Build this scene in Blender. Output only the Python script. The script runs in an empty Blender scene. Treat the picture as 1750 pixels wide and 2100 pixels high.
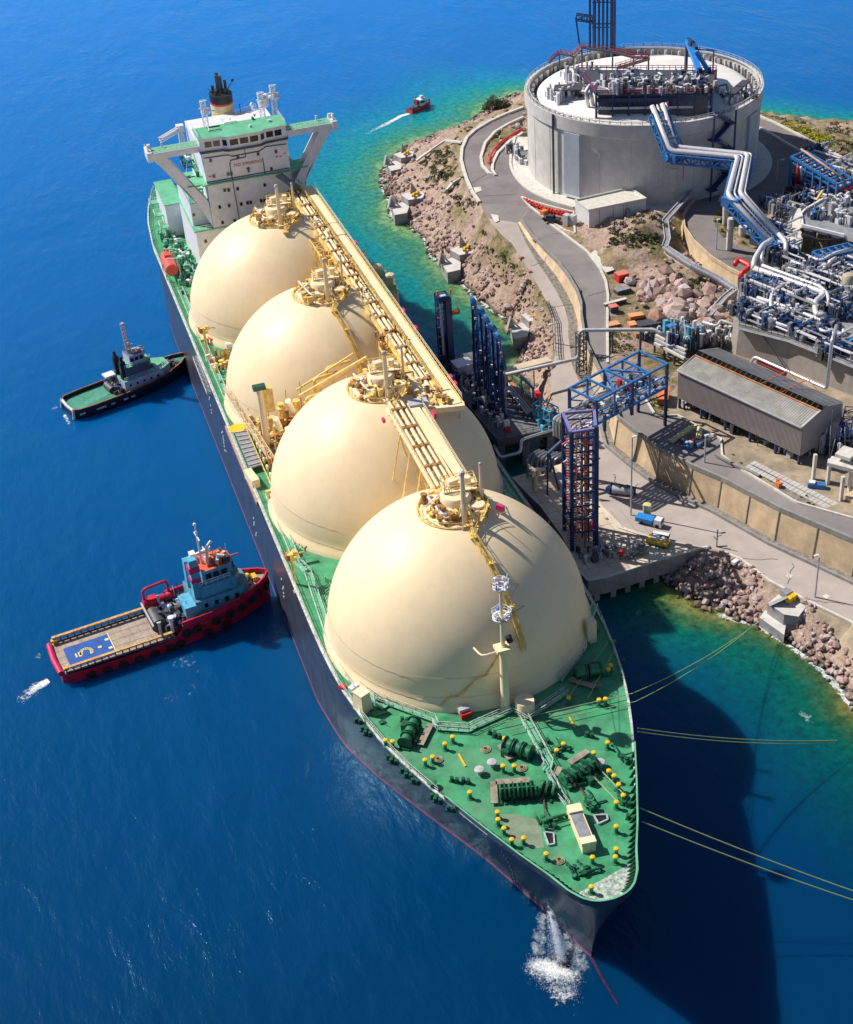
import bpy, math, random
from math import sin, cos, pi, sqrt, hypot, atan2, radians as R
from mathutils import Vector as V, Matrix
from mathutils.geometry import delaunay_2d_cdt
random.seed(7)
C = bpy.context.scene.collection
# ---------------------------------------------------------------- camera solved from the ship's known symmetry
F, YAW, PITCH, ROLL = 3006.3, .2690, .6040, -.0770
CAM = V((-53.53, -120.80, 171.67))
fw = V((sin(YAW)*cos(PITCH), cos(YAW)*cos(PITCH), -sin(PITCH)))
rt = V((cos(YAW), -sin(YAW), 0)); up = rt.cross(fw)
rr = cos(ROLL)*rt+sin(ROLL)*up; uu = -sin(ROLL)*rt+cos(ROLL)*up
ZN = dict(a=(300,150,.342857),b=(700,450,.3142857),c=(450,750,.342857),d=(750,1100,.4285714),e=(750,1600,.5142857),f=(100,750,.342857),g=(80,1250,.3542857),h=(900,0,.342857),i=(1200,80,.4),j=(1600,200,.285799),k=(900,200,.342857),l=(1050,650,.342857),m=(1550,650,.304571),n=(1200,1000,.342857),o=(1450,1200,.5),p=(1350,850,.238095),r=(1150,1750,.24),s=(800,1700,.257143),t=(980,1130,.182857),u=(540,900,.190476),v=(470,320,.148571),w=(0,0,1.190286),x=(1100,750,.190476),y=(860,560,.16194),z=(1780,330,.17616),q=(1780,650,.173143),A=(1150,1350,.190476),B=(370,560,.1618),D=(1240,80,.182857),E=(1550,80,.188571))
def ray(k, x, y):
    o = ZN[k]; px = (o[0]+x*o[2])/1.190286; py = (o[1]+y*o[2])/1.190286
    return (px-875)/F*rr+(1050-py)/F*uu+fw
def G(k, x, y, z):          # where a survey mark seen in the photograph lies at height z
    d = ray(k, x, y); t = (z-CAM.z)/d.z; return CAM+d*t
def GY(k, x, y, Y):         # ... on the vertical plane y = Y
    d = ray(k, x, y); t = (Y-CAM.y)/d.y; return CAM+d*t
def top_z(foot, k, x, y):   # height of a vertical post standing on foot whose top is seen at (x, y)
    d = ray(k, x, y); t = ((foot.x-CAM.x)*d.x+(foot.y-CAM.y)*d.y)/(d.x*d.x+d.y*d.y); return CAM.z+d.z*t
# ---------------------------------------------------------------- materials
MATS = {}
def mat(name, col, rough=.6, metal=0, var=.12, scale=.5, bump=0, bscale=None, spec=.5, streak=0, stain=None):
    if name in MATS: return MATS[name]
    m = bpy.data.materials.new(name); m.use_nodes = True; nt = m.node_tree; n = nt.nodes; L = nt.links
    b = n['Principled BSDF']; b.inputs['Roughness'].default_value = rough; b.inputs['Metallic'].default_value = metal
    b.inputs['Specular IOR Level'].default_value = spec
    tc = n.new('ShaderNodeNewGeometry').outputs['Position']
    nz = n.new('ShaderNodeTexNoise'); nz.inputs['Scale'].default_value = scale; nz.inputs['Detail'].default_value = 6; nz.inputs['Roughness'].default_value = .62
    L.new(tc, nz.inputs['Vector'])
    cr = n.new('ShaderNodeValToRGB'); e = cr.color_ramp.elements
    e[0].position = .3; e[1].position = .72
    lo = [max(0, c*(1-var*1.6)) for c in col]; hi = [min(1, c*(1+var)) for c in col]
    e[0].color = (*lo, 1); e[1].color = (*hi, 1); L.new(nz.outputs['Fac'], cr.inputs['Fac'])
    out = cr.outputs['Color']
    if streak or stain:
        mp = n.new('ShaderNodeMapping'); mp.inputs['Scale'].default_value = (.9, .9, .06) if streak else (.12, .12, .12); L.new(tc, mp.inputs['Vector'])
        n2 = n.new('ShaderNodeTexNoise'); n2.inputs['Scale'].default_value = 1; n2.inputs['Detail'].default_value = 5; L.new(mp.outputs[0], n2.inputs['Vector'])
        c2 = n.new('ShaderNodeValToRGB'); c2.color_ramp.elements[0].position = .5; c2.color_ramp.elements[1].position = .72
        c2.color_ramp.elements[0].color = (0, 0, 0, 1); k = streak or .6; c2.color_ramp.elements[1].color = (k, k, k, 1)
        L.new(n2.outputs['Fac'], c2.inputs['Fac'])
        mx = n.new('ShaderNodeMix'); mx.data_type = 'RGBA'; L.new(c2.outputs['Color'], mx.inputs['Factor']); L.new(out, mx.inputs['A'])
        mx.inputs['B'].default_value = (*(stain or [c*.45 for c in col]), 1); out = mx.outputs['Result']
    L.new(out, b.inputs['Base Color'])
    if bump:
        n3 = n.new('ShaderNodeTexNoise'); n3.inputs['Scale'].default_value = bscale or scale*4; n3.inputs['Detail'].default_value = 8; L.new(tc, n3.inputs['Vector'])
        bp = n.new('ShaderNodeBump'); bp.inputs['Strength'].default_value = bump; bp.inputs['Distance'].default_value = .3
        L.new(n3.outputs['Fac'], bp.inputs['Height']); L.new(bp.outputs['Normal'], b.inputs['Normal'])
    MATS[name] = m; return m
cream = mat('cream_paint', (.87, .70, .455), .5, var=.035, scale=.25, streak=.13, stain=(.60, .46, .25), spec=.4)
gold = mat('ochre_paint', (.86, .58, .18), .5, var=.25, scale=1.2)
goldd = mat('rusty_ochre_paint', (.42, .20, .06), .6, var=.5, scale=2)
creamw = mat('pale_cream_paint', (.86, .74, .52), .4, var=.08)
deckg = mat('green_deck_paint', (.045, .30, .14), .6, var=.3, scale=.35, stain=(.13, .27, .17), bump=.05)
deckb = mat('pale_green_deck_paint', (.13, .45, .27), .55, var=.15, scale=.4)
dgreen = mat('dark_green_paint', (.012, .10, .055), .4, var=.3, scale=2)
mgreen = mat('mid_green_paint', (.03, .22, .10), .4, var=.3, scale=2)
hullm = mat('navy_hull_paint', (.048, .054, .084), .32, var=.2, scale=.3, streak=.5, stain=(.10, .10, .125))
boot = mat('purple_boot_topping', (.34, .13, .24), .5, var=.3, scale=1)
white = mat('white_paint', (.72, .73, .78), .45, var=.08, scale=.6)
whitew = mat('worn_white_paint', (.55, .58, .56), .6, var=.35, scale=1.5)
glass = mat('dark_window_glass', (.01, .012, .02), .08, var=.05)
black = mat('black_paint', (.012, .014, .02), .5, var=.3)
rubber = mat('black_rubber', (.015, .015, .017), .8, var=.3)
yellow = mat('yellow_paint', (.82, .50, .015), .4, var=.1, scale=3)
red = mat('red_paint', (.62, .03, .03), .4, var=.15, scale=2)
orange = mat('orange_paint', (.75, .20, .06), .45, var=.15, scale=2)
magenta = mat('crimson_paint', (.62, .03, .14), .4, var=.1, scale=2)
grey = mat('grey_paint', (.27, .28, .31), .5, var=.2, scale=1)
lgrey = mat('light_grey_paint', (.48, .49, .53), .5, var=.15, scale=1)
dgrey = mat('dark_grey_steel', (.07, .075, .09), .5, var=.3, scale=1.5)
silver = mat('pipe_cladding_silver', (.62, .63, .68), .28, metal=.55, var=.1, scale=1.5)
pipew = mat('white_pipe_cladding', (.70, .69, .72), .32, metal=.2, var=.08, scale=1.5)
blue = mat('blue_steel_paint', (.045, .18, .47), .4, var=.25, scale=1.2)
dblue = mat('navy_steel_paint', (.012, .035, .14), .4, var=.3, scale=1.2)
sky_b = mat('bright_blue_paint', (.03, .25, .70), .4, var=.15, scale=1.2)
tugblue = mat('tug_blue_paint', (.10, .42, .62), .45, var=.2, scale=1)
concrete = mat('pale_concrete', (.50, .49, .47), .85, var=.12, scale=.35, streak=.35, stain=(.27, .26, .25), bump=.1, bscale=3)
concd = mat('grey_concrete', (.27, .265, .26), .85, var=.15, scale=.5, streak=.4, stain=(.15, .145, .14), bump=.15, bscale=3)
conct = mat('tan_concrete', (.62, .47, .31), .85, var=.18, scale=.35, streak=.45, stain=(.40, .34, .28), bump=.15, bscale=3)
kerbm = mat('kerb_concrete', (.62, .59, .54), .8, var=.15, scale=1)
asph = mat('asphalt', (.19, .165, .17), .9, var=.14, scale=.25, stain=(.25, .22, .22), bump=.1, bscale=6)
asphl = mat('pale_worn_asphalt', (.42, .365, .34), .9, var=.10, scale=.2, stain=(.34, .30, .29), bump=.1, bscale=6)
quaym = mat('quay_concrete', (.66, .55, .42), .85, var=.18, scale=.2, stain=(.46, .40, .34), bump=.1, bscale=5)
dirt = mat('dry_earth', (.30, .19, .11), .95, var=.4, scale=.35, stain=(.16, .15, .06), bump=.5, bscale=2)
grass = mat('dry_grass', (.15, .15, .05), .95, var=.5, scale=.5, stain=(.28, .20, .11), bump=.7, bscale=2.5)
yflow = mat('yellow_flowering_scrub', (.42, .40, .03), .9, var=.35, scale=1.5, bump=.6)
shrubm = mat('olive_scrub_leaves', (.065, .075, .03), .9, var=.5, scale=1.2)
rockm = mat('pinkish_limestone', (.40, .29, .235), .9, var=.42, scale=.55, stain=(.30, .27, .25), bump=.9, bscale=1.6)
rockd = mat('wet_dark_rock', (.075, .065, .04), .55, var=.5, scale=.8, bump=.8, bscale=1.6)
shedm = mat('grey_corrugated_cladding', (.36, .32, .32), .6, var=.07, scale=.4)
shedr = mat('weathered_roof_sheet', (.36, .345, .325), .6, var=.25, scale=.25, stain=(.50, .42, .30))
foam = mat('white_foam', (.85, .88, .92), .7, var=.15, scale=2)
mist = mat('water_mist', (.62, .74, .90), .6, var=.1, scale=2); mist.node_tree.nodes['Principled BSDF'].inputs['Alpha'].default_value = .4
ropem = mat('pale_green_rope', (.30, .40, .16), .8, var=.1)
timber = mat('weathered_wood', (.32, .27, .22), .8, var=.3, scale=1)
# ---------------------------------------------------------------- mesh builder
class MB:
    def __init__(s): s.v = []; s.f = []; s.m = []; s.items = []
    def item(s, name): s.items.append([name, len(s.f), None])      # what follows, up to end(), becomes a part of its own
    def end(s): s.items[-1][2] = len(s.f)
    def add(s, v, f, mi=0):
        o = len(s.v); s.v += [tuple(p) for p in v]; s.f += [tuple(i+o for i in q) for q in f]; s.m += [mi]*len(f); return s
    def box(s, c, d, rz=0, mi=0, taper=1, M=None):
        x, y, z = d[0]/2, d[1]/2, d[2]/2; p = []
        for k, (sx, sy, sz) in enumerate([(-1,-1,-1),(1,-1,-1),(1,1,-1),(-1,1,-1),(-1,-1,1),(1,-1,1),(1,1,1),(-1,1,1)]):
            t = taper if sz > 0 else 1; q = V((sx*x*t, sy*y*t, sz*z))
            if M: q = M @ q
            elif rz: q = V((q.x*cos(rz)-q.y*sin(rz), q.x*sin(rz)+q.y*cos(rz), q.z))
            p.append(q+V(c))
        return s.add(p, [(3,2,1,0),(4,5,6,7),(0,1,5,4),(1,2,6,5),(2,3,7,6),(3,0,4,7)], mi)
    def beam(s, a, b, w=.3, h=None, mi=0):
        a, b = V(a), V(b); d = b-a; l = d.length
        if l < 1e-6: return s
        h = h or w; z = d/l; u = z.cross(V((0,0,1)))
        if u.length < .05: u = V((1,0,0))
        u.normalize(); t = u.cross(z)
        p = [q+u*sx*w/2+t*sy*h/2 for q in (a, b) for sx, sy in ((-1,-1),(1,-1),(1,1),(-1,1))]
        return s.add(p, [(3,2,1,0),(4,5,6,7),(0,1,5,4),(1,2,6,5),(2,3,7,6),(3,0,4,7)], mi)
    def tube(s, pts, r=.3, n=8, mi=0, r2=None, cap=True):
        pts = [V(p) for p in pts]; m = len(pts); rings = []
        for i, p in enumerate(pts):
            a = pts[max(0, i-1)]; b = pts[min(m-1, i+1)]; d = (b-a).normalized()
            u = d.cross(V((0,0,1)));  u = V((1,0,0)) if u.length < .05 else u.normalized(); t = u.cross(d)
            k = 1
            if 0 < i < m-1:
                c = (p-a).normalized().dot((b-p).normalized()); k = 1/max(.5, sqrt(max(0, (1+c)/2)))
            rad = r if r2 is None else r+(r2-r)*i/(m-1)
            rings.append([p+(u*cos(2*pi*j/n)+t*sin(2*pi*j/n))*rad*(k if k < 1.3 else 1.2) for j in range(n)])
        f = [(i*n+j, i*n+(j+1) % n, (i+1)*n+(j+1) % n, (i+1)*n+j) for i in range(m-1) for j in range(n)]
        if cap: f += [tuple(range(n-1, -1, -1)), tuple((m-1)*n+j for j in range(n))]
        return s.add([q for g in rings for q in g], f, mi)
    def cyl(s, c, r, h, n=16, mi=0, r2=None): return s.tube([c, (c[0], c[1], c[2]+h)], r, n, mi, r2)
    def lathe(s, c, prof, n=32, mi=0, a0=0, a1=2*pi):
        full = abs(a1-a0-2*pi) < 1e-6; k = n if full else n+1
        v = [(c[0]+r*cos(a0+(a1-a0)*j/n), c[1]+r*sin(a0+(a1-a0)*j/n), c[2]+z) for r, z in prof for j in range(k)]
        f = [(i*k+j, i*k+(j+1) % k, (i+1)*k+(j+1) % k, (i+1)*k+j) for i in range(len(prof)-1) for j in range(n)]
        return s.add(v, f, mi)
    def prism(s, poly, z0, z1, mi=0, mt=None):
        n = len(poly); poly = [(p[0], p[1]) for p in poly]
        if sum(poly[i][0]*poly[(i+1) % n][1]-poly[(i+1) % n][0]*poly[i][1] for i in range(n)) < 0: poly = poly[::-1]
        v = [(x, y, z0) for x, y in poly]+[(x, y, z1) for x, y in poly]
        s.add(v, [(i, (i+1) % n, n+(i+1) % n, n+i) for i in range(n)]+[tuple(range(n-1, -1, -1))], mi)
        return s.add([(x, y, z1) for x, y in poly], [tuple(range(n))], mi if mt is None else mt)
    def ball(s, c, r, n=10, mi=0, sq=(1,1,1), jit=0):
        v = []; f = []; m = max(4, n//2)
        for i in range(m+1):
            for j in range(n):
                a = pi*i/m; b = 2*pi*j/n; k = 1+random.uniform(-jit, jit)
                v.append((c[0]+r*sq[0]*sin(a)*cos(b)*k, c[1]+r*sq[1]*sin(a)*sin(b)*k, c[2]+r*sq[2]*cos(a)*k))
        f = [(i*n+j, (i+1)*n+j, (i+1)*n+(j+1) % n, i*n+(j+1) % n) for i in range(m) for j in range(n)]
        return s.add(v, f, mi)
    def rail(s, pts, h=1.0, sp=2.0, w=.07, mi=0, rails=(1, .5)):
        pts = [V(p) for p in pts]
        for a, b in zip(pts, pts[1:]):
            for k in rails: s.beam(a+V((0,0,h*k)), b+V((0,0,h*k)), w, w, mi)
            n = max(1, int((b-a).length/sp))
            for i in range(n+1):
                q = a.lerp(b, i/n); s.beam(q, q+V((0,0,h)), w, w, mi)
        return s
    def truss(s, a, b, wd=1.5, ht=1.5, n=6, w=.18, mi=0, upv=None):
        a, b = V(a), V(b); d = (b-a).normalized(); u = upv or V((0,0,1))
        sd = d.cross(u).normalized(); u = sd.cross(d).normalized()
        cr = [(-wd/2, 0), (wd/2, 0), (wd/2, ht), (-wd/2, ht)]
        P = [[a.lerp(b, i/n)+sd*x+u*y for x, y in cr] for i in range(n+1)]
        for k in range(4): s.beam(P[0][k], P[n][k], w, w, mi)
        for i in range(n+1):
            for k in range(4): s.beam(P[i][k], P[i][(k+1) % 4], w*.7, w*.7, mi)
            if i < n:
                for k in range(4):
                    q = (P[i][k], P[i+1][(k+1) % 4]) if (i+k) % 2 else (P[i][(k+1) % 4], P[i+1][k]); s.beam(*q, w*.6, w*.6, mi)
        return s
    def build(s, name, mats, parent=None, smooth=False, label=None):
        if s.items:
            own = [False]*len(s.f)
            for _, a, b in s.items:
                for i in range(a, b): own[i] = True
            base = s.take([i for i in range(len(s.f)) if not own[i]])
            if base.f: o = base.build(name, mats, parent, smooth, label)
            else:
                o = bpy.data.objects.new(name, None); C.objects.link(o); a = s.v[0]; o.location = a
                if parent: o.parent = parent; o.matrix_parent_inverse = parent.matrix_basis.inverted()
                if parent and parent.parent: bpy.data.objects.remove(o); o = parent
            up_ = o if (parent is None or parent.parent is None) else parent
            for nm, a, b in s.items:
                q = s.take(range(a, b)); ml = mats if isinstance(mats, (list, tuple)) else [mats]; k = q.m[0] if q.m else 0; q.m = [0]*len(q.m)
                q.build(nm, ml[k], up_, smooth)
            return o
        return s.build1(name, mats, parent, smooth, label)
    def take(s, idx):
        q = MB(); mp = {}
        for i in idx:
            f = []
            for j in s.f[i]:
                if j not in mp: mp[j] = len(q.v); q.v.append(s.v[j])
                f.append(mp[j])
            q.f.append(tuple(f)); q.m.append(s.m[i])
        return q
    def build1(s, name, mats, parent=None, smooth=False, label=None):
        me = bpy.data.meshes.new(name); me.from_pydata(s.v, [], s.f)
        for m in (mats if isinstance(mats, (list, tuple)) else [mats]): me.materials.append(m)
        me.polygons.foreach_set('material_index', s.m)
        if smooth: me.polygons.foreach_set('use_smooth', [True]*len(s.f))
        me.update(); o = bpy.data.objects.new(name, me); C.objects.link(o)
        if smooth == 'auto':
            me.polygons.foreach_set('use_smooth', [True]*len(s.f))
            try: me.set_sharp_from_angle(angle=R(40))
            except Exception: pass
        if parent: o.parent = parent; o.matrix_parent_inverse = parent.matrix_basis.inverted()
        if label: o['label'] = label
        return o
def tag(o, label=None, cat=None, group=None, kind=None):
    if label: o['label'] = label
    if cat: o['category'] = cat
    if group: o['group'] = group
    if kind: o['kind'] = kind
    return o
def foam_mat(name, col, sc, thr, soft=.12, amax=.95, stretch=None):
    m = bpy.data.materials.new(name); m.use_nodes = True; nt = m.node_tree; n = nt.nodes; L = nt.links; b = n['Principled BSDF']; b.inputs['Base Color'].default_value = (*col, 1); b.inputs['Roughness'].default_value = .7
    pos = n.new('ShaderNodeNewGeometry').outputs['Position']; at_ = n.new('ShaderNodeAttribute'); at_.attribute_name = 'foam_mask'
    if stretch: mp = n.new('ShaderNodeMapping'); mp.inputs['Scale'].default_value = stretch; L.new(pos, mp.inputs['Vector']); pos = mp.outputs[0]
    t = n.new('ShaderNodeTexNoise'); t.inputs['Scale'].default_value = sc; t.inputs['Detail'].default_value = 9; t.inputs['Roughness'].default_value = .72; t.inputs['Distortion'].default_value = .4; L.new(pos, t.inputs['Vector'])
    a = n.new('ShaderNodeMath'); a.operation = 'ADD'; L.new(t.outputs['Fac'], a.inputs[0]); L.new(at_.outputs['Fac'], a.inputs[1])
    mr = n.new('ShaderNodeMapRange'); L.new(a.outputs[0], mr.inputs['Value']); mr.inputs['From Min'].default_value = thr; mr.inputs['From Max'].default_value = thr+soft; mr.inputs['To Max'].default_value = amax; L.new(mr.outputs[0], b.inputs['Alpha']); MATS[name] = m; return m
def ribbon(name, path, w0, w1, m, dens=.62, z=.05, cols=10, sub_=10, lift=0, tail=1, oval=0):
    # a soft-edged strip of foam lying on the water (or a falling sheet when the path drops); its density fades to the sides and the tail
    P = []
    for a, b in zip(path, path[1:]):
        for i in range(sub_): P.append(a.lerp(b, i/sub_))
    P.append(path[-1]); n = len(P); V_ = []; D_ = []
    for i, p in enumerate(P):
        a = P[max(0, i-1)]; b = P[min(n-1, i+1)]; s = (b-a).cross(V((0,0,1))); s = V((1,0,0)) if s.length < 1e-6 else s.normalized(); t = i/(n-1); wd = w0+(w1-w0)*t
        for j in range(cols+1):
            u = j/cols*2-1; q = p+s*u*wd; V_.append((q.x, q.y, q.z+z+lift*(1-u*u))); D_.append(dens*(1-u*u)*(1-t*tail if tail > 0 else 1)*min(1, (t+.02)*14)*(min(1, (1-t)*8) if tail < .9 else 1) if not oval else dens*(1-u*u)*sin(pi*t)**.6*(1+.35*sin(7*t+4*u)))
    me = bpy.data.meshes.new(name); me.from_pydata(V_, [], [(i*(cols+1)+j, i*(cols+1)+j+1, (i+1)*(cols+1)+j+1, (i+1)*(cols+1)+j) for i in range(n-1) for j in range(cols)])
    at_ = me.attributes.new('foam_mask', 'FLOAT', 'POINT'); at_.data.foreach_set('value', D_); me.materials.append(m); me.polygons.foreach_set('use_smooth', [True]*len(me.polygons)); o = bpy.data.objects.new(name, me); C.objects.link(o); o['kind'] = 'stuff'; return o
def thing(name, label, cat, loc=(0,0,0), group=None, rz=0):
    o = bpy.data.objects.new(name, None); C.objects.link(o); o.location = loc; o.rotation_euler = (0, 0, rz); o.empty_display_size = .5
    return tag(o, label, cat, group)
def at(x, y, z=0): return V((x, y, z))
def lerp(a, b, t): return a+(b-a)*t
def interp(tab, x):
    if x <= tab[0][0]: return tab[0][1]
    for (a, fa), (b, fb) in zip(tab, tab[1:]):
        if x <= b: return fa+(fb-fa)*(x-a)/(b-a)
    return tab[-1][1]
def smooth_path(p, k=3):
    p = [V(q) for q in p]
    for _ in range(k):
        o = [p[0]]
        for a, b in zip(p, p[1:]): o += [a.lerp(b, .25), a.lerp(b, .75)]
        o.append(p[-1]); p = o
    return p
def bend(p, r=.8, k=3):      # round the corners of a pipe run
    p = [V(q) for q in p]; o = [p[0]]
    for a, b, c in zip(p, p[1:], p[2:]):
        ra = min(r, (b-a).length*.45); rc = min(r, (c-b).length*.45); s0 = b+(a-b).normalized()*ra; s1 = b+(c-b).normalized()*rc
        o += [s0.lerp(b, t).lerp(b.lerp(s1, t), t) for t in [i/k for i in range(k+1)]]
    return o+[p[-1]]
# ================================================================ SHIP
D = 19.2
ship = thing('gas_carrier', 'huge gas carrier with four cream domes, green deck and navy hull moored at the jetty', 'ship', (0, 100, 0))
HB = [(-3.3, 0), (-3.15, 1.5), (-2.7, 2.6), (-1.8, 3.7), (0, 4.9), (3.4, 6.3), (8, 8.6), (14.8, 11.6), (22, 14.6), (30, 17.7), (40, 20.6), (52, 22.5), (64, 23), (232, 23), (250, 21.6), (262, 19.4), (272, 16.5)]
WL = [(4, 0), (4.6, .35), (8, 1.5), (13.7, 3.0), (26.7, 7.9), (36, 12.3), (48.7, 18.1), (58.8, 21.6), (71, 23), (225, 23), (245, 19), (262, 11), (272, 3)]
def half(y, z):
    s = max(0, min(1, z/D)); y0 = 4-7.3*s**1.4
    if y <= y0: return 0
    hb = interp(HB, y if s > .999 else max(-3.3, -3.3+(y-y0)*(1 if y > 30 else (30+3.3)/(30-y0)))); wl = interp(WL, y)
    return wl+(hb-wl)*s**1.7
ys = [i*.0 for i in []]
NU = 60
def station(i, z):
    s = max(0, min(1, z/D)); y0 = 4-7.3*s**1.4; t = i/NU
    y = y0+(272-y0)*(t**2.1)
    return y, half(y, z) if i else 0
zs = [-5, -2, 0, .7, 3, 6, 9, 12, 14.5, 16.5, 18, D, D+.18]
h = MB(); W_ = 2*NU+1
for z in zs:
    for i in range(-NU, NU+1):
        y, b = station(abs(i), min(D, max(0, z))); h.v.append((b*(1 if i > 0 else -1), y, z))
for k in range(len(zs)-1):
    for j in range(W_-1):
        h.f.append((k*W_+j, (k+1)*W_+j, (k+1)*W_+j+1, k*W_+j+1)); h.m.append(1 if k < 2 else (2 if k == 2 else 0))
    h.f.append((k*W_+W_-1, (k+1)*W_+W_-1, (k+1)*W_, k*W_)); h.m.append(0)
hull = h.build('hull', [hullm, boot, boot], ship, smooth='auto')
# bulb, just below the surface
b = MB(); b.ball((0, 1.5, -2.6), 1, 16, 0, (2.4, 7.2, 2.3)); b.tube([(0, 5, -.3), (.1, 0, -.28), (.3, -4, -.3), (.5, -6.8, -.36)], .42, 10, 0, .3); b.build('bulbous_bow', mat('submerged_boot_topping', (.045, .022, .06), .95, spec=.1, var=.3, scale=1), ship, smooth=True)
# gunwale bar, paler
edge = [(-station(i, D)[1], station(i, D)[0]) for i in range(NU, -1, -1)]; edge2 = [(-x, y) for x, y in edge[::-1]][1:]
ring = edge+edge2
g = MB()
for sgn in (-1, 1):
    pts = [V((sgn*(interp(HB, y)-.15), y, D+.22)) for y in [14+i*6 for i in range(43)]]
    for a, c in zip(pts, pts[1:]): g.beam(a, c, .35, .3)
g.build('gunwale', whitew, ship)
dk = MB(); dk.add([(x*.995, y, D+.02) for x, y in ring], [tuple(range(len(ring)))][0:0])
vv = []; ff = []
for i in range(NU+1):
    y, bb = station(i, D)
    for j in range(9): vv.append((bb*.994*(j/4-1), y+(.02 if i == 0 else 0), D+.02))
for i in range(NU):
    for j in range(8): ff.append((i*9+j, i*9+j+1, (i+1)*9+j+1, (i+1)*9+j))
dk.add(vv, ff); dk.build('deck', deckg, ship)
# worn patch of paint and yellow lines on the foredeck
w = MB()
pp = [G('r', *q, D+.03) for q in [(310,990),(440,990),(620,1030),(715,1060),(720,1200),(745,1330),(600,1340),(420,1260),(340,1140)]]
w.add([(p.x, p.y, D+.035) for p in pp], [tuple(range(len(pp)))]); w.build('worn_deck_patch', mat('bare_deck_primer', (.20, .27, .18), .7, var=.2, scale=.5), ship)
w = MB()
for a, c in [((1245,550),(1310,665)),]:
    w.beam(G('s', *a, D+.1), G('s', *c, D+.1), .28, .2)
w.beam(G('r', 1000, 0, D+.1), G('r', 1062, 110, D+.1), .18, .2); w.beam(G('r', 520, 370, D+.3), G('r', 640, 360, D+.3), .1)
w.build('gangway_bar', yellow, ship)
# bulwark round the stem, with stays
bw = MB(); N2 = 30; bp = []
for i in range(-N2, N2+1):
    t = abs(i)/N2; y = -3.3+25.5*t**2; x = interp(HB, y)*(1 if i > 0 else -1) if i else 0; bp.append((x, y))
for k, (x, y) in enumerate(bp):
    o = .0; n = V((x, (y-6)*.35, 0)).normalized()
    bw.v += [(x, y, D+.1), (x+n.x*.18, y+n.y*.18, D+1.35), (x+n.x*.02-n.x*.14, y-n.y*.1, D+1.35), (x-n.x*.14, y-n.y*.1, D+.1)]
for k in range(len(bp)-1):
    for a in range(3): bw.f.append((k*4+a, k*4+a+1, (k+1)*4+a+1, (k+1)*4+a)); bw.m.append(0 if a == 0 else (2 if a == 1 else 1))
bw.build('bulwark', [hullm, mgreen, deckb], ship)
st = MB()
for k in range(1, len(bp)-1):
    x, y = bp[k]
    if abs(k-N2) < 5: continue
    n = V((x, (y-6)*.35, 0)).normalized(); t = V((-n.y, n.x, 0))*.05; a = V((x, y, D+.05))-n*.16
    q = [a, a+V((0,0,1.25)), a-n*1.15]
    st.add([p+t for p in q]+[p-t for p in q], [(0,1,2),(5,4,3),(0,3,4,1),(1,4,5,2),(2,5,3,0)])
st.build('bulwark_stays', dgreen, ship)
# worn white apron inside the tip
w = MB(); ap = [(interp(HB, y)*.97*s, y) for s, yy in ((-1, [-.2, -1, -1.8, -2.6, -3.05]), (1, [-3.05, -2.6, -1.8, -.5, 1.2, 2.4])) for y in yy]
w.add([(x, y+.05, D+.04) for x, y in ap], [tuple(range(len(ap)))]); w.build('bow_apron', mat('chalky_worn_paint', (.42, .50, .44), .7, var=.5, scale=2.2), ship)
# deck-edge railing
for sgn in (-1, 1):
    w = MB(); w.rail([(sgn*(interp(HB, y)-.3), y, D+.2) for y in [24, 30, 36, 44, 52, 64]+list(range(76, 236, 12))+[246, 256, 266, 271.5]], 1.1, 1.8, .07); w.build('deck_railing', whitew, ship)
# ---- tank covers
TY = [60, 101.5, 143, 184.5]
prof = [(22.15, 0), (21.9, .9), (21.5, 1.4)]
for i in range(1, 46):
    a = pi/2*i/45; rr_ = 20.96+.32*cos(a)**6+.25*sin(a)**6; prof.append((rr_*cos(a), 1.6+rr_*sin(a)))
def surf(ty, az, el, off=0):        # a point on a cover; az from -y (towards the bow) turning to +x
    r_ = 20.96+.32*cos(el)**6+.25*sin(el)**6+off
    return V((r_*cos(el)*sin(az), ty-r_*cos(el)*cos(az), D+1.6+r_*sin(el)))
def clutter(mb, cx, cy, cz, rx, ry, n, mi=(0,), hh=1.5, seed=1, r=.12):
    rnd = random.Random(seed)
    for i in range(n):
        x = cx+rnd.uniform(-rx, rx); y = cy+rnd.uniform(-ry, ry); k = rnd.random(); m_ = rnd.choice(mi); z1 = rnd.uniform(.4, 1)*hh
        mb.item('pipe' if k < .3 else ('valve' if k < .55 else ('cabinet' if k < .8 else 'strut')))
        if k < .3:
            l = rnd.uniform(1, 3); d = V((l, 0, 0)) if rnd.random() < .5 else V((0, l, 0)); p = V((x, y, cz+z1*.6))
            mb.tube(bend([(x, y, cz), p, p+d, p+d+V((0, 0, -z1*.6))], .3, 2), rnd.uniform(.8, 1.6)*r, 6, m_)
        elif k < .55: mb.cyl((x, y, cz), rnd.uniform(1, 3)*r, z1, 8, m_); mb.cyl((x, y, cz+z1), rnd.uniform(2, 4)*r, .15, 8, m_)
        elif k < .8: mb.box((x, y, cz+z1/2), (rnd.uniform(.4, 1.1), rnd.uniform(.4, 1.1), z1), rnd.uniform(0, .4), m_)
        else: mb.beam((x, y, cz), (x+rnd.uniform(-.8, .8), y+rnd.uniform(-.8, .8), cz+z1*1.5), .1, .1, m_)
        mb.end()
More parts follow.
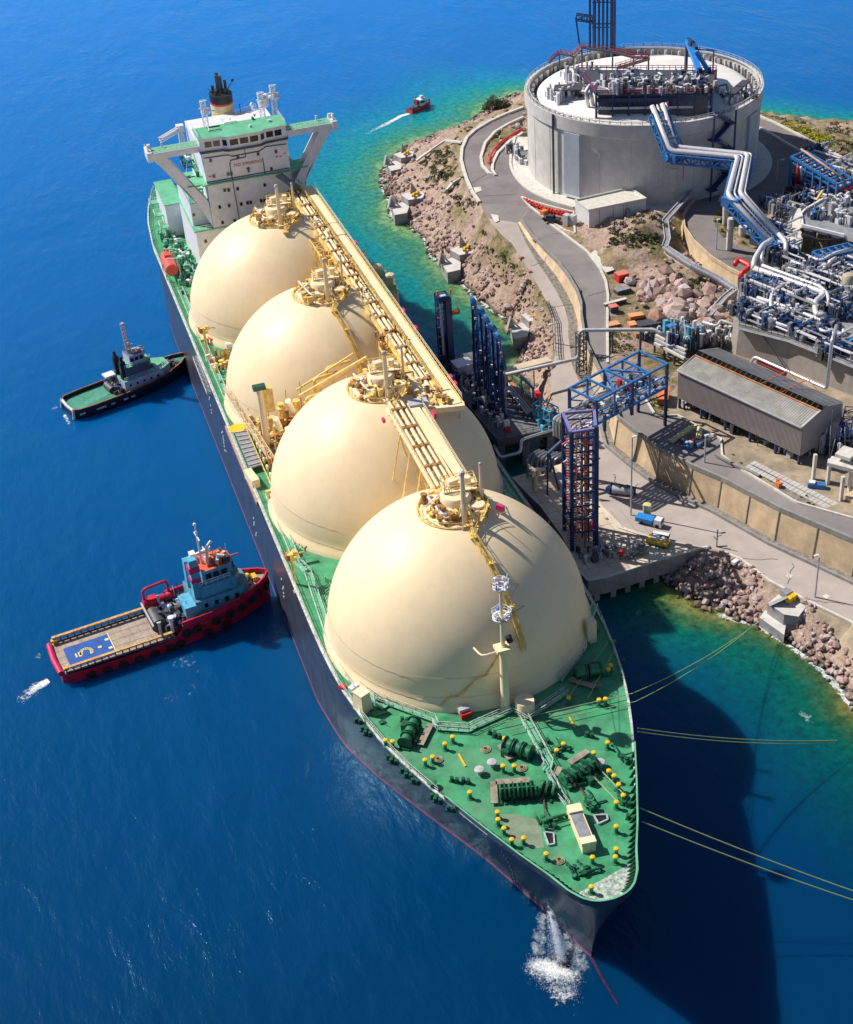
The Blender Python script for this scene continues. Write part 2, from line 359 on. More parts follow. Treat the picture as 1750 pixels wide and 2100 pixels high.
for ti, ty in enumerate(TY):
    cv = MB(); cv.lathe((.15, ty, D), prof, 96); cover = cv.build('tank_cover', cream, ship, smooth=True)
    cover['label'] = ['frontmost cream dome, nearest the bow', 'second cream dome from the bow', 'third cream dome from the bow', 'rearmost cream dome below the bridge'][ti]
    sm = MB()
    for el, a0, a1 in ((.20, -2.2, 2.2), (.035, -1.6, 1.6)):
        pts = [surf(ty, a0+(a1-a0)*i/40, el, .03) for i in range(41)]; sm.tube(pts, .022, 4)
    for az in ((-.9, .05, .6), (-.7,), (-.8,), (-.8,))[ti]:
        pass
    sm.build('weld_seam', mat('seam_grime', (.52, .40, .22), .7), cover)
    rim = MB(); cz = D+1.6+20.95; cx = .9
    rim.lathe((cx, ty+.6, cz-.6), [(5.75, -.5), (5.9, .1), (5.9, .45), (5.6, .45), (5.5, -.5)], 36)
    rim.build('dome_coaming', gold, cover)
    # dome platform with gear
    w = MB(); w.lathe((cx+.6, ty+1, cz-.2), [(2.5, -.4), (2.5, 1.9), (2.2, 2.3), (.01, 2.5)], 20)
    w.cyl((cx-2.6, ty+2.6, cz-.6), .9, 1.7, 12); w.cyl((cx+3.3, ty-1.6, cz-.9), 1.15, 1.9, 14); w.box((cx-1.8, ty-1.6, cz+.1), (2.2, 1.5, 1.4), .4); w.box((cx+1.4, ty+4.2, cz+.4), (3.4, 1.1, 1.2), .1)
    w.build('gas_dome', cream, cover, smooth='auto')
    w = MB(); clutter(w, cx, ty+.5, cz-.5, 4.3, 4.3, 95, (0, 0, 0, 1, 2, 3), 2.1, 30+ti, .14)
    for i in range(28):
        a = 2*pi*i/28; w.beam((cx+5.5*cos(a), ty+.6+5.5*sin(a), cz-.8), (cx+5.5*cos(a), ty+.6+5.5*sin(a), cz+.5), .09, .09)
    w.tube([(cx+5.5*cos(2*pi*i/28), ty+.6+5.5*sin(2*pi*i/28), cz+.5) for i in range(29)], .06, 4)
    w.build('dome_pipework', [gold, goldd, creamw, goldd], cover)
    w = MB(); w.box((cx+1.6, ty+2.4, cz+2.4), (5.4, 3.4, .18), -.15, 0)
    for dx_, dy_ in ((-2.3, -1.3), (2.3, -1.9), (-1.8, 1.9), (2.7, 1.2)): w.beam((cx+1.6+dx_, ty+2.4+dy_, cz-.5), (cx+1.6+dx_, ty+2.4+dy_, cz+2.4), .22, .22, 1)
    w.rail([(cx-1.1, ty+1.1, cz+2.5), (cx+4.1, ty+.5, cz+2.5), (cx+4.5, ty+3.8, cz+2.5), (cx-.7, ty+4.4, cz+2.5), (cx-1.1, ty+1.1, cz+2.5)], 1, 1, .09, 1); w.box((cx+.6, ty+2.6, cz+3.1), (1.6, 1.2, 1.1), .2, 0); w.cyl((cx+3, ty+2.2, cz+2.5), .6, 1.3, 10, 0); w.build('service_platform', [cream, gold], cover)
    w = MB(); q = V((cx+.4, ty-3.6, cz-1.2))
    w.tube([q, q+V((0,0,9.4))], .55, 12, 0, .34); w.ball(q+V((0,0,9.7)), .5, 8, 1)
    for a in (-.6, 2.2, 4.2): w.beam(q+V((0,0,5.2)), q+V((2.3*cos(a), 1.5*sin(a)-.9, 0)), .2)
    w.build('vent_mast', [cream, lgrey], cover)
    w = MB(); q = V((cx+4.6, ty+.2, cz-.8)); w.tube([q, q+V((0,0,7.5))], .3, 10, 0, .22); w.ball(q+V((0,0,7.7)), .3, 8, 1); w.build('vent_pole', [cream, lgrey], cover)
    w = MB(); w.tube(bend([(cx-3.6, ty+4.2, cz+1.3), (cx-2.7, ty-2.4, cz+1.0), (cx-.2, ty-2.9, cz+.9)], .8), .22, 8)
    w.tube(bend([(cx-4.3, ty+1.2, cz+.6), (cx-1.1, ty+2.6, cz+1.8), (cx+2.2, ty+2.2, cz+1.9)], .8), .16, 8); w.build('liquid_pipe', pipew, cover, smooth=True)
    w = MB(); w.box((cx+2.6, ty+3.7, cz+2.2), (3.2, 1.6, .12), -.1, 0)
    for dx in (-1.3, 1.3): w.beam((cx+2.6+dx, ty+3.7, cz-.3), (cx+2.6+dx, ty+3.7, cz+2.2), .12)
    w.build('canopy', lgrey, cover)
    # V-shaped access bridge and stair running down the forward face
    w = MB(); q0 = surf(ty, .19, 1.22, .4)
    for p in ((cx+1.6, ty-2.6, cz+1.2), (cx+4.9, ty-2.2, cz+.9)):
        w.beam(p, q0, .5, .12); w.rail([p, q0], .9, 1.2, .06)
    w.box(q0, (1.3, 1.3, .3)); w.build('access_bridge', gold, cover)
    w = MB(); els = [1.24-.085*i for i in range(12)] if ti in (0, 1, 2) else []
    for e0, e1 in zip(els, els[1:]):
        az = .19+.03*(1.24-e0); a_, b_ = surf(ty, az, e0, .35), surf(ty, az, e1, .35)
        w.beam(a_, b_, .75, .08); w.rail([a_+V((-.4,0,0)), b_+V((-.4,0,0))], .8, 1, .06); w.rail([a_+V((.4,0,0)), b_+V((.4,0,0))], .8, 1, .06)
        w.beam(surf(ty, az, e0, -.1), a_, .2)
    for k in (3, 7):
        if els: w.box(surf(ty, .22, els[k], .4), (1.2, 1.0, .12))
    if els: w.build('cover_stair', [gold], cover)
# zig-zag pipe, shadowed marks and stays on the foremost cover
w = MB(); pth = [(.19, .42), (.04, .36), (-.10, .20), (-.17, .19), (-.3, .06), (-.36, .055), (-.44, -.02)]
w.tube([surf(60, a, e, .25) for a, e in pth], .13, 6); w.build('fire_main', gold, ship)
# ---- walkway deck carried over the covers
w = MB(); Z = 39.3
w.box((12.6, 148, Z+.75), (1.7, 110, .16), 0, 0); w.beam((11.3, 93.5, Z+.4), (11.3, 203, Z+.4), .18, .2, 1); w.box((13.75, 148, Z+.35), (.25, 110.5, .5), 0, 1); w.box((8.2, 150, Z), (.4, 106, .7), 0, 1)
w.box((7.6, 94, Z+.2), (12.6, 1.5, 1.0), -.22, 0)
for i in range(28):
    y = 96+i*4; w.beam((8.2, y, Z-.15), (13.8, y, Z-.15), .35, .45, 1); w.beam((8.2, y, Z-.3), (10.4, y+2, Z-.3), .15, .15, 1)
w.rail([(13.8, 94, Z+.9), (13.8, 203, Z+.9)], 1, 1.6, .07, 0); w.rail([(11, 97, Z+.9), (11, 203, Z+.9)], 1, 1.6, .07, 1); w.rail([(8.1, 97, Z+.4), (8.1, 203, Z+.4)], 1, 2.2, .07, 1)
w.build('flying_walkway', [cream, gold], ship)
w = MB()
for x, r_, z_ in ((8.9, .36, .55), (9.9, .36, .6), (10.65, .14, .5), (8.45, .12, .45)):
    y = 97
    while y < 201:
        y2 = min(y+6.3, 201); w.tube([(x, y, Z+z_), (x, y2, Z+z_)], r_, 8, 0); w.cyl((x, y2+.2, Z+z_-.45), r_*1.5, .9, 8, 1); y = y2+.5
w.build('cargo_pipes', [mat('cream_pipe_paint', (.84, .72, .48), .35), goldd], ship, smooth='auto')  # cream paint, the pipes' own colour
w = MB(); clutter(w, 10, 150, Z, 1.4, 52, 120, (0, 1, 2), 1.4, 5, .1)
for y in (122, 163, 197): clutter(w, 9, y, Z-2, 2.5, 5, 40, (0, 1), 3, int(y), .14)
w.build('walkway_fittings', [gold, goldd, creamw], ship)
w = MB()
for i, y in enumerate([95, 101, 108, 118, 122, 127, 136, 149, 160, 164, 168, 178, 190, 202]):
    for x in (13.6, 8.4):
        k = min(TY, key=lambda t: abs(t-y)); d2 = 21.3**2-x*x-(y-k)**2; zz = D+1.6+sqrt(d2) if d2 > 0 else D
        w.beam((x, y, Z), (x, y, zz-.2), .26); 
        if Z-zz > 4: w.beam((x, y, Z), (x, y+5, max(zz, Z-8)), .15); w.beam((8.4, y, Z-.5), (13.6, y, max(zz, Z-7)), .15)
for y0, y1 in ((110, 121), (150, 163), (166, 176), (192, 200)):
    w.truss((7.4, y0, Z-5.5), (7.4, y1, Z-5.5), 2.2, 5, max(3, int((y1-y0)/2.2)), .26)
    w.truss((5.6, y0+1, Z-9), (5.6, y1-2, Z-9), 1.6, 4, max(3, int((y1-y0)/2.5)), .22)
w.build('walkway_legs', gold, ship)
w = MB()
for y in (98.5, 101, 122, 130, 165): w.box((14.1, y, Z+1.4), (.5, 1.3, .9))
w.box((6.6, 87.5, 42.3), (.5, 1.4, .9)); w.box((-1.7, 90.5, 41.5), (.5, 1.0, .6)); w.box((7.6, 57.5, 41.6), (.5, 1.4, .9), .6)
w.build('hose_box', magenta, ship)
# forward run of the walkway, from the platform to the foremost dome
w = MB()
for x in (-.2, 5.6, 3.6): w.beam((x, 66, 40.9), (x+.5, 95, 40.9), .4, .6, 0)
for i in range(14): w.beam((-.2, 67+i*2, 40.7), (5.8, 67+i*2, 40.7), .22, .3, 1)
w.rail([(-.3, 66, 41.2), (.3, 95, 41.2)], 1, 1.5, .07, 0); w.rail([(5.8, 66, 41.2), (6.2, 95, 41.2)], 1, 1.5, .07, 0); w.box((4.8, 80.5, 41.3), (1.7, 28, .12), .015, 0)
for y in (74, 80, 86):
    w.beam((-.2, y, 40.7), (-2.5, y-1.5, 33), .22, .22, 1); w.beam((-.2, y, 40.7), (2.6, y+2, 28), .2, .2, 1); w.beam((5.7, y, 40.7), (5.7, y, 28), .22, .22, 1); w.beam((5.7, y, 40), (0, y, 28), .16, .16, 1)
w.build('forward_walkway', [cream, gold], ship)
w = MB()
for x, r_ in ((.6, .3), (1.7, .34), (2.7, .26)):
    y = 67
    while y < 94: w.tube([(x+(y-67)*.012, y, 41.5), (x+(y-61)*.012, y+6, 41.5)], r_, 8, 0); w.cyl((x, y+6.2, 41.1), r_*1.4, .8, 8, 1); y += 6.5
w.build('forward_cargo_pipes', [mat('cream_pipe_paint', ()), goldd], ship, smooth='auto')
w = MB(); clutter(w, 6.5, 97, Z+.2, 5, 3.2, 45, (0, 0, 1, 2), 1.8, 77, .13); w.box((5.6, 93.8, Z+2), (3.4, 2.2, .9), -.1, 3); w.box((11, 99, Z+.5), (5, 9, .14), 0, 0)
w.build('platform_gear', [gold, goldd, creamw, lgrey], ship)
# ---- foremast
mx, my = .1, 37.1
w = MB(); w.tube([(mx, my, D), (mx, my, D+.5), (mx, my, 32)], .95, 14, 0, .55); w.tube([(mx, my, 32), (mx, my, 42.5)], .36, 10, 0, .2)
w.box((mx-.2, my-.2, 31.6), (2.2, 2.0, .5)); w.tube(bend([(mx, my, 31), (mx-3.2, my+.5, 30.4), (mx-3.6, my+3, 30.2)], .8), .15, 6)

w.build('foremast', cream, ship, smooth='auto')
w = MB(); rnd = random.Random(3)
for zc, rad in ((37.8, 1.5), (43.3, 1.25)):
    w.lathe((mx, my, zc-.7), [(.2, 0), (rad, .15), (rad, .3), (.2, .3)], 14)
    w.rail([(mx+rad*cos(a*.785), my+rad*sin(a*.785), zc-.4) for a in range(9)], 1, 1.2, .06)
    for i in range(14):
        a = rnd.uniform(0, 6.28); q = V((mx+rad*.75*cos(a), my+rad*.75*sin(a), zc)); w.ball(q+V((0,0,rnd.uniform(-.3, .6))), rnd.uniform(.18, .36), 6, rnd.choice((0, 0, 0, 1, 2)))
        w.beam(q, q+V((rnd.uniform(-.5, .5), rnd.uniform(-.5, .5), rnd.uniform(.5, 1.2))), .08)
w.build('mast_lights', [white, sky_b, gold], ship)
w = MB(); w.tube([(mx+1, my-.5, 32.6), (mx+1, my+.4, 33.1)], .5, 12); w.build('fog_horn', black, ship)
w = MB(); w.tube([(mx, my, 37), (16, 54.5, 25.5)], .05, 4); w.tube([(mx, my, 37.5), (20.5, 68, 30)], .05, 4); w.build('mast_stays', dgrey, ship)
# round capped tank and other deck lockers beside it
q = G('A', 690, 1880, 21.6); w = MB(); w.lathe((q.x, q.y, D), [(1.5, 0), (1.5, 2.2), (1.42, 2.4), (.01, 2.45)], 24); w.build('ventilator_trunk', cream, ship, smooth='auto')
q = G('d', 1620, 1090, D); w = MB(); w.box((q.x, q.y+.4, D+2.1), (1.5, 1.5, 4.2)); w.build('deck_locker', cream, ship)
q = G('s', 400, 170, D); w = MB(); w.box((q.x-.6, q.y+1.6, D+1.7), (2.1, 2.4, 3.4), .45, 0, .8); w.box((q.x-.6, q.y+1.6, D+3.45), (1.9, 2.1, .12), .45, 1); w.build('sloped_locker', [cream, creamw], ship)
q = G('e', 220, 155, D+.5); w = MB(); w.box((q.x, q.y, D+.5), (1.5, .9, .9), .5, 0); w.box((q.x-1.5, q.y+1, D+.4), (1.0, .9, .7), .5, 1); w.box((q.x+1.2, q.y, D+.3), (.6, .6, .6), .5, 1); w.build('hose_station', [white, red], ship)
q = G('s', 1310, 170, D+.6); w = MB(); w.box((q.x, q.y, D+.5), (1.7, .8, .9), .1, 1); w.box((q.x, q.y+.6, D+1), (1.8, .8, .9), .1, 0); w.build('fire_box', [lgrey, red], ship)
# ---- deckhouse on the foredeck
P = [G('r', *c, D+1.6) for c in [(990,925),(1095,870),(1255,1290),(1150,1320)]]
ctr = sum(P, V())/4; ax = atan2((P[3]-P[0]).y, (P[3]-P[0]).x)
w = MB(); M3 = Matrix.Rotation(ax, 3, 'Z')
L0 = (P[3]-P[0]).length; W0 = 1.9
w.box(ctr-V((0,0,.85)), (L0, W0, 1.6), ax, 0); w.box(ctr+M3@V((L0*.42, 0, .1)), (L0*.16, W0+.2, .5), ax, 2); w.box(ctr+M3@V((-L0*.4, 0, .1)), (L0*.2, W0+.1, .5), ax, 0)
w.box(ctr+M3@V((0, -.1, .0)), (L0*.62, W0*.85, .12), ax, 1)
w.build('stores_hatch', [cream, grey, creamw], ship)
# ---- mushroom vents / bollards with yellow caps, one by one
caps = [('r', p) for p in [(765,1395),(1478,1115),(1237,1430),(1480,870),(1478,1345),(1470,1425),(1225,1730),(270,970),(275,1045),(335,1135),(415,1250),(535,1235),(1403,550),(1457,600),(1503,690),(325,500),(440,500),(940,275),(872,340),(1390,262),(1250,365),(1550,800)]]
caps += [('s', p) for p in [(548,418),(615,430),(1187,385),(1113,450),(925,605),(997,577),(1350,912),(1680,400),(1705,460)]]
caps += [('d', p) for p in [(1728,1222),(1715,1245),(1700,1415),(1663,1420),(1490,1405)]]
proto = None
for k_, p_ in caps:
    q = G(k_, *p_, D+1.25)
    if proto is None:
        w = MB(); w.cyl((0, 0, 0), .27, 1.2, 12, 0); w.lathe((0, 0, 0), [(.36, 1.1), (.38, 1.25), (.34, 1.42), (.01, 1.5)], 14, 1); w.cyl((0, 0, 0), .5, .12, 12, 0)
        proto = w.build('bollard', [mgreen, yellow], ship, smooth='auto'); proto.location = (q.x, q.y, D); proto.matrix_parent_inverse = Matrix.Translation((0, -100, 0))
    else:
        o = proto.copy(); C.objects.link(o); o.location = (q.x, q.y, D)
# fairleads and rollers along the edge
w = MB()
for k_, p_ in [('s', (270,230)), ('s', (330,310)), ('s', (360,350)), ('s', (575,580)), ('s', (605,615)), ('s', (705,705)), ('s', (745,750)), ('s', (810,805)), ('s', (990,950)), ('s', (1020,985)), ('s', (1145,1065)), ('r', (1600,1020)), ('r', (1580,440)), ('r', (1560,880)), ('r', (1180,180)), ('s', (710,220)), ('s', (1290,800)), ('s', (1180,790)), ('s', (1540,340)), ('r', (240,190))]:
    q = G(k_, *p_, D+.4); w.cyl((q.x, q.y, D), .3, .9, 10); w.cyl((q.x+.6, q.y-.5, D), .3, .9, 10); w.box((q.x+.3, q.y-.25, D+.12), (1.5, .6, .24), -.7)
w.build('fairleads', dgreen, ship, smooth='auto')
# ---- winches
def winch(k, x, y, rz, l, r, extra=0, seed=0):
    q = G(k, x, y, D+.9); root = MB(); M_ = Matrix.Rotation(rz, 3, 'Z')
    def T(p): return M_@V(p)+V((q.x, q.y, D))
    root.beam(T((-l/2-.3, 0, .15)), T((l/2+.3, 0, .15)), 1.6, .3, 1)
    root.beam(T((-l/2, .0, 1.1)), T((l/2, 0, 1.1)), .35, .35, 1)
    n = max(2, int(l/1.5))
    for i in range(n):
        a = -l/2+l*(i+.1)/n; b_ = -l/2+l*(i+.9)/n
        root.tube([T((a, 0, 1.1)), T((b_, 0, 1.1))], r*.72, 14, 0)
        for c_ in (a, b_): root.tube([T((c_-.09, 0, 1.1)), T((c_+.09, 0, 1.1))], r, 16, 2)
    root.box(T((l*.3, 1.3, .7)), (1.2, .9, 1.2), rz, 1); root.box(T((-l*.2, -1.2, .5)), (.9, .7, .9), rz, 1)
    o = root.build('mooring_winch', [mgreen, dgreen, dgreen], ship, smooth='auto')
    if extra:
        w = MB(); w.beam(T((-l/2, -1.9, .5)), T((l/2, -1.9, .5)), 1.0, .12); w.build('winch_platform', timber, o)
    return o
winch('s', 780, 350, .95, 5.2, 1.15, 0); winch('r', 480, 330, 2.3, 4.6, 1.25, 0); winch('d', 1600, 1260, -.15, 4.4, 1.2, 0)
w = MB()
for c0, c1 in [(('s', 980, 260), ('s', 880, 460)), (('r', 300, 280), ('r', 400, 430)), (('d', 1500, 1300), ('d', 1640, 1345)), (('r', 1000, 470), ('r', 1190, 345)), (('r', 230, 660), ('r', 240, 880)), (('r', 250, 665), ('r', 600, 640)), (('r', 900, 510), ('r', 860, 600))]:
    w.beam(G(*c0, D+.5), G(*c1, D+.5), 1.0, .15)
w.build('timber_grating', timber, ship)
def windlass(a, b, r, n):
    A_, B_ = G('r', *a, D+1.2), G('r', *b, D+1.2); w = MB(); d = (B_-A_); 
    for i in range(n):
        p = A_.lerp(B_, i/n); p2 = A_.lerp(B_, (i+.35)/n); w.tube([p, p2], r*(1 if i % 2 else .8), 14, i % 2)
    w.beam(A_, B_, .5, .5, 1); sd = d.normalized().cross(V((0,0,1)))
    for i in range(n):
        p = A_.lerp(B_, (i+.2)/n)-V((0,0,1.1)); w.beam(p-sd*1.6, p+sd*1.6, .3, .4, 1); w.beam(p-sd*1.5, p+V((0,0,1.2)), .2, .2, 0)
    return w.build('windlass', [mgreen, dgreen], ship, smooth='auto')
windlass((290, 760), (690, 730), 1.25, 9); windlass((930, 640), (1290, 440), 1.25, 8); windlass((720, 700), (900, 760), 1.1, 3)
w = MB(); clutter(w, *G('r', 820, 330, D)[:2], D, 1.6, 1.6, 16, (0, 1), .9, 11, .1); clutter(w, *G('r', 1130, 1590, D)[:2], D, 1.7, .8, 16, (0, 1), 1.1, 12, .12)
clutter(w, *G('r', 1130, 640, D)[:2], D, 2.4, 2.2, 22, (0, 1), 1.2, 14, .12); clutter(w, *G('r', 1550, 430, D)[:2], D, .6, 1, 8, (0, 1), 1.1, 16, .12)
for p_ in [(770,1100),(1230,920)]: clutter(w, *G('r', *p_, D)[:2], D, 1.0, 1.1, 16, (0, 1), 1.1, p_[0], .14)
clutter(w, *G('r', 1560, 860, D)[:2], D, .5, .8, 10, (0, 1), .9, 19, .12)
for i in range(26): q = V((random.Random(i).choice((-1,1))*random.Random(i*3).uniform(17, 21.5), 40+i*1.0, D)); clutter(w, q.x, q.y, D, .4, .4, 2, (0, 1), .6, i, .08)
w.build('deck_machinery', [mgreen, dgreen], ship)
# flat capstans (round lids)
for k_, x_, y_, m_ in (('s', 990, 815, mgreen), ('r', 1315, 460, lgrey), ('s', 1440, 695, lgrey), ('s', 1560, 625, lgrey)):
    q = G(k_, x_, y_, D+.9); w = MB(); w.cyl((q.x, q.y, D), .35, .9, 10); w.lathe((q.x, q.y, D+.9), [(.75, 0), (.7, .15), (.01, .25)], 16); w.build('capstan', m_, ship, smooth='auto')
# anchor chains
for pts in ([(720,650),(735,800),(750,950),(770,1060)], [(1050,640),(1110,720),(1170,810),(1230,890)]):
    w = MB(); p = [G('r', *q, D+.35) for q in pts]
    for a, b_ in zip(p, p[1:]):
        n = 10
        for i in range(n): c_ = a.lerp(b_, i/n); e_ = a.lerp(b_, (i+.75)/n); w.beam(c_, e_, .3 if i % 2 else .14, .14 if i % 2 else .3)
    w.build('anchor_chain', mat('rusty_chain', (.16, .09, .07), .7, var=.4, scale=3), ship)
for pts in ([(745,1180),(790,1310),(850,1300),(840,1190)], [(1250,1010),(1300,1095),(1395,1050),(1380,1000)]):
    w = MB(); p = [G('r', *q, D+.1) for q in pts]
    for a, b_ in zip(p, p[1:]+p[:1]): w.beam(a, b_, .2, .5)
    w.add([(q.x, q.y, D+.06) for q in p], [(0, 1, 2, 3)], 1); w.build('hawse_opening', [lgrey, black], ship)
# catwalk to the bow and deck walkways
def walk(pts, wd=1.1, col=deckb, z=.35, nm='deck_walkway'):
    w = MB(); p = [V((q.x, q.y, D+z)) for q in pts]; L_ = []; R_ = []
    for i, q in enumerate(p):
        a = p[max(0, i-1)]; b_ = p[min(len(p)-1, i+1)]; s_ = (b_-a).normalized().cross(V((0,0,1)))*wd/2; L_.append(q-s_); R_.append(q+s_)
    for i in range(len(p)-1): w.add([L_[i], R_[i], R_[i+1], L_[i+1]], [(0, 1, 2, 3)], 0)
    w.rail(L_, .9, 1.5, .08, 1); w.rail(R_, .9, 1.5, .08, 1); return w.build(nm, [col, whitew], ship)
walk([G('r', *q, D) for q in [(545,40),(610,160),(795,500),(760,570)]], 1.3)
walk([G('r', *q, D) for q in [(790,600),(850,700),(905,830),(985,930)]], .7)
walk([V((x, y, D)) for x, y in [(-20.8, 204), (-20.8, 140)]], 1.2); walk([V((x, y, D)) for x, y in [(-20.8, 108), (-20.8, 86), (-19.8, 82), (-21, 60), (-19.8, 50), (-17, 44)]], 1.2)
walk([G('e', *q, D) for q in [(330,215),(600,315),(620,352),(770,362),(800,345),(975,268),(1045,310),(1230,185)]], .9)
walk([G('d', *q, D) for q in [(1440,1320),(1560,1160),(1600,1010),(1640,900)]], .9)
walk([V((20.8, y, D)) for y in (84, 204)], 1.2)
w = MB()
for k in range(5): w.tube([(-18.7+.28*k, 45+k*2, D+.3), (-19.4+.28*k, 60, D+.3), (-19.2+.28*k, 78, D+.3)], .09, 5)
for (x0, y0) in ((-19, 72), (-18.4, 75), (-18.7, 78)): w.rail([(x0, y0, D), (x0+1.3, y0+.8, D), (x0+1.2, y0+2, D)], 1.2, .8, .1)
w.build('deck_piping', deckb, ship)
# davit / hose post amidships
for k_, (x_, y_), (x2, y2) in (('c', (790, 1970), (770, 1780)), ('c', (170, 350), (140, 170))):
    q = G(k_, x_, y_, D); tz = top_z(q, k_, x2, y2); w = MB(); w.tube([q, (q.x, q.y, tz)], .28, 10); w.box((q.x, q.y, tz), (1.6, 1.5, .7)); clutter(w, q.x, q.y, tz, .8, .8, 10, (0, 1), 1.2, 9, .12)
    w.build('hose_davit', [gold, goldd], ship)
# ================================================================ accommodation block, funnel, stern
w = MB(); w.box((-.1, 220, 25.3), (28.6, 24, 12.4), 0, 0, 1); w.box((.1, 219.5, 41.1), (20.2, 23, 19.2), 0, 0)
w.box((-.3, 220, 31.65), (28.9, 24.3, .3), 0, 1); w.box((.4, 219.4, 42.75), (23, 24, .3), 0, 1)
w.build('accommodation_block', [white, deckb], ship)
w = MB()   # two lower side deck houses
for s in (-1, 1):
    w.box((s*12.2, 221.5, 34.5), (4.2, 20, 5.7), 0, 0); w.box((s*12.2, 221.4, 37.5), (4.4, 20.4, .25), 0, 1)
w.build('side_deckhouse', [white, deckb], ship)
# wheelhouse with a forward-bowed front
fr = [(-10.3, 208), (-5.2, 207.6), (-3.9, 206.6), (3.7, 206.6), (5, 207.6), (10.3, 208), (10.3, 215.5), (-10.3, 215.5)]
w = MB(); w.prism(fr, 50.7, 53.6, 0, 1); w.prism([(x*1.03, y-.35 if y < 210 else y) for x, y in fr], 53.6, 53.85, 0, 1); w.prism([(x*1.02, y-.5 if y < 210 else y) for x, y in fr], 50.35, 50.72, 2)
w.build('wheelhouse', [white, deckb, dgrey], ship)
def panes(pts, z0, z1, n, off=.06, gap=.35):
    for a, b in zip(pts, pts[1:]):
        pass
seg = [((-9.3, 207.93), (-5.4, 207.6), 3, 2), ((-5.1, 207.5), (-4.0, 206.7), 1, 1), ((-3.7, 206.6), (3.5, 206.6), 3, 3), ((3.8, 206.7), (4.9, 207.5), 1, 1), ((5.2, 207.6), (9.3, 207.93), 2, 2)]
for (a, b, _, n) in seg:
    for i in range(n):
        p = V((*a, 0)).lerp(V((*b, 0)), (i+.1)/n); q = V((*a, 0)).lerp(V((*b, 0)), (i+.9)/n); d = (q-p).normalized(); o = V((d.y, -d.x, 0))*.05
        w = MB(); w.add([p+o+V((0,0,51.6)), q+o+V((0,0,51.6)), q+o+V((0,0,52.95)), p+o+V((0,0,52.95))], [(0, 1, 2, 3)]); w.beam(p+o+V((0,0,51.55)), q+o+V((0,0,51.55)), .12, .12, 1); w.build('bridge_window', [glass, white], ship)
# bridge wings with raked gussets
w = MB()
for s in (-1, 1):
    w.box((s*16.4, 210.3, 51.4), (12.3, 4, 1.5), 0, 0); w.box((s*16.4, 210.4, 52.18), (12, 3.6, .12), 0, 1)
    w.box((s*22, 210, 51.6), (1.2, 5, 2.2), 0, 0)
    w.rail([(s*10.3, 208.4, 52.2), (s*22.2, 208.4, 52.2), (s*22.4, 212.3, 52.2)], 1.1, 1.2, .08, 0)
    # gusset: outer plate, front strip, down to the lower house
    q = [(s*21.4, 50.7), (s*18.3, 50.7), (s*13.2, 42.9), (s*10.2, 38.4), (s*10.0, 31.8), (s*12.0, 36.5), (s*14.7, 41.8)]
    for y0 in (208.4, 211.6):
        w.add([(x, y0, z) for x, z in q]+[(x, y0+.3, z) for x, z in q], [(0,1,2,6), (6,2,3,5), (5,3,4), (13,9,8,7), (12,10,9,13), (11,10,12)]+[(i, (i+1) % 7, 7+(i+1) % 7, 7+i) for i in range(7)], 0)
    w.beam((s*20.9, 210.2, 50.6), (s*12.2, 210.2, 36.8), 3.0, .2, 0)
    w.box((s*12.3, 210.8, 42.8), (4.4, 5.4, .25), 0, 1)
w.build('bridge_wing', [white, deckb], ship)
w = MB()
for s in (-1, 1): w.cyl((s*22, 209, 52.7), .25, 1.4, 8); w.box((s*21.6, 211, 53.2), (.7, .5, .8)); w.box((s*18.5, 211.6, 52.8), (.4, .4, 1.2))
w.build('wing_lights', white, ship)
# portholes, each a part
wp = [('a',p) for p in [(725,915),(753,913),(817,905),(1010,878),(690,1035),(757,1025),(843,1013),(888,1005),(910,1002),(985,990),(1008,988),(710,1145),(797,1132),(590,1278),(625,703),(818,678),(963,658),(1090,640),(648,815),(750,800),(773,798),(1058,762),(505,1090)]]
pr = None
for k_, p_ in wp:
    q = GY(k_, *p_, 207.9 if 0 else 208); yy = 207.93 if q.z > 31.6 else 207.93
    if pr is None:
        m_ = MB(); m_.box((0, 0, 0), (.55, .1, .75)); m_.box((0, .02, 0), (.8, .06, 1.0), 0, 1); pr = m_.build('porthole', [glass, lgrey], ship); pr.location = (q.x, yy, q.z)
    else: o = pr.copy(); C.objects.link(o); o.location = (q.x, yy, q.z)
w = MB()
for pts in ([(0, 50), (0, 47.8), (-3.6, 47.6), (-4.0, 46.5), (-3.6, 31.9)], [(3.9, 46.8), (4.0, 42.9)], [(-9.8, 49.2), (-4, 49), (-3.2, 48.5), (3.4, 48.6), (5, 49.4), (9.9, 49.2)], [(-10, 43.3), (10, 43.3)]):
    w.tube([(x, 207.9, z) for x, z in pts], .11, 5)
w.build('facade_pipes', dgrey, ship)
def lettering(txt, size, loc, rot, m, name, parent, ext=.02):
    cu = bpy.data.curves.new(name, 'FONT'); cu.body = txt; cu.size = size; cu.extrude = ext; cu.align_x = 'CENTER'; cu.align_y = 'CENTER'; cu.resolution_u = 2
    o = bpy.data.objects.new(name, cu); C.objects.link(o); dg = bpy.context.evaluated_depsgraph_get(); me = bpy.data.meshes.new_from_object(o.evaluated_get(dg)); bpy.data.objects.remove(o)
    me.materials.clear(); me.materials.append(m); o = bpy.data.objects.new(name, me); C.objects.link(o); o.location = loc; o.rotation_euler = rot
    if parent: o.parent = parent; o.matrix_parent_inverse = parent.matrix_basis.inverted()
    return o
lettering('NO SMOKING', 1.05, (.3, 207.9, 46.2), (pi/2, 0, 0), red, 'red_lettering', ship)
w = MB(); w.box((.2, 207.93, 44.6), (.5, .08, 1.3)); w.box((.2, 207.9, 44.9), (1, .08, .2)); w.build('emblem', dgrey, ship)
w = MB()
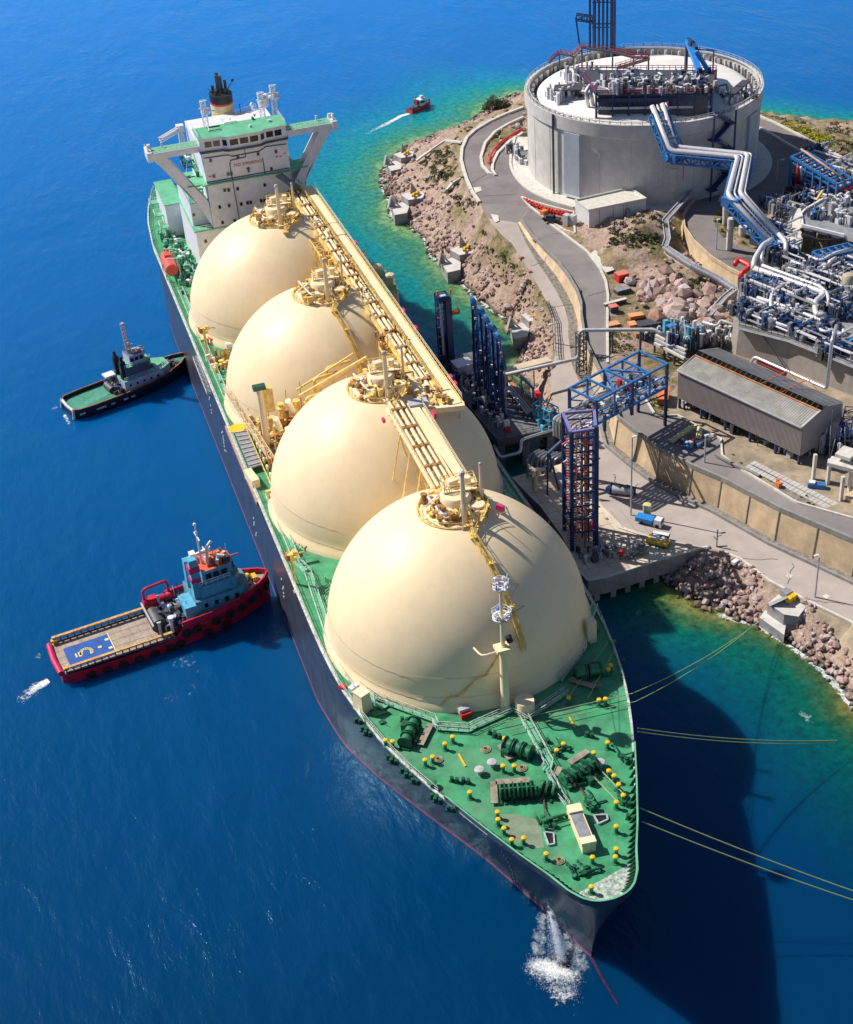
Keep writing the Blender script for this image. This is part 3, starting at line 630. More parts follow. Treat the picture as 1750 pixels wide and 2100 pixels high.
for x, z in ((8.2, 46.5), (7.3, 46.5), (9.3, 47), (-9, 44.6), (-8.3, 44.6)): w.box((x, 207.9, z), (.5, .1, .25))
w.build('small_notice', red, ship)
w = MB(); w.beam((7.0, 207, 42.5), (10.5, 203, 39.8), 2.4, .25, 0); w.rail([(6, 207, 42.7), (9.4, 203, 40)], 1, 1, .08, 1); w.rail([(8.2, 207.4, 42.7), (11.7, 203.4, 40)], 1, 1, .08, 1); w.build('access_ramp', [grey, timber], ship)
# railings and decks of the block
w = MB()
w.rail([(-10.3, 208, 53.85), (-10.3, 215.4, 53.85)], 1, 1.4, .07); w.rail([(10.3, 208, 53.85), (10.3, 215.4, 53.85)], 1, 1.4, .07); w.rail([(-14.4, 208.2, 31.8), (-10.4, 208.2, 31.8)], 1, 1.2, .07)
for s in (-1, 1): w.rail([(s*14.3, 208.2, 42.9), (s*14.3, 214, 42.9)], 1, 1.2, .07); w.rail([(s*14.3, 212, 37.6), (s*14.3, 231, 37.6)], 1, 1.2, .07)
w.build('deckhouse_railing', white, ship)
w = MB()
for z in (34.5, 37.7, 45.5): clutter(w, -12.4, 220, z if z != 45.5 else 42.9, 1.5, 8, 14, (0, 1), 1.6, int(z), .15)
clutter(w, 0, 214, 53.8, 8, 4, 10, (0, 0, 1), .7, 71, .1); w.build('deck_fittings', [white, dgreen], ship)
# funnel
fx, fy = .3, 235
w = MB(); w.box((fx, fy+1, 33), (11, 13, 27), 0, 0); w.box((fx, fy+1, 46.6), (11.2, 13.2, .2), 0, 1); w.build('engine_casing', [white, deckb], ship)
def oval(c, rx, ry, n=28): return [(c[0]+rx*cos(2*pi*i/n), c[1]+ry*sin(2*pi*i/n)) for i in range(n)]
w = MB(); w.prism(oval((fx, fy), 2.8, 3.8), 46.6, 52.5, 0); w.prism(oval((fx, fy), 2.84, 3.84), 52.5, 52.95, 1); w.prism(oval((fx, fy), 2.8, 3.8), 52.95, 54.8, 2, 2); w.build('funnel', [mat('funnel_buff', (.80, .62, .30), .45), red, black], ship, smooth='auto')
w = MB()
for dx, dy, h_ in ((-.5, 0, 4.4), (.5, .3, 4.0), (-.1, 1.4, 4.6), (-1.6, 1, 1.8), (1.6, .8, 2.8), (1.0, -1.3, 1.3), (-1.3, -1.2, 1.2)): w.cyl((fx+dx, fy+dy, 54.8), .38, h_, 10)
w.beam((fx+1.5, fy, 54.8), (fx+3.4, fy, 57.4), .2); w.ball((fx+3.4, fy, 57.4), .45, 8); w.beam((fx-1.8, fy, 54.8), (fx-3, fy, 56.5), .15); w.build('exhaust_pipes', dgrey, ship, smooth='auto')
w = MB(); w.beam((fx, fy-3.9, 49.6), (fx+7.3, fy-4.4, 50.6), .5, .5); w.rail([(fx+2.5, fy-4.4, 50), (fx+7.6, fy-4.4, 50.8)], 1.3, 1, .1); w.truss((fx+3.6, fy-4.4, 46.6), (fx+3.6, fy-4.4, 52.8), .7, .7, 5, .12)
w.build('signal_yard', white, ship)
for (x_, y_, z0, z1, sd) in ((11, 222, 53.5, 58.6, 1), (8, 223, 53.5, 57, 2), (-6.2, 221, 53.5, 58, 3)):
    w = MB(); w.truss((x_, y_, z0-3), (x_, y_, z1), 1.1, 1.1, 6, .16, 0, V((0, 1, 0))); w.box((x_, y_, z1), (2, .3, .25), .4); w.box((x_, y_-.3, z1-1.6), (2.6, .3, .3), -.4); clutter(w, x_, y_, z1-3, .9, .9, 8, (0,), 1.3, sd, .12)
    w.build('radar_mast', white, ship)
w = MB(); w.tube([(9.5, 224, 53.2), (9.5, 224, 55)], .5, 10); w.ball((9.5, 224, 55.6), .9, 12); w.tube([(5.5, 222, 53.5), (5.5, 222, 54.6)], .2, 8); w.ball((5.5, 222, 55), .55, 10); w.build('satellite_dome', white, ship, smooth=True)
# aft decks, provision crane, lifeboat
w = MB(); w.box((-15.4, 246, 23.4), (4.4, 17, 8.4), 0, 0); w.box((-15.4, 246, 27.7), (4.8, 17.4, .2), 0, 1); w.box((-11.5, 240, 22), (3.5, 14, 5.4), 0, 0); w.box((-11.5, 240, 24.8), (3.6, 14.4, .2), 0, 1); w.box((13.5, 240, 23.4), (6, 17, 8.4), 0, 0); w.box((13.5, 240, 27.7), (6.4, 17.4, .2), 0, 1)
w.box((0, 254, 22), (18, 14, 5.6), 0, 0); w.box((0, 254, 24.9), (18.3, 14.3, .2), 0, 1)
for i in range(3): w.box((-18.6, 238+i*8, 22+i*.3), (2.4, 3, .2), 0, 1); w.rail([(-19.8, 236.5+i*8, 22.1), (-19.8, 239.5+i*8, 22.1), (-17.5, 239.5+i*8, 22.1)], 1, 1, .09, 0)
w.build('aft_deckhouse', [white, deckb], ship)
w = MB(); w.tube([(-11.5, 230, 42.9), (-11.5, 230, 49)], .7, 10); w.truss((-11.5, 230, 49), (-17.5, 222, 49.8), .9, .9, 8, .2); w.box((-11.5, 230, 49.5), (1.8, 1.8, 1.6)); w.build('provision_crane', white, ship)
w = MB()
for x in (-17, -18.5, -15.5): w.beam((x, 228, D+.4), (x, 212, D+.4), .2, .3, 0)
clutter(w, -18.0, 232, D, 2.4, 9, 60, (0, 0, 1, 2), 2.0, 95, .13); clutter(w, -17.5, 215, D, 3.3, 11, 80, (0, 0, 1, 2), 2.2, 91, .14); clutter(w, -18.5, 234, D, 2, 8, 20, (0, 1), 1.5, 92, .14); clutter(w, -18.5, 196, D, 2.5, 6, 24, (0, 1), 1.2, 94, .12)
for y in (206, 214, 222): w.rail([(-21.8, y, D), (-15.5, y, D)], 1.1, 1.2, .09, 0)
w.build('aft_deck_machinery', [deckb, dgreen, white], ship)
q = G('a', 330, 1440, 22.3); w = MB()
for i, (t, r_) in enumerate([(0, .5), (.08, 1.1), (.2, 1.45), (.8, 1.45), (.93, 1.1), (1, .4)]): pass
w.tube([(q.x, q.y-4.2+8.4*t, 22.4) for t in (0, .07, .2, .5, .8, .93, 1)], 1.5, 14); w.box((q.x, q.y+1.6, 23.9), (1.5, 2, .9)); w.build('lifeboat', mat('lifeboat_red', (.80, .10, .07), .4, var=.1), ship, smooth='auto')
w = MB()
for dy in (-3, 3): w.beam((q.x+2.2, q.y+dy, D), (q.x+1.7, q.y+dy, 24.6), .4); w.beam((q.x+1.7, q.y+dy, 24.6), (q.x-.6, q.y+dy, 25), .3); w.beam((q.x-1.4, q.y+dy, D), (q.x-1.4, q.y+dy, 21.2), .3)
w.build('lifeboat_davit', whitew, ship)
# cargo machinery room on the port deck
w = MB(); pl = [(15.8, 164.8), (19.8, 163.3), (22.2, 164.2), (23.2, 167), (22.6, 176), (21, 182), (15.8, 183)]
w.prism(pl, D, 27.6, 0, 1); w.rail([(x, y, 27.6) for x, y in pl], 1, 1.4, .08, 0)
for (x_, y_, r_, h_) in ((21.9, 168.3, .75, 2.6), (20.8, 174.5, .75, 2.4), (19, 181, .8, 3.4), (17.2, 183.5, .6, 2.6), (19, 166.5, .6, 2.4)): w.cyl((x_, y_, 27.6), r_, h_, 10, 0); w.lathe((x_, y_, 27.6+h_), [(r_*1.35, -.3), (r_*1.3, .2), (.01, .6)], 12, 2)
w.beam((16, 178, 28.6), (20, 181, 28.6), .6, .5, 2); w.build('machinery_house', [mat('brown_cream_paint', (.55, .38, .20), .5), deckb, creamw], ship, smooth='auto')
# starboard manifold
w = MB(); P = [G('c', *q, D+1.2) for q in [(355,880),(440,868),(548,1120),(465,1145)]]
w.prism([(p.x, p.y) for p in P], D+.9, D+1.2, 0)
for i in range(9): t = (i+.5)/9; w.beam(P[0].lerp(P[3], t)+V((0,0,.1)), P[1].lerp(P[2], t)+V((0,0,.1)), .18, .2, 1)
w.build('drip_tray_grating', [grey, lgrey], ship)
q = G('c', 378, 870, D+1); w = MB(); w.lathe((q.x, q.y, D+1.26), [(1.7, 0), (1.7, .08), (.01, .09)], 20); w.build('landing_spot', yellow, ship)
w = MB()
for i in range(7):
    y = 112.5+i*2.9; w.tube(bend([(-8-abs(i-3)*1.5, y, D+3.4), (-17, y, D+3.4), (-17.5, y, D+2.2), (-19.2, y, D+2.2)], .6), .42, 10, 0); w.cyl((-17.2, y, D), .2, 2.2, 8, 1)
    w.tube([(-19.4, y, D+2.2), (-19.1, y, D+2.2)], .62, 12, 2); w.tube([(-16.4, y, D+3.4), (-16.1, y, D+3.4)], .6, 12, 2); w.cyl((-15.2, y, D+3.5), .22, 1.3, 8, 1); w.cyl((-15.2, y, D+4.7), .5, .12, 10, 2)
w.build('manifold_pipes', [gold, goldd, creamw], ship, smooth='auto')
w = MB(); clutter(w, -17.4, 122, D, 1.3, 11.5, 170, (0, 0, 0, 1, 2, 3), 4.4, 51, .2); clutter(w, -13.5, 122.3, D, 3.0, 3.6, 60, (0, 0, 0, 1, 2), 7.5, 52, .26); clutter(w, -15.5, 137, D, 3, 3, 40, (0, 1, 2), 4.5, 53, .14); clutter(w, -9, 123, D, 4.5, 3.5, 70, (0, 0, 1, 2), 10, 55, .26)
w.rail([(-19.9, 108, D+1.3), (-19.9, 136, D+1.3)], 1.1, 1.6, .09, 0); w.build('manifold_gear', [gold, goldd, creamw, dgrey], ship)
w = MB(); q = G('u', 597, 1000, D+3); w.tube([(q.x, q.y, D), (q.x, q.y, D+16)], .75, 12, 0, .6); w.box((q.x+1.5, q.y+.6, D+13), (2, 1.2, 5), 0, 1); w.box((q.x, q.y, D+16.3), (2.4, 1.4, .8), 0, 2)
w.beam((q.x-1, q.y-4, D+4), (q.x-5, q.y+12, D+11), .6, .6, 0); w.truss((q.x-.5, q.y-6, D+3.5), (q.x-4.5, q.y+10, D+10.5), .9, .9, 12, .14, 0)
w.build('manifold_crane', [cream, gold, dgreen], ship, smooth='auto')
w = MB()
for k_, a, b_ in (('u', (855,410), (920,540)), ('u', (700,640), (750,760))): w.tube([G(k_, *a, D+14), G(k_, *b_, D+11)], .6, 10, 0)
for (x_, y_, z_) in ((-6.5, 124.5, 33), (-3.5, 126, 34), (-9, 121.5, 31)): w.tube(bend([(x_, y_, D), (x_, y_, z_), (x_+5, y_, z_+.5)], 1), .35, 8, 1)
for i in range(6): w.beam((-11+i*2.6, 122, D), (-11+i*2.6, 122, 30+i), .3, .3, 1); w.beam((-11+i*2.6, 122, 28+i), (-8.4+i*2.6, 122, 24+i), .2, .2, 1)
w.beam((-10, 122.5, 31.2), (4, 122.5, 36.5), .4, .5, 1); w.beam((-10, 125, 31.2), (2, 125, 36.5), .3, .3, 1)
w.build('crossover_pipes', [creamw, gold], ship, smooth='auto')
w = MB(); q = G('u', 395, 1400, D+1); w.box((q.x, q.y, D+.9), (1.5, 4.6, 1.8), .15); w.build('hose_locker', cream, ship)
w = MB(); w.beam((-21.5, 106.5, D+2.6), (-13, 106.5, D+2.6), .5, .6); 
for x_ in (-21, -16): w.beam((x_, 106.5, D), (x_, 106.5, D+2.6), .35)
w.beam((-16.5, 107, D+3), (-15, 95, D+1.5), .35); w.build('ladder_gantry', gold, ship)
w = MB(); w.beam((-23.15, 108, D-.5), (-23.15, 138, D-.5), .35, .8); w.beam((-23.1, 78, D-.2), (-23.1, 79, D-.2), .3)
w.build('rubbing_strake', mat('salmon_paint', (.50, .30, .22), .6, var=.3, scale=1), ship)
w = MB(); w.truss((-23.5, 171, D-1), (-23.4, 156, D-2.2), .9, .5, 14, .12); w.build('gangway_ladder', lgrey, ship)
w = MB()   # clutter beside domes 3 and 4, starboard
clutter(w, -18.7, 164, D, 2.6, 3.5, 34, (0, 1, 2), 2.6, 61, .14); clutter(w, -19.5, 180, D, 1.4, 6, 26, (3, 3, 1, 0), 1.4, 62, .1); clutter(w, -19.5, 150, D, 1.6, 10, 30, (3, 3, 4), 1.1, 63, .1); clutter(w, -19.5, 92, D, 1.2, 10, 22, (3, 3, 4), .9, 64, .1)
w.build('side_deck_fittings', [gold, goldd, white, deckb, dgreen], ship)
w = MB(); q = G('B', 940, 1650, D+.8); w.box((q.x, q.y, D+.7), (2.0, 1.6, 1.4), .3); q2 = G('c', 225, 225, D+.7); w.box((-9.6, 83.5, D+.6), (.9, .9, 1.1)); w.build('fire_station', red, ship)
w = MB(); q = G('c', 330, 275, D+.8); w.tube([(q.x-1, q.y, D+.9), (q.x+1.2, q.y, D+.9)], .8, 12); w.build('foam_tank', white, ship, smooth='auto')

# draught marks and small white marks on the starboard side
w = MB()
for y0, z0 in ((146, 13), (146.8, 12), (118, 9), (92, 12), (160, 14)):
    for i in range(5): w.box((-23.06, y0+random.uniform(-.8, .8), z0-i*1.1), (.06, .5, .35))
for i in range(9): b_ = half(20, 1.2+i*.9); w.box((-b_-.06, 20, 1.2+i*.9), (.1, .35, .3), -.5)
w.build('draught_mark', white, ship)
w = MB()
for k_, x_, y_ in (('r', 150, 330), ('s', 1050, 600), ('r', 520, 520), ('d', 1650, 1330), ('r', 900, 1460)):
    q = G(k_, x_, y_, D+.1)
    for j in range(3): w.tube([(q.x+(.75-.2*j)*cos(a*.52), q.y+(.75-.2*j)*sin(a*.52), D+.1+.08*j) for a in range(13)], .09, 5)
w.build('rope_coil', mat('hemp_rope', (.34, .30, .18), .9, var=.2, scale=4), ship)
# ================================================================ SEA
SH = [('w', q) for q in [(1950,285),(1750,258),(1650,245),(1596,236),(1560,231)]]
SHORE = [G(k, *q, 0) for k, q in SH]+[V((168, 318, 0)), V((145, 345, 0))]
SHORE += [G('w', *q, 0) for q in [(1060,190),(1030,207)]]+[G('k', *q, 0) for q in [(815,215),(740,275),(640,325),(540,350),(440,390),(330,430),(250,480),(180,540),(110,620),(95,700),(110,780),(150,850),(165,960),(270,1010),(400,1110),(450,1250),(540,1310),(610,1390),(700,1470),(760,1540),(900,1640),(1000,1700),(1060,1790),(1100,1850),(1090,1950),(1050,2060)]]
SHORE += [V(q) for q in [(51,160,0),(48,150,0),(45,136,0),(42,122,0),(40,110,0),(38,98,0),(40,88,0),(46,83.5,0)]]
SHORE += [G('o', *q, 0) for q in [(400,480),(450,530),(560,585),(700,630),(800,650),(900,715),(960,750),(1100,860),(1200,965),(1266,1055)]]+[V((65,20,0)), V((72,-10,0)), V((80,-50,0)), V((95,-120,0))]
LANDP = SHORE+[V((400,-120,0)), V((400,260,0))]
def inside(p, poly):
    c = False; n = len(poly); j = n-1
    for i in range(n):
        a, b = poly[i], poly[j]
        if (a[1] > p[1]) != (b[1] > p[1]) and p[0] < (b[0]-a[0])*(p[1]-a[1])/(b[1]-a[1])+a[0]: c = not c
        j = i
    return c
def segd(p, a, b):
    dx, dy = b[0]-a[0], b[1]-a[1]; t = max(0, min(1, ((p[0]-a[0])*dx+(p[1]-a[1])*dy)/(dx*dx+dy*dy+1e-9))); return hypot(p[0]-a[0]-t*dx, p[1]-a[1]-t*dy)
def dist(p, line): return min(segd(p, a, b) for a, b in zip(line, line[1:]))
def axis(lo, hi, step, far0, far1):
    a = []; x = lo; s = step
    while x > far0: s *= 1.5; x -= s; a.append(x)
    a = a[::-1]; x = lo
    while x < hi: a.append(x); x += step
    s = step
    while x < far1: a.append(x); s *= 1.5; x += s
    return a
ax, ay = axis(20, 220, 2.5, -1500, 2500), axis(-40, 400, 2.5, -600, 4500)
vv = [(x, y, 0) for y in ay for x in ax]; n = len(ax)
dep = []
for x, y, _ in vv:
    if -60 < x < 320 and -140 < y < 460:
        d = dist((x, y), SHORE[:-1]); wid_ = 30+max(0, min(1, (y-120)/120))*34
        if y > 150: wid_ *= 1-.62*max(0, min(1, (x-100)/40))
        dep.append(0 if inside((x, y), LANDP) else min(1, d/wid_))
    else: dep.append(1)
me = bpy.data.meshes.new('water'); me.from_pydata(vv, [], [(j*n+i, j*n+i+1, (j+1)*n+i+1, (j+1)*n+i) for j in range(len(ay)-1) for i in range(n-1)])
at_ = me.attributes.new('depth', 'FLOAT', 'POINT'); at_.data.foreach_set('value', dep)
m = bpy.data.materials.new('sea_water'); m.use_nodes = True; nt = m.node_tree; N_ = nt.nodes; L = nt.links; b = N_['Principled BSDF']
b.inputs['Roughness'].default_value = .2; b.subsurface_method = 'BURLEY'; b.inputs['Subsurface Weight'].default_value = .85; b.inputs['Subsurface Radius'].default_value = (1.5, 3.5, 4.5); b.inputs['Subsurface Scale'].default_value = 1; b.inputs['IOR'].default_value = 1.333; b.inputs['Specular Tint'].default_value = (.3, .8, 1, 1)
a = N_.new('ShaderNodeAttribute'); a.attribute_name = 'depth'; pos = N_.new('ShaderNodeNewGeometry').outputs['Position']
def noise(sc, det, map_=None, rough=.6, dist_=0):
    t = N_.new('ShaderNodeTexNoise'); t.inputs['Scale'].default_value = sc; t.inputs['Detail'].default_value = det; t.inputs['Roughness'].default_value = rough; t.inputs['Distortion'].default_value = dist_
    v = pos
    if map_:
        mp = N_.new('ShaderNodeMapping'); mp.inputs['Scale'].default_value = map_[0]; mp.inputs['Rotation'].default_value = (0, 0, map_[1]); L.new(pos, mp.inputs['Vector']); v = mp.outputs[0]
    L.new(v, t.inputs['Vector']); return t.outputs['Fac']
def mth(op, x, y, clamp=False):
    t = N_.new('ShaderNodeMath'); t.operation = op; t.use_clamp = clamp
    for i, q in enumerate((x, y)):
        if isinstance(q, (int, float)): t.inputs[i].default_value = q
        else: L.new(q, t.inputs[i])
    return t.outputs[0]
nz = noise(.05, 8, None, .7, .6)
dd = mth('ADD', a.outputs['Fac'], mth('MULTIPLY', mth('SUBTRACT', nz, .5), .45), True)
cr = N_.new('ShaderNodeValToRGB'); L.new(dd, cr.inputs['Fac']); el = cr.color_ramp.elements
el[0].position = 0; el[0].color = (.11, .10, .045, 1); el[1].position = 1; el[1].color = (.0004, .030, .095, 1)
for p_, c_ in ((.07, (.03, .062, .032, 1)), (.22, (.002, .060, .062, 1)), (.45, (.0010, .046, .084, 1)), (.72, (.0006, .034, .092, 1))):
    e_ = el.new(p_); e_.color = c_
# small-scale mottling of the sea bed seen through the shallows
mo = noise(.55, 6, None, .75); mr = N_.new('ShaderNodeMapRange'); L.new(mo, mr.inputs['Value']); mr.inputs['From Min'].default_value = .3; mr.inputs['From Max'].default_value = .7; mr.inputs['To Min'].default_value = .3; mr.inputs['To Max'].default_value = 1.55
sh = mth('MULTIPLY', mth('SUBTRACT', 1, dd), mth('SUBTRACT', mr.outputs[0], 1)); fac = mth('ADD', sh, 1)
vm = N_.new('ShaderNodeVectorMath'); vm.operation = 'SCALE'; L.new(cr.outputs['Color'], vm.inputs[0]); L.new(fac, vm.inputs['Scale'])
# haze and sky reflection painted into the sea colour, paler with distance
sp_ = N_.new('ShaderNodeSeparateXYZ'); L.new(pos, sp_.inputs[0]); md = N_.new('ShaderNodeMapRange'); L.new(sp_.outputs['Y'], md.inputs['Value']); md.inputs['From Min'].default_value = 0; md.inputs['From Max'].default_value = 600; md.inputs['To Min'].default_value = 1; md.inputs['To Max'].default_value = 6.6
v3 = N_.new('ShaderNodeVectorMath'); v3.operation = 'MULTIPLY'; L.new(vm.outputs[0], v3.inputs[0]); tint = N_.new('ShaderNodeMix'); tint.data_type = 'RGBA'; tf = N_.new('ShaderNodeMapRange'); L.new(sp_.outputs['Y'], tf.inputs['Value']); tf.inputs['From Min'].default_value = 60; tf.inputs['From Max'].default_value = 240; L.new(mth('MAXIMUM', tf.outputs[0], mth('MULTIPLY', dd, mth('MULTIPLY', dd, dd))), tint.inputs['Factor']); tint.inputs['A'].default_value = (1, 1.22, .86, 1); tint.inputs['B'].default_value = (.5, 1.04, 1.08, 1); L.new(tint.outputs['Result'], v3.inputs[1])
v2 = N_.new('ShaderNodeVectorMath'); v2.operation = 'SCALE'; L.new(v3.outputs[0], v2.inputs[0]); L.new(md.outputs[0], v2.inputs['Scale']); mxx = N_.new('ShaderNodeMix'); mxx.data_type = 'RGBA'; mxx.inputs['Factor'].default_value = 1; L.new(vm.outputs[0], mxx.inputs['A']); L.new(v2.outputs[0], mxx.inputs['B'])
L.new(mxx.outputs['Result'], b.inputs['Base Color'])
w1 = noise(.34, 5, ((1, .42, 1), R(62)), .62, .3); w2 = noise(.95, 5, ((1, .38, 1), R(58)), .62); w0 = noise(.07, 3, ((1, .5, 1), R(75)))
wp_ = N_.new('ShaderNodeMapRange'); L.new(noise(.018, 4, ((1, .6, 1), R(20)), .6, .5), wp_.inputs['Value']); wp_.inputs['From Min'].default_value = .35; wp_.inputs['From Max'].default_value = .65; wp_.inputs['To Min'].default_value = .45; wp_.inputs['To Max'].default_value = 1.5
hgt0 = mth('ADD', mth('ADD', mth('MULTIPLY', w1, .4), mth('MULTIPLY', w2, .10)), mth('MULTIPLY', w0, .8))
hgt = mth('MULTIPLY', hgt0, wp_.outputs[0])
bp = N_.new('ShaderNodeBump'); bp.inputs['Strength'].default_value = 1; bp.inputs['Distance'].default_value = .66; L.new(hgt, bp.inputs['Height']); L.new(bp.outputs['Normal'], b.inputs['Normal'])
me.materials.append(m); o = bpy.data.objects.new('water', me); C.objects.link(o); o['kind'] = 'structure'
# ================================================================ LAND
def K(k, pts):      # [(x, y, z), ...] seen in view k
    return [G(k, x, y, z) for x, y, z in pts]
BOX = V((0,0,0))
OUT = K('k', [(1100,185,14.6),(980,230,14.6),(860,285,14.6),(760,345,14.5),(700,400,14.4),(665,480,14.3),(660,560,14.2),(680,640,14),(700,700,13.9),(740,790,13.7),(790,860,13.5),(850,970,13.2),(940,1080,12.7),(1020,1150,12.2),(1100,1270,11.3),(1180,1400,10.3),(1270,1570,9),(1300,1650,8.4),(1320,1800,7.4),(1325,1960,6.6)])+K('l', [(865,720,6.2),(862,850,5.8),(880,1000,5.4)])
OUT += [V((47, 117, 5.1)), V((44, 108, 5)), V((42.5, 100, 5)), V((43.5, 92, 5)), V((48, 86, 5))]+K('n', [(1530,1000,5)])+K('o', [(560,272,5),(640,300,5),(720,335,5),(860,440,5),(1060,545,5),(1266,645,5)])+[V((68.5, 24, 5)), V((76, -10, 5)), V((86, -60, 5))]
# foot and top of the long retaining wall, and of the wall between the two roads
ISF = K('k', [(1062,1000,13.1),(1140,1130,12.2),(1230,1250,11.3),(1330,1370,10.4),(1400,1480,9.7),(1460,1600,8.9),(1488,1700,8.3),(1490,1800,7.7)])+K('l', [(1065,580,6.8),(1080,700,6.2)])
WF = ISF+[V((57.3,128,5.3)), V((55.0,120,5.1)), V((56.3,112.5,5)), V((57.8,105.2,5)), V((60.9,97,5)), V((64.1,90.8,5)), V((69,77,5)), V((76.3,61.7,5)), V((83,46,5)), V((94,20,5)), V((110,-20,5)), V((122,-60,5))]
zt_ = [13.3,13.3,13.2,13.1,13,12.8,12.6,12.4,11.9,11.7]+[11.3,11.1,11.0,11.0,11.0,11.0,11.3,11.7,12,12,12,12]
def offset(line, d):
    o = []
    for i, p in enumerate(line):
        a = line[max(0, i-1)]; b = line[min(len(line)-1, i+1)]; t = (b-a); t.z = 0; t.normalize(); o.append(V((p.x-t.y*d, p.y+t.x*d, p.z)))
    return o
WT = [V((p.x, p.y, z)) for p, z in zip(offset(WF, .75), zt_)]
LRR = offset(WF, -2.2)       # kerb edge of the lower road
for i in range(3): LRR[i] = WF[i]+(LRR[i]-WF[i])*((i+.3)/3)
URL = offset(WT, .8)
URR = K('k', [(1250,980,13.4),(1400,1090,13.3),(1560,1210,13.1),(1650,1330,12.9),(1690,1420,12.7),(1705,1520,12.5),(1700,1700,12.2)])+K('l', [(1265,690,11.8)])+[V((67.5,136,11.3)), V((64.8,128,11.1))]+K('m', [(170,1205,11),(345,1200,11),(540,1310,11),(690,1390,11),(700,1520,11),(800,1600,11),(1000,1720,11.2),(1300,1900,11.5)])+[V((84,64,12)), V((92,46,12)), V((110,10,12)), V((130,-60,12))]
TC = V((116.6, 240.5, 14.5)); TR = 31.8; TB, TT = 14.5, 36.5
IN = K('k', [(1100,255,14.6),(1000,300,14.6),(900,360,14.5),(830,440,14.4),(800,540,14.3),(810,600,14.2),(860,655,14.1),(905,670,14.1)])
RG = K('k', [(905,670,14.1),(880,630,14.2),(885,580,14.2),(920,510,14.3),(1000,430,14.4),(1100,365,14.5)])
def arc(r, a0, a1, n, z): return [V((TC.x+r*cos(R(a0+(a1-a0)*i/n)), TC.y+r*sin(R(a0+(a1-a0)*i/n)), z)) for i in range(n+1)]
AP = K('k', [(1040,400,14.6),(1010,530,14.5),(1010,610,14.4),(1060,700,14.3),(1150,780,14.3),(1300,850,14.2),(1460,895,14.2)])
ISL = K('k', [(1090,820,13.9),(1160,850,13.9),(1300,890,14),(1460,930,14.1),(1460,960,14),(1470,1080,13.9),(1400,1060,13.5),(1250,965,13.6),(1150,890,13.8)])
RROAD_N = K('j', [(866,285,14.6),(1000,340,14.8),(1200,440,15),(1350,520,15.2),(1480,590,15.4),(1690,690,15.6)])
RROAD_S = K('j', [(866,380,14.6),(1000,450,14.8),(1130,530,15),(1240,590,15.2),(1400,690,15.5),(1600,800,15.6)])
RAMP_W = K('j', [(400,970,14.2),(290,1060,14.5),(240,1150,14.8),(250,1250,15),(330,1370,15.2),(480,1510,15.4),(640,1610,15.6),(830,1700,16)])
RAMP_E = K('j', [(560,960,14.3),(500,1100,14.6),(510,1230,14.9),(580,1330,15.1),(700,1400,15.3),(860,1430,15.5)])
RFOOT = [V((p.x, p.y, 11.6)) for p in offset(RAMP_W, -.5)]
PLAT = [V(q) for q in [(91, 134.5, 18), (91.3, 137.5, 18), (100, 152, 18), (112, 158, 18), (150, 158, 18), (170, 60, 18), (120, 60, 18), (104.5, 109, 18), (98, 124.5, 18)]]
PFOOT = [V((p.x, p.y, 11.3)) for p in offset(PLAT, 0)]
def offp(poly, d):
    n = len(poly); A_ = sum(poly[i].x*poly[(i+1) % n].y-poly[(i+1) % n].x*poly[i].y for i in range(n)); s = 1 if A_ > 0 else -1; o = []
    for i in range(n):
        e1 = poly[i]-poly[i-1]; e2 = poly[(i+1) % n]-poly[i]; e1.z = e2.z = 0; e1.normalize(); e2.normalize()
        nn = V((e1.y+e2.y, -e1.x-e2.x, 0))*s; nn.normalize(); o.append(poly[i]+nn*d)
    return o
PFOOT = [V((p.x, p.y, 11.3)) for p in offp(PLAT, .5)]
TOE = [p+V((0, 0, 0)) for p in SHORE]
SEA = offset(SHORE, -1); cx_ = 0
SEAB = []
for i, p in enumerate(SHORE):
    a = SHORE[max(0, i-1)]; b = SHORE[min(len(SHORE)-1, i+1)]; t = b-a; t.normalize(); q = V((p.x+t.y*5, p.y-t.x*5, -3.5))
    if inside(q, LANDP): q = V((p.x-t.y*5, p.y+t.x*5, -3.5))
    SEAB.append(q)
RC = [arc(TR+4.2, -75, 190, 60, 14.5), arc(TR+13, -72, 62, 30, 14.5), arc(TR+4.2, 190, 285, 24, 14.5)]
lines = [(RC[0], 0), (RC[1], 0), (RC[2], 0), (SHORE, 0), (OUT, 0), (WF, 0), (WT, 0), (LRR, 0), (URL, 0), (URR, 0), (IN, 0), (RG, 0), (AP, 0), (ISL, 1), (RROAD_N, 0), (RROAD_S, 0), (RAMP_W, 0), (RAMP_E, 0), (RFOOT, 0), (PLAT, 1), (PFOOT, 1)]
spots = SEAB+arc(TR+1, 0, 360, 40, 14.5)+arc(20, 0, 360, 8, 14.5)+arc(TR+9, -70, 60, 10, 14.5)
spots += [V(q) for q in [(400,-120,12), (400,260,10), (190,270,4), (230,240,8), (200,230,14), (170,250,13), (160,275,9), (150,300,6), (140,320,4), (128,335,3), (118,330,6), (110,312,11), (120,305,14), (74,295,7), (66,288,5), (62,275,4), (60,262,5), (58,250,4.6), (64,255,9), (59,238,5.5), (60,225,5), (60,212,5), (60,198,5), (57,185,4), (80,120,11), (82,110,11), (88,110,11), (95,80,11.5), (75,135,11.3), (80,145,11.4), (74,160,12), (88,160,12.5), (100,175,15), (92,190,18), (100,195,19), (88,200,16), (84,205,14.5), (78,185,12.8), (80,170,12.4), (100,165,13), (135,190,14.5), (150,200,14.8), (130,175,15.5), (160,170,17), (200,150,17), (36,104,-2), (36,112,-2)]]
P2 = []; PZ = []; ED = []
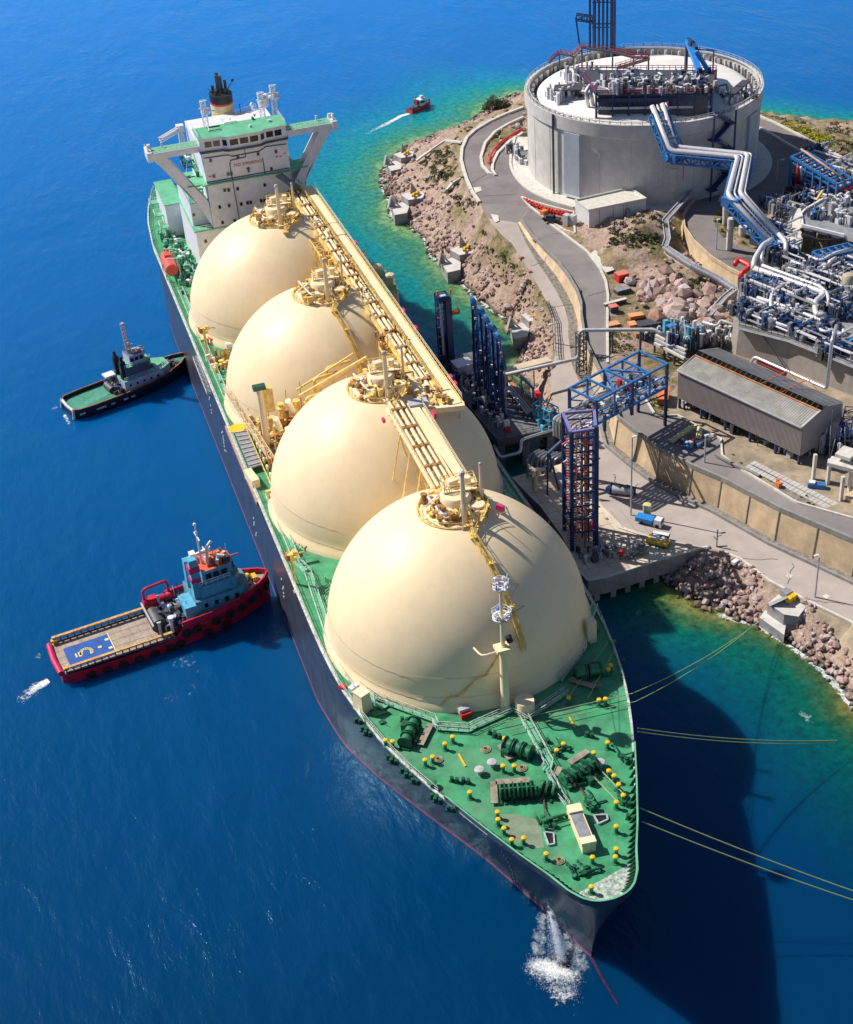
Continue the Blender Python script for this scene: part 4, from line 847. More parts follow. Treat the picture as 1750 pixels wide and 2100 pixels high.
for ln, closed in lines:
    s0 = len(P2)
    for p in ln: P2.append(V((p.x, p.y))); PZ.append(p.z)
    n_ = len(ln); ED += [(s0+i, s0+(i+1) % n_) for i in range(n_ if closed else n_-1)]
for p in spots: P2.append(V((p.x, p.y))); PZ.append(p.z)
def cdt(P2, ED, PZ):
    v, e, f, ov, oe, of = delaunay_2d_cdt(P2, ED, [], 0, .01)
    z = []
    for i, o in enumerate(ov):
        z.append(sum(PZ[j] for j in o)/len(o) if o else None)
    return v, f, z
v0, f0, z0 = cdt(P2, ED, PZ)
for i, z in enumerate(z0):
    if z is None:
        p = v0[i]; ds = sorted((((p-P2[j]).length, PZ[j]) for j in range(len(P2))))[:2]; z0[i] = (ds[0][1]*ds[1][0]+ds[1][1]*ds[0][0])/(ds[0][0]+ds[1][0]+1e-9)
# spatial lookup
cells = {}
for t in f0:
    xs = [v0[i].x for i in t]; y_ = [v0[i].y for i in t]
    if max(xs)-min(xs) > 500: pass
    for a in range(int(max(0, min(xs))//8), int(min(300, max(xs))//8)+1):
        for b_ in range(int(max(-120, min(y_))//8), int(min(400, max(y_))//8)+1): cells.setdefault((a, b_), []).append(t)
def height(x, y):
    for t in cells.get((int(x//8), int(y//8)), ()):
        a, b_, c_ = (v0[i] for i in t); d = (b_.y-c_.y)*(a.x-c_.x)+(c_.x-b_.x)*(a.y-c_.y)
        if abs(d) < 1e-9: continue
        l1 = ((b_.y-c_.y)*(x-c_.x)+(c_.x-b_.x)*(y-c_.y))/d; l2 = ((c_.y-a.y)*(x-c_.x)+(a.x-c_.x)*(y-c_.y))/d
        if l1 >= -1e-4 and l2 >= -1e-4 and l1+l2 <= 1.0001: return l1*z0[t[0]]+l2*z0[t[1]]+(1-l1-l2)*z0[t[2]]
    return 5
def rev(l): return l[::-1]
REG = {}
REG['lower'] = OUT[10:]+rev(LRR)
REG['upper'] = URR+rev(URL)+[OUT[10]]
REG['loop'] = OUT[:13]+[WF[0], URL[0]]+rev(URR[:2])+[ISL[7], ISL[8], ISL[0], ISL[1], ISL[2], ISL[3]]+rev(AP)+[RG[5]]+rev(RG[:5])+rev(IN)
REG['wall'] = WF+rev(WT)
REG['verge'] = LRR+rev(WF)
REG['right'] = RROAD_N+rev(RROAD_S)
REG['ramp'] = RAMP_W+rev(RAMP_E)
REG['rwall'] = RAMP_W+rev(RFOOT)
REG['plat'] = PLAT
REG['isl'] = ISL
REG['apron'] = AP+[V((TC.x, TC.y, 0)), V((TC.x-10, TC.y+28, 0))]
def region(x, y):
    p = (x, y)
    for k_ in ('lower', 'wall', 'verge', 'upper', 'isl', 'loop', 'rwall', 'ramp', 'right', 'plat'):
        if inside(p, REG[k_]): return k_
    if inside(p, PFOOT): return 'pwall'
    if hypot(x-TC.x, y-TC.y) < TR+4.2 or inside(p, REG['apron']): return 'apron'
    if hypot(x-TC.x, y-TC.y) < TR+13 and y < 262 and x > 120: return 'ring'
    if not inside(p, LANDP): return 'bed'
    if x > 66 and y < 128 and x < 112: return 'yard'
    return 'wild'
# second pass: dense points on the wild ground, with relief
from mathutils import noise as MN
P3 = [V((p.x, p.y)) for p in P2]; Z3 = list(PZ); rnd = random.Random(2)
def wild_z(x, y, z):
    d = min(1, max(0, dist_road(x, y)))
    n1 = MN.fractal(V((x*.16, y*.16, 0)), 1, 2, 5); n2 = MN.noise(V((x*.6, y*.6, 3)))
    rk = 1 if (x < 75 or y > 250 or (y < 90 and x < 75)) else .8
    return z+(n1*1.5+abs(n2)*.9-.35)*d*rk
allr = [OUT, WF, WT, LRR, URL, URR, IN, RG, AP, RROAD_N, RROAD_S, RAMP_W, RAMP_E, RFOOT, PLAT+[PLAT[0]], PFOOT+[PFOOT[0]], ISL+[ISL[0]]]
def dist_road(x, y):
    m_ = 9
    for l in allr:
        for a, b_ in zip(l, l[1:]):
            if min(a.x, b_.x)-3 < x < max(a.x, b_.x)+3 and min(a.y, b_.y)-3 < y < max(a.y, b_.y)+3: m_ = min(m_, segd((x, y), a, b_))
    m_ = min(m_, abs(hypot(x-TC.x, y-TC.y)-TR-5)) if hypot(x-TC.x, y-TC.y) > TR+4 else 0
    return m_*.5
x = 38
while x < 250:
    y = -60
    while y < 372:
        if not (x > 150 and y < 120) and not (x > 110 and y < 60):
            px, py = x+rnd.uniform(-.6, .6), y+rnd.uniform(-.6, .6)
            z = height(px, py); r_ = region(px, py)
            if r_ in ('wild', 'isl') and z > -1:
                if r_ == 'isl' : zz = z+rnd.uniform(-.1, .3)
                else: zz = wild_z(px, py, z)
                if dist_road(px, py) > .25: P3.append(V((px, py))); Z3.append(zz)
        y += 1.7
    x += 1.7
v1, f1, z1 = cdt(P3, ED, Z3)
for i, z in enumerate(z1):
    if z is None: z1[i] = height(v1[i].x, v1[i].y)
groups = {}
for t in f1:
    cx_ = sum(v1[i].x for i in t)/3; cy_ = sum(v1[i].y for i in t)/3; zc = sum(z1[i] for i in t)/3; k_ = region(cx_, cy_)
    if k_ == 'bed' and zc > -.3: continue
    groups.setdefault(k_, []).append(t)
def ground_obj(name, keys, m_, kind='structure', smooth=False, dz=0):
    fs = [t for k_ in keys for t in groups.get(k_, [])]
    if not fs: return
    used = {}; vs_ = []; ff_ = []
    for t in fs:
        q = []
        for i in t:
            if i not in used: used[i] = len(vs_); vs_.append((v1[i].x, v1[i].y, z1[i]+dz))
            q.append(used[i])
        ff_.append(tuple(q))
    w = MB(); w.add(vs_, ff_); o = w.build(name, m_, None, smooth=smooth)
    if kind: o['kind'] = kind
    return o
# wild ground: rock on slopes, scrub and earth elsewhere, chosen by steepness and noise inside the material
m = bpy.data.materials.new('rock_and_scrub'); m.use_nodes = True; nt = m.node_tree; N_ = nt.nodes; L = nt.links; b = N_['Principled BSDF']; b.inputs['Roughness'].default_value = .95
geo = N_.new('ShaderNodeNewGeometry'); pos = geo.outputs['Position']
def noise_(sc, det, rough=.65):
    t = N_.new('ShaderNodeTexNoise'); t.inputs['Scale'].default_value = sc; t.inputs['Detail'].default_value = det; t.inputs['Roughness'].default_value = rough; L.new(pos, t.inputs['Vector']); return t.outputs['Fac']
def ramp(fac, st):
    c_ = N_.new('ShaderNodeValToRGB'); L.new(fac, c_.inputs['Fac']); e = c_.color_ramp.elements; e[0].position, e[0].color = st[0][0], (*st[0][1], 1); e[1].position, e[1].color = st[-1][0], (*st[-1][1], 1)
    for p_, q_ in st[1:-1]: x_ = e.new(p_); x_.color = (*q_, 1)
    return c_.outputs['Color']
def mixc(f_, a_, b_):
    t = N_.new('ShaderNodeMix'); t.data_type = 'RGBA'; L.new(f_, t.inputs['Factor']); L.new(a_, t.inputs['A']); L.new(b_, t.inputs['B']); return t.outputs['Result']
rock = ramp(noise_(.9, 9, .75), [(.3, (.12, .08, .07)), (.45, (.36, .25, .20)), (.6, (.50, .38, .33)), (.75, (.62, .54, .50))])
soil = ramp(noise_(.5, 8, .7), [(.3, (.05, .05, .022)), (.45, (.13, .13, .045)), (.56, (.24, .18, .09)), (.72, (.34, .24, .15))])
f_ = ramp(noise_(.085, 7, .7), [(.42, (0, 0, 0)), (.56, (1, 1, 1))])
sx = N_.new('ShaderNodeSeparateXYZ'); L.new(pos, sx.inputs[0])
mr = N_.new('ShaderNodeMapRange'); L.new(sx.outputs['Z'], mr.inputs['Value']); mr.inputs['From Min'].default_value = 3.5; mr.inputs['From Max'].default_value = 9
mu = N_.new('ShaderNodeMath'); mu.operation = 'MULTIPLY'; L.new(mr.outputs[0], mu.inputs[0]); L.new(f_, mu.inputs[1])
c1 = mixc(mu.outputs[0], rock, soil)
wet = N_.new('ShaderNodeMapRange'); L.new(sx.outputs['Z'], wet.inputs['Value']); wet.inputs['From Min'].default_value = 1.1; wet.inputs['From Max'].default_value = .1
wc = N_.new('ShaderNodeRGB'); wc.outputs[0].default_value = (.05, .045, .02, 1)
L.new(mixc(wet.outputs[0], c1, wc.outputs[0]), b.inputs['Base Color'])
bp = N_.new('ShaderNodeBump'); bp.inputs['Strength'].default_value = .9; bp.inputs['Distance'].default_value = .5; L.new(noise_(1.6, 8, .7), bp.inputs['Height']); L.new(bp.outputs['Normal'], b.inputs['Normal'])
wildm = m
ground_obj('rocky_ground', ['wild', 'bed'], wildm, smooth=True)
ground_obj('earth_verge', ['isl'], dirt); ground_obj('gutter_strip', ['verge'], mat('gutter_gravel', (.24, .22, .20), .95, var=.4, scale=1.5, bump=.5, bscale=4))
ground_obj('lower_road', ['lower'], asphl); ground_obj('upper_road', ['upper'], asphl if 0 else mat('road_grey', (.22, .20, .20), .9, var=.10, scale=.2, stain=(.28, .26, .25), bump=.1, bscale=6)); ground_obj('loop_road', ['loop', 'ring'], asph); ground_obj('far_road', ['right'], asph); ground_obj('ramp_road', ['ramp'], mat('ramp_asphalt', (.20, .18, .18), .9, var=.1, scale=.3, bump=.1, bscale=6))
ground_obj('tank_apron', ['apron'], kerbm); ground_obj('plant_terrace', ['plat'], concd); ground_obj('plant_yard', ['yard'], mat('yard_earth', (.36, .29, .21), .95, var=.3, scale=.3, stain=(.22, .20, .15), bump=.4, bscale=3))
o = ground_obj('retaining_wall', ['wall'], conct, None); tag(o, 'long tan concrete retaining wall between the lower quay road and the upper road', 'wall')
o = ground_obj('retaining_wall', ['rwall'], conct, None); tag(o, 'curved concrete retaining wall below the ramp road with a row of small posts', 'wall')
o = ground_obj('terrace_wall', ['pwall'], mat('board_marked_concrete', (.34, .31, .29), .85, var=.12, scale=.4, streak=.4, stain=(.22, .20, .19), bump=.1, bscale=3), None); tag(o, 'tall grey concrete wall below the pipework terrace behind the long shed', 'wall')
# parapets, kerbs, wall buttress lines
def strip(line, w_, h_, m_, name, label, cat='kerb', kind=None, dz=0, dens=False):
    w = MB(); L_ = offset(line, w_/2); R_ = offset(line, -w_/2)
    for i in range(len(line)-1):
        q = [L_[i], R_[i], R_[i+1], L_[i+1]]; q = [V((p.x, p.y, p.z+dz-.1)) for p in q]+[V((p.x, p.y, p.z+dz+h_)) for p in q]
        w.add(q, [(0,1,2,3),(7,6,5,4),(0,4,5,1),(1,5,6,2),(2,6,7,3),(3,7,4,0)])
    o = w.build(name, m_)
    if kind: o['kind'] = kind
    else: tag(o, label, cat)
    return o
strip(OUT[:11], .9, .5, kerbm, 'road_kerb', 'pale kerb on the seaward side of the loop road round the tank')
strip(IN+RG[1:], .8, .5, kerbm, 'road_kerb', 'pale curved kerb round the planted strip between loop road and ring road')
strip(smooth_path(AP, 2), .7, .35, kerbm, 'road_kerb', 'pale kerb along the foot of the concrete storage tank')
strip(ISL+[ISL[0]], .5, .35, kerbm, 'road_kerb', 'pale kerb round the triangular island with red pipes')
strip(URR[:8], .6, .3, kerbm, 'road_kerb', 'pale kerb on the landward side of the upper road below the white shed')
strip(RROAD_N, .6, .4, kerbm, 'road_kerb', 'pale kerb on the sea side of the far road'); strip(RROAD_S, .6, .4, kerbm, 'road_kerb', 'pale kerb on the tank side of the far road')
strip(offset(WT, .15), .5, .9, concd, 'road_parapet', 'grey parapet along the top of the long retaining wall', 'parapet')
strip(offset(OUT[23:30], 0), .35, .3, kerbm, 'road_kerb', 'low kerb between the quay platform and the lower road'); strip(OUT[30:], .5, .35, kerbm, 'road_kerb', 'low kerb between the lower road and the pink boulders')
strip(offset(WF[10:], -1.9), .5, .6, concd, 'gutter_wall', 'low grey gutter wall along the foot of the long retaining wall', 'wall')
strip(URR[9:], .4, .4, kerbm, 'road_kerb', 'kerb between the upper road and the strip in front of the long shed')
strip(RAMP_W, .4, .8, conct, 'road_parapet', 'curved parapet with small posts along the ramp road', 'parapet')
strip(PLAT[-2:]+PLAT[:1], .4, .5, concd, 'terrace_parapet', 'parapet along the edge of the pipework terrace', 'parapet')
# pilasters on the long wall
w = MB(); acc = 0
for a, b_, at2, bt in zip(WF[10:-3], WF[11:-2], WT[10:], WT[11:]):
    n_ = max(1, int((b_-a).length/7))
    for i in range(n_):
        p = a.lerp(b_, i/n_); q = at2.lerp(bt, i/n_); w.beam(p+V((-.1,-.03,0)), q+V((-.1,-.03,0)), .16, .12)
tag(w.build('wall_buttress', concd), 'grey vertical ribs on the face of the long retaining wall', 'wall rib')
# road patches and lines
w = MB()
for k_, pts in (('k', [(745,750,13.9),(800,745,13.9),(805,775,13.85),(760,790,13.8)]), ('k', [(870,940,13.4),(925,950,13.4),(930,990,13.3),(900,1000,13.2)])):
    w.add([p+V((0,0,.05)) for p in K(k_, pts)], [(0,1,2,3)])
o = w.build('road_patch', kerbm); o['kind'] = 'structure'
# ---------------- boulders
def boulders(name, spots_, m_, seed, nm_kind='stuff'):
    rnd = random.Random(seed); w = MB()
    for (x, y, z, r_) in spots_:
        base = [(0,0,1),(.9,0,.45),(.28,.85,.45),(-.72,.53,.45),(-.72,-.53,.45),(.28,-.85,.45),(.72,.53,-.45),(-.28,.85,-.45),(-.9,0,-.45),(-.28,-.85,-.45),(.72,-.53,-.45),(0,0,-1)]
        a = rnd.uniform(0, 6.28); sx, sy, sz = (rnd.uniform(.65, 1.35) for _ in range(3)); tl = rnd.uniform(-.5, .5); vs_ = []
        for p in base:
            k_ = r_*rnd.uniform(.75, 1.2); X, Y, Z_ = p[0]*sx*k_, p[1]*sy*k_, p[2]*sz*k_*.8; X, Z_ = X*cos(tl)-Z_*sin(tl), X*sin(tl)+Z_*cos(tl); vs_.append((x+X*cos(a)-Y*sin(a), y+X*sin(a)+Y*cos(a), z+Z_))
        w.add(vs_, [(0,1,2),(0,2,3),(0,3,4),(0,4,5),(0,5,1),(1,6,2),(2,7,3),(3,8,4),(4,9,5),(5,10,1),(6,7,2),(7,8,3),(8,9,4),(9,10,5),(10,6,1),(11,7,6),(11,8,7),(11,9,8),(11,10,9),(11,6,10)])
    o = w.build(name, m_); o['kind'] = nm_kind; return o
bm = bpy.data.materials.new('boulder_stone'); bm.use_nodes = True; nt = bm.node_tree; N_ = nt.nodes; L = nt.links; b = N_['Principled BSDF']; b.inputs['Roughness'].default_value = .9
geo = N_.new('ShaderNodeNewGeometry'); pos = geo.outputs['Position']; isl = geo.outputs['Random Per Island']
rk = ramp(isl, [(0, (.24, .16, .14)), (.3, (.44, .31, .27)), (.6, (.54, .40, .36)), (.8, (.52, .48, .48)), (1, (.36, .20, .15))])
n2 = ramp(noise_(2.5, 6), [(.3, (.55, .55, .55)), (.7, (1.15, 1.1, 1.1))])
vm = N_.new('ShaderNodeVectorMath'); vm.operation = 'MULTIPLY'; L.new(rk, vm.inputs[0]); L.new(n2, vm.inputs[1])
sx = N_.new('ShaderNodeSeparateXYZ'); L.new(pos, sx.inputs[0]); wet = N_.new('ShaderNodeMapRange'); L.new(sx.outputs['Z'], wet.inputs['Value']); wet.inputs['From Min'].default_value = .9; wet.inputs['From Max'].default_value = .2
wc = N_.new('ShaderNodeRGB'); wc.outputs[0].default_value = (.055, .048, .022, 1); L.new(mixc(wet.outputs[0], vm.outputs[0], wc.outputs[0]), b.inputs['Base Color'])
rnd = random.Random(9); sp = []; sp2 = []
i0 = 7
for i in range(i0, len(SHORE)-3):
    a, b_ = SHORE[i], SHORE[i+1]; t = b_-a; l = t.length; t.normalize(); nn = V((-t.y, t.x, 0))
    if not inside((a+b_)/2+nn*1.5, LANDP): nn = -nn
    right = (a.y < 84); under = (a.x < 53 and 84 < a.y < 165)
    wid = 12 if right else 9
    for _ in range(int(l*(14 if right else (3 if under else 8)))):
        u = rnd.random()**(1.0 if right else 1.5)*wid-.8; p = a.lerp(b_, rnd.random())+nn*u
        r_ = region(p.x, p.y)
        if r_ not in ('wild', 'bed'): continue
        z = height(p.x, p.y) if r_ == 'wild' else -.3
        sp.append((p.x, p.y, max(-.4, z)+.1, rnd.uniform(.25, .75)*(1.25 if rnd.random() < .15 else 1)))
boulders('shore_boulders', sp, bm, 5)
for _ in range(900):
    x, y = rnd.uniform(52, 112), rnd.uniform(150, 300); r_ = region(x, y)
    if r_ == 'wild' and (x < 72 or 84 < x): sp2.append((x, y, height(x, y)+.2, rnd.uniform(.2, .8)))
for (k_, px_, py_, z_) in (('m', 330, 200, 15), ('m', 150, 230, 13.5), ('m', 400, 370, 13.5), ('m', 250, 130, 16), ('m', 470, 330, 13), ('m', 560, 250, 14)):
    c_ = G(k_, px_, py_, z_)
    for _ in range(40):
        bx_, by_ = c_.x+rnd.gauss(0, 2.6), c_.y+rnd.gauss(0, 4); sp2.append((bx_, by_, height(bx_, by_)+rnd.uniform(-.3, .7), rnd.choice((.4, .6, .8, 1.1, 1.6, 2.2))))
boulders('hillside_rocks', sp2, bm, 6)
# ---------------- scrub
def bush(mb, c, r_, h_, n, rnd, leaf=.28):
    for i in range(n):
        a = rnd.uniform(0, 6.28); e = math.asin(rnd.uniform(.0, 1)); k_ = rnd.uniform(.55, 1.05)*(1+.25*sin(3*a+c.x)); p = V((c.x+r_*k_*cos(e)*cos(a), c.y+r_*k_*cos(e)*sin(a), c.z+h_*k_*sin(e)))
        d1 = V((rnd.uniform(-1,1), rnd.uniform(-1,1), rnd.uniform(-.6,.6))).normalized()*leaf; d2 = V((rnd.uniform(-1,1), rnd.uniform(-1,1), rnd.uniform(-.6,.6))).normalized()*leaf
        mb.add([p-d1, p+d2, p+d1*rnd.uniform(.6, 1.3), p-d2*.6], [(0, 1, 2), (0, 2, 3)])
q = G('k', 900, 195, 4); w = MB(); rnd = random.Random(4); bush(w, q, 4.4, 3.8, 1500, rnd, .34); bush(w, q+V((3, -1, 0)), 3, 2.6, 500, rnd, .34)
t_ = thing('tree', 'large round olive-brown bush standing alone at the water edge behind the loop road', 'bush', (q.x, q.y, q.z)); w.build('crown', shrubm, t_)
w = MB(); w.tube([q+V((0,0,-3)), q+V((.3,.2,1.8))], .35, 8, 0, .12); w.tube([q+V((0,0,-1)), q+V((1.6,-.4,1.4))], .2, 6, 0, .06); w.tube([q+V((0,0,-1)), q+V((-1.5,.6,1.2))], .2, 6, 0, .06); w.build('trunk', timber, t_)
def scrub(name, lst, m_, seed, kind='stuff', n=60, leaf=.25):
    w = MB(); rnd = random.Random(seed)
    for c_, r_, h_ in lst: bush(w, c_, r_, h_, int(n*r_*r_*.9)+14, rnd, leaf)
    o = w.build(name, m_); o['kind'] = kind; return o
rnd = random.Random(12); l1 = []; l2 = []; l3 = []
def in_k(k_, poly, cnt, z_, lst, r0, r1):
    for _ in range(cnt):
        xs = [p[0] for p in poly]; ys_ = [p[1] for p in poly]; x, y = rnd.uniform(min(xs), max(xs)), rnd.uniform(min(ys_), max(ys_))
        if not inside((x, y), poly): continue
        p = G(k_, x, y, z_); p = G(k_, x, y, height(p.x, p.y)); 
        if region(p.x, p.y) not in ('wild', 'isl', 'yard'): continue
        p.z = height(p.x, p.y); r_ = rnd.uniform(r0, r1); lst.append((p, r_, r_*.7))
in_k('k', [(350,560),(640,420),(690,700),(760,860),(880,1050),(780,1000),(560,800),(330,760)], 130, 9, l1, .5, 1.5)
in_k('k', [(480,480),(560,440),(640,560),(560,700),(420,640)], 60, 8, l2, .4, 1.0)
in_k('k', [(900,1100),(1000,1150),(1260,1560),(1150,1500),(980,1330)], 130, 9, l3, .35, .8)
in_k('i', [(780,1060),(1000,1060),(1060,1180),(1040,1300),(700,1300)], 110, 16, l1, .4, 1.1)
in_k('m', [(260,60),(560,60),(680,190),(560,260),(330,120)], 90, 14, l1, .4, 1.0)
in_k('m', [(20,1110),(240,1000),(270,1200),(170,1260)], 70, 11.3, l3, .3, .6); in_k('j', [(500,1180),(730,1250),(760,1380),(600,1330)], 60, 15, l3, .3, .7)
in_k('j', [(880,900),(1150,880),(1170,960),(880,1000)], 50, 14.5, l3, .3, .8); in_k('j', [(990,880),(1160,860),(1160,920),(990,930)], 12, 14.5, l1, .8, 1.5)
in_k('k', [(600,330),(1080,150),(1090,180),(760,320),(650,400)], 60, 10, l2, .3, .8); in_k('k', [(840,520),(1090,300),(1090,330),(870,560)], 70, 14.2, l3, .2, .5)
in_k('l', [(1290,480),(1420,460),(1440,600),(1290,640)], 50, 12, l3, .3, .7); in_k('m', [(650,1500),(900,1620),(1500,1960),(1400,1800),(900,1500)], 50, 11.5, l3, .2, .5)
scrub('dark_scrub', l1, shrubm, 21); scrub('olive_scrub', l2, mat('yellow_green_scrub', (.19, .19, .05), .9, var=.4, scale=1), 22); scrub('dry_grass_tufts', l3, mat('green_brown_grass', (.15, .17, .05), .9, var=.5, scale=.6), 23, leaf=.2)
l4 = []; in_k('j', [(1060,345),(1200,350),(1400,420),(1600,520),(1500,550),(1300,480),(1120,390)], 420, 13.5, l4, .5, .9)
in_k('j', [(880,260),(1000,290),(960,310)], 60, 13, l4, .3, .7); scrub('yellow_flowering_scrub', l4, yflow, 24)
l5 = []; in_k('j', [(900,260),(1690,380),(1690,620),(1480,570)], 240, 11, l5, .3, .9); scrub('coastal_scrub', l5, mat('grey_green_scrub', (.17, .16, .08), .9, var=.5, scale=.7), 25)
# ================================================================ STORAGE TANK
tk = thing('storage_tank', 'huge round concrete gas storage tank with white roof and steel platforms on top', 'storage tank', (TC.x, TC.y, TB))
cx, cy = TC.x, TC.y
w = MB(); w.lathe((cx, cy, 0), [(TR, TB-1.5), (TR, 32.6), (TR+.55, 33.0), (TR+.55, TT), (TR-.5, TT), (TR-.5, 34.2)], 96); w.build('concrete_wall', mat('tank_concrete', (.56, .545, .535), .85, var=.12, scale=.3, streak=.42, stain=(.46, .44, .43), bump=.08, bscale=3), tk, smooth='auto')
w = MB(); w.lathe((cx, cy, 0), [(TR-.5, 34.2), (29.2, 34.2), (28.8, 34.9)], 96); w.build('roof_gutter', dgrey, tk, smooth='auto')
w = MB(); w.lathe((cx, cy, 0), [(28.9, 34.9)]+[(28.6*cos(a*.157), 34.9+3.0*sin(a*.157)) for a in range(1, 11)]+[(.01, 37.95)], 96); w.build('roof', mat('tank_roof_white', (.80, .77, .75), .6, var=.06, scale=.2, stain=(.62, .58, .55)), tk, smooth=True)
w = MB()
for i in range(96): a = 2*pi*i/96; w.beam((cx+30.2*cos(a), cy+30.2*sin(a), 34.2), (cx+30.2*cos(a), cy+30.2*sin(a), 36.2), .7, .35, i % 2)
w.build('rim_stubs', [white, timber], tk)
w = MB(); w.rail([(cx+(TR+.2)*cos(2*pi*i/72), cy+(TR+.2)*sin(2*pi*i/72), TT) for i in range(73)], 1.1, 2.6, .09); w.tube([(cx+(TR-.8)*cos(2*pi*i/72), cy+(TR-.8)*sin(2*pi*i/72), TT+.3) for i in range(73)], .16, 5); w.build('rim_railing', lgrey, tk)
def wall_at(k, x, y, z):      # angle on the tank wall under a survey mark
    p = G(k, x, y, z); return atan2(p.y-cy, p.x-cx)
pale = mat('pale_blue_grey_panel', (.40, .45, .52), .6, var=.08)
for (x_, y_) in ((560, 560), (1580, 470)):
    a = wall_at('i', x_, y_, TT-3); w = MB(); n_ = V((cos(a), sin(a), 0)); t_ = V((-sin(a), cos(a), 0)); c_ = V((cx, cy, 0))+n_*(TR+.2)
    w.box(c_+V((0,0,24)), (1.1, 5.0, 17.5), a, 0); w.box(c_+V((0,0,15.3)), (1.4, 5.3, .5), a, 1); w.build('wall_buttress', [pale, white], tk)
w = MB()
for (x_, y_) in ((365, 500),): a = wall_at('i', x_, y_, TT); w.tube([(cx+(TR+.8)*cos(a), cy+(TR+.8)*sin(a), TT), (cx+(TR+.8)*cos(a), cy+(TR+.8)*sin(a), TB)], .32, 8)
w.build('downpipe', dgrey, tk)
w = MB()
for i in range(24): a = pi+i*pi*2/24; w.beam((cx+(TR+.03)*cos(a), cy+(TR+.03)*sin(a), TB), (cx+(TR+.03)*cos(a), cy+(TR+.03)*sin(a), 32.6), .07, .07)
w.build('formwork_joint', concrete, tk)
# main roof platform
PF = [G('i', 640, 378, 42), G('i', 1345, 365, 42), G('i', 1372, 225, 42), G('i', 530, 225, 42)]
w = MB(); w.prism([(p.x, p.y) for p in PF], 41.7, 42, 0, 2)
e1 = PF[0]; e2 = PF[1]
for i in range(8):
    p = e1.lerp(e2, i/7); q = PF[3].lerp(PF[2], i/7); w.beam(p, (p.x, p.y, 35), .5, .5, 0); w.beam(q, (q.x, q.y, 35), .4, .4, 0); w.beam(p, q, .3, .6, 0)
    if i < 7: p2 = e1.lerp(e2, (i+1)/7); w.beam(p-V((0,0,.6)), p2-V((0,0,5)), .22, .22, 0); w.beam(p-V((0,0,5)), p2-V((0,0,.6)), .22, .22, 0)
w.beam(e1-V((0,0,1.4)), e2-V((0,0,1.4)), .5, .9, 0); w.beam(e1-V((0,0,3.6)), e2-V((0,0,3.6)), .4, .6, 1)
w.prism([(p.x, p.y) for p in (PF[0]+V((1, 1, 0)), PF[1]+V((-1, 0, 0)), PF[1]+V((-.4, 1.2, 0)), PF[0]+V((1.4, 2.2, 0)))], 34.5, 41.6, 2)
w.build('roof_platform', [dblue, lgrey, dgrey], tk)
w = MB()
for a_, b_ in ((PF[0], PF[1]), (PF[1], PF[2]), (PF[0], PF[3]), (PF[3], PF[2])): w.rail([a_, b_], 1.2, 1.5, .12)
w.build('platform_railing', mat('dull_red_paint', (.30, .05, .06), .5, var=.2), tk)
w = MB(); ang = atan2((e2-e1).y, (e2-e1).x); u_ = (e2-e1).normalized(); v_ = (PF[2]-PF[1]).normalized()
for i in range(5):     # V-shaped relief valves with round flanges
    p = e1.lerp(e2, .38+i*.115)+v_*4.0
    for s in (-1, 1): w.tube([p+V((0,0,.6)), p+u_*s*1.5+v_*1.2+V((0,0,3.0))], .3, 8, 0); w.tube([p+u_*s*1.5+v_*1.2+V((0,0,3.0)), p+u_*s*1.55+v_*1.25+V((0,0,3.2))], .55, 10, 2)
    w.tube([p-v_*.6+V((0,0,1)), p+v_*.2+V((0,0,1.1))], .9, 12, 0); w.tube([p-v_*.62+V((0,0,1)), p-v_*.55+V((0,0,1))], .55, 12, 2)
for j in range(3):
    w.tube([e1+v_*(2+j*1.2)+V((0,0,.6)), e2+v_*(2+j*1.2)+V((0,0,.6))], .25, 8, 0)
w.build('relief_valve', [pipew, lgrey, dgrey], tk, smooth='auto')
for nm, cxx, cyy, zz, rx_, ry_, n_, sd_, hh in (('platform_equipment', .2, .55, 42, 5, 4.6, 140, 1, 3.4), ('platform_equipment', .62, .5, 42, 7.5, 5.2, 170, 2, 2.6), ('platform_equipment', .92, .3, 42, 3, 4, 60, 3, 3)):
    p = e1.lerp(e2, cxx)+v_*(cyy*10); w = MB(); clutter(w, p.x, p.y, zz, rx_, ry_, n_, (0, 0, 1, 1, 2, 3), hh, 300+sd_, .17); w.build(nm, [lgrey, dgrey, white, dblue], tk)
w = MB(); p = G('i', 450, 360, 38); clutter(w, p.x, p.y, 35.5, 4, 3.2, 60, (0, 0, 1, 2), 4.5, 310, .16)
for k_ in range(7): q = p+V((rnd.uniform(-4, 4), rnd.uniform(-3.5, 3), 0)); w.cyl((q.x, q.y, 35), .3, 5, 8, 0)
w.prism([(p.x-4, p.y-1.5), (p.x+3, p.y-4.5), (p.x+5, p.y-.5), (p.x-2, p.y+2.5)], 39.3, 39.6, 1); w.build('side_platform', [white, dgrey, lgrey], tk)
w = MB(); p = G('i', 560, 250, 40); clutter(w, p.x, p.y, 38, 4.5, 4, 50, (0, 1, 2, 2), 5, 311, .16); w.build('valve_cluster', [white, dgrey, lgrey], tk)
w = MB(); p = G('i', 620, 400, 38)
for dx in (0, 1.4): w.tube(bend([(p.x-2+dx, p.y-2, 36), (p.x-3+dx, p.y-2, 41), (p.x-.5+dx, p.y-.5, 42.5), (p.x+2, p.y, 41)], 1.5), .5, 10)
w.build('white_riser', pipew, tk, smooth=True)
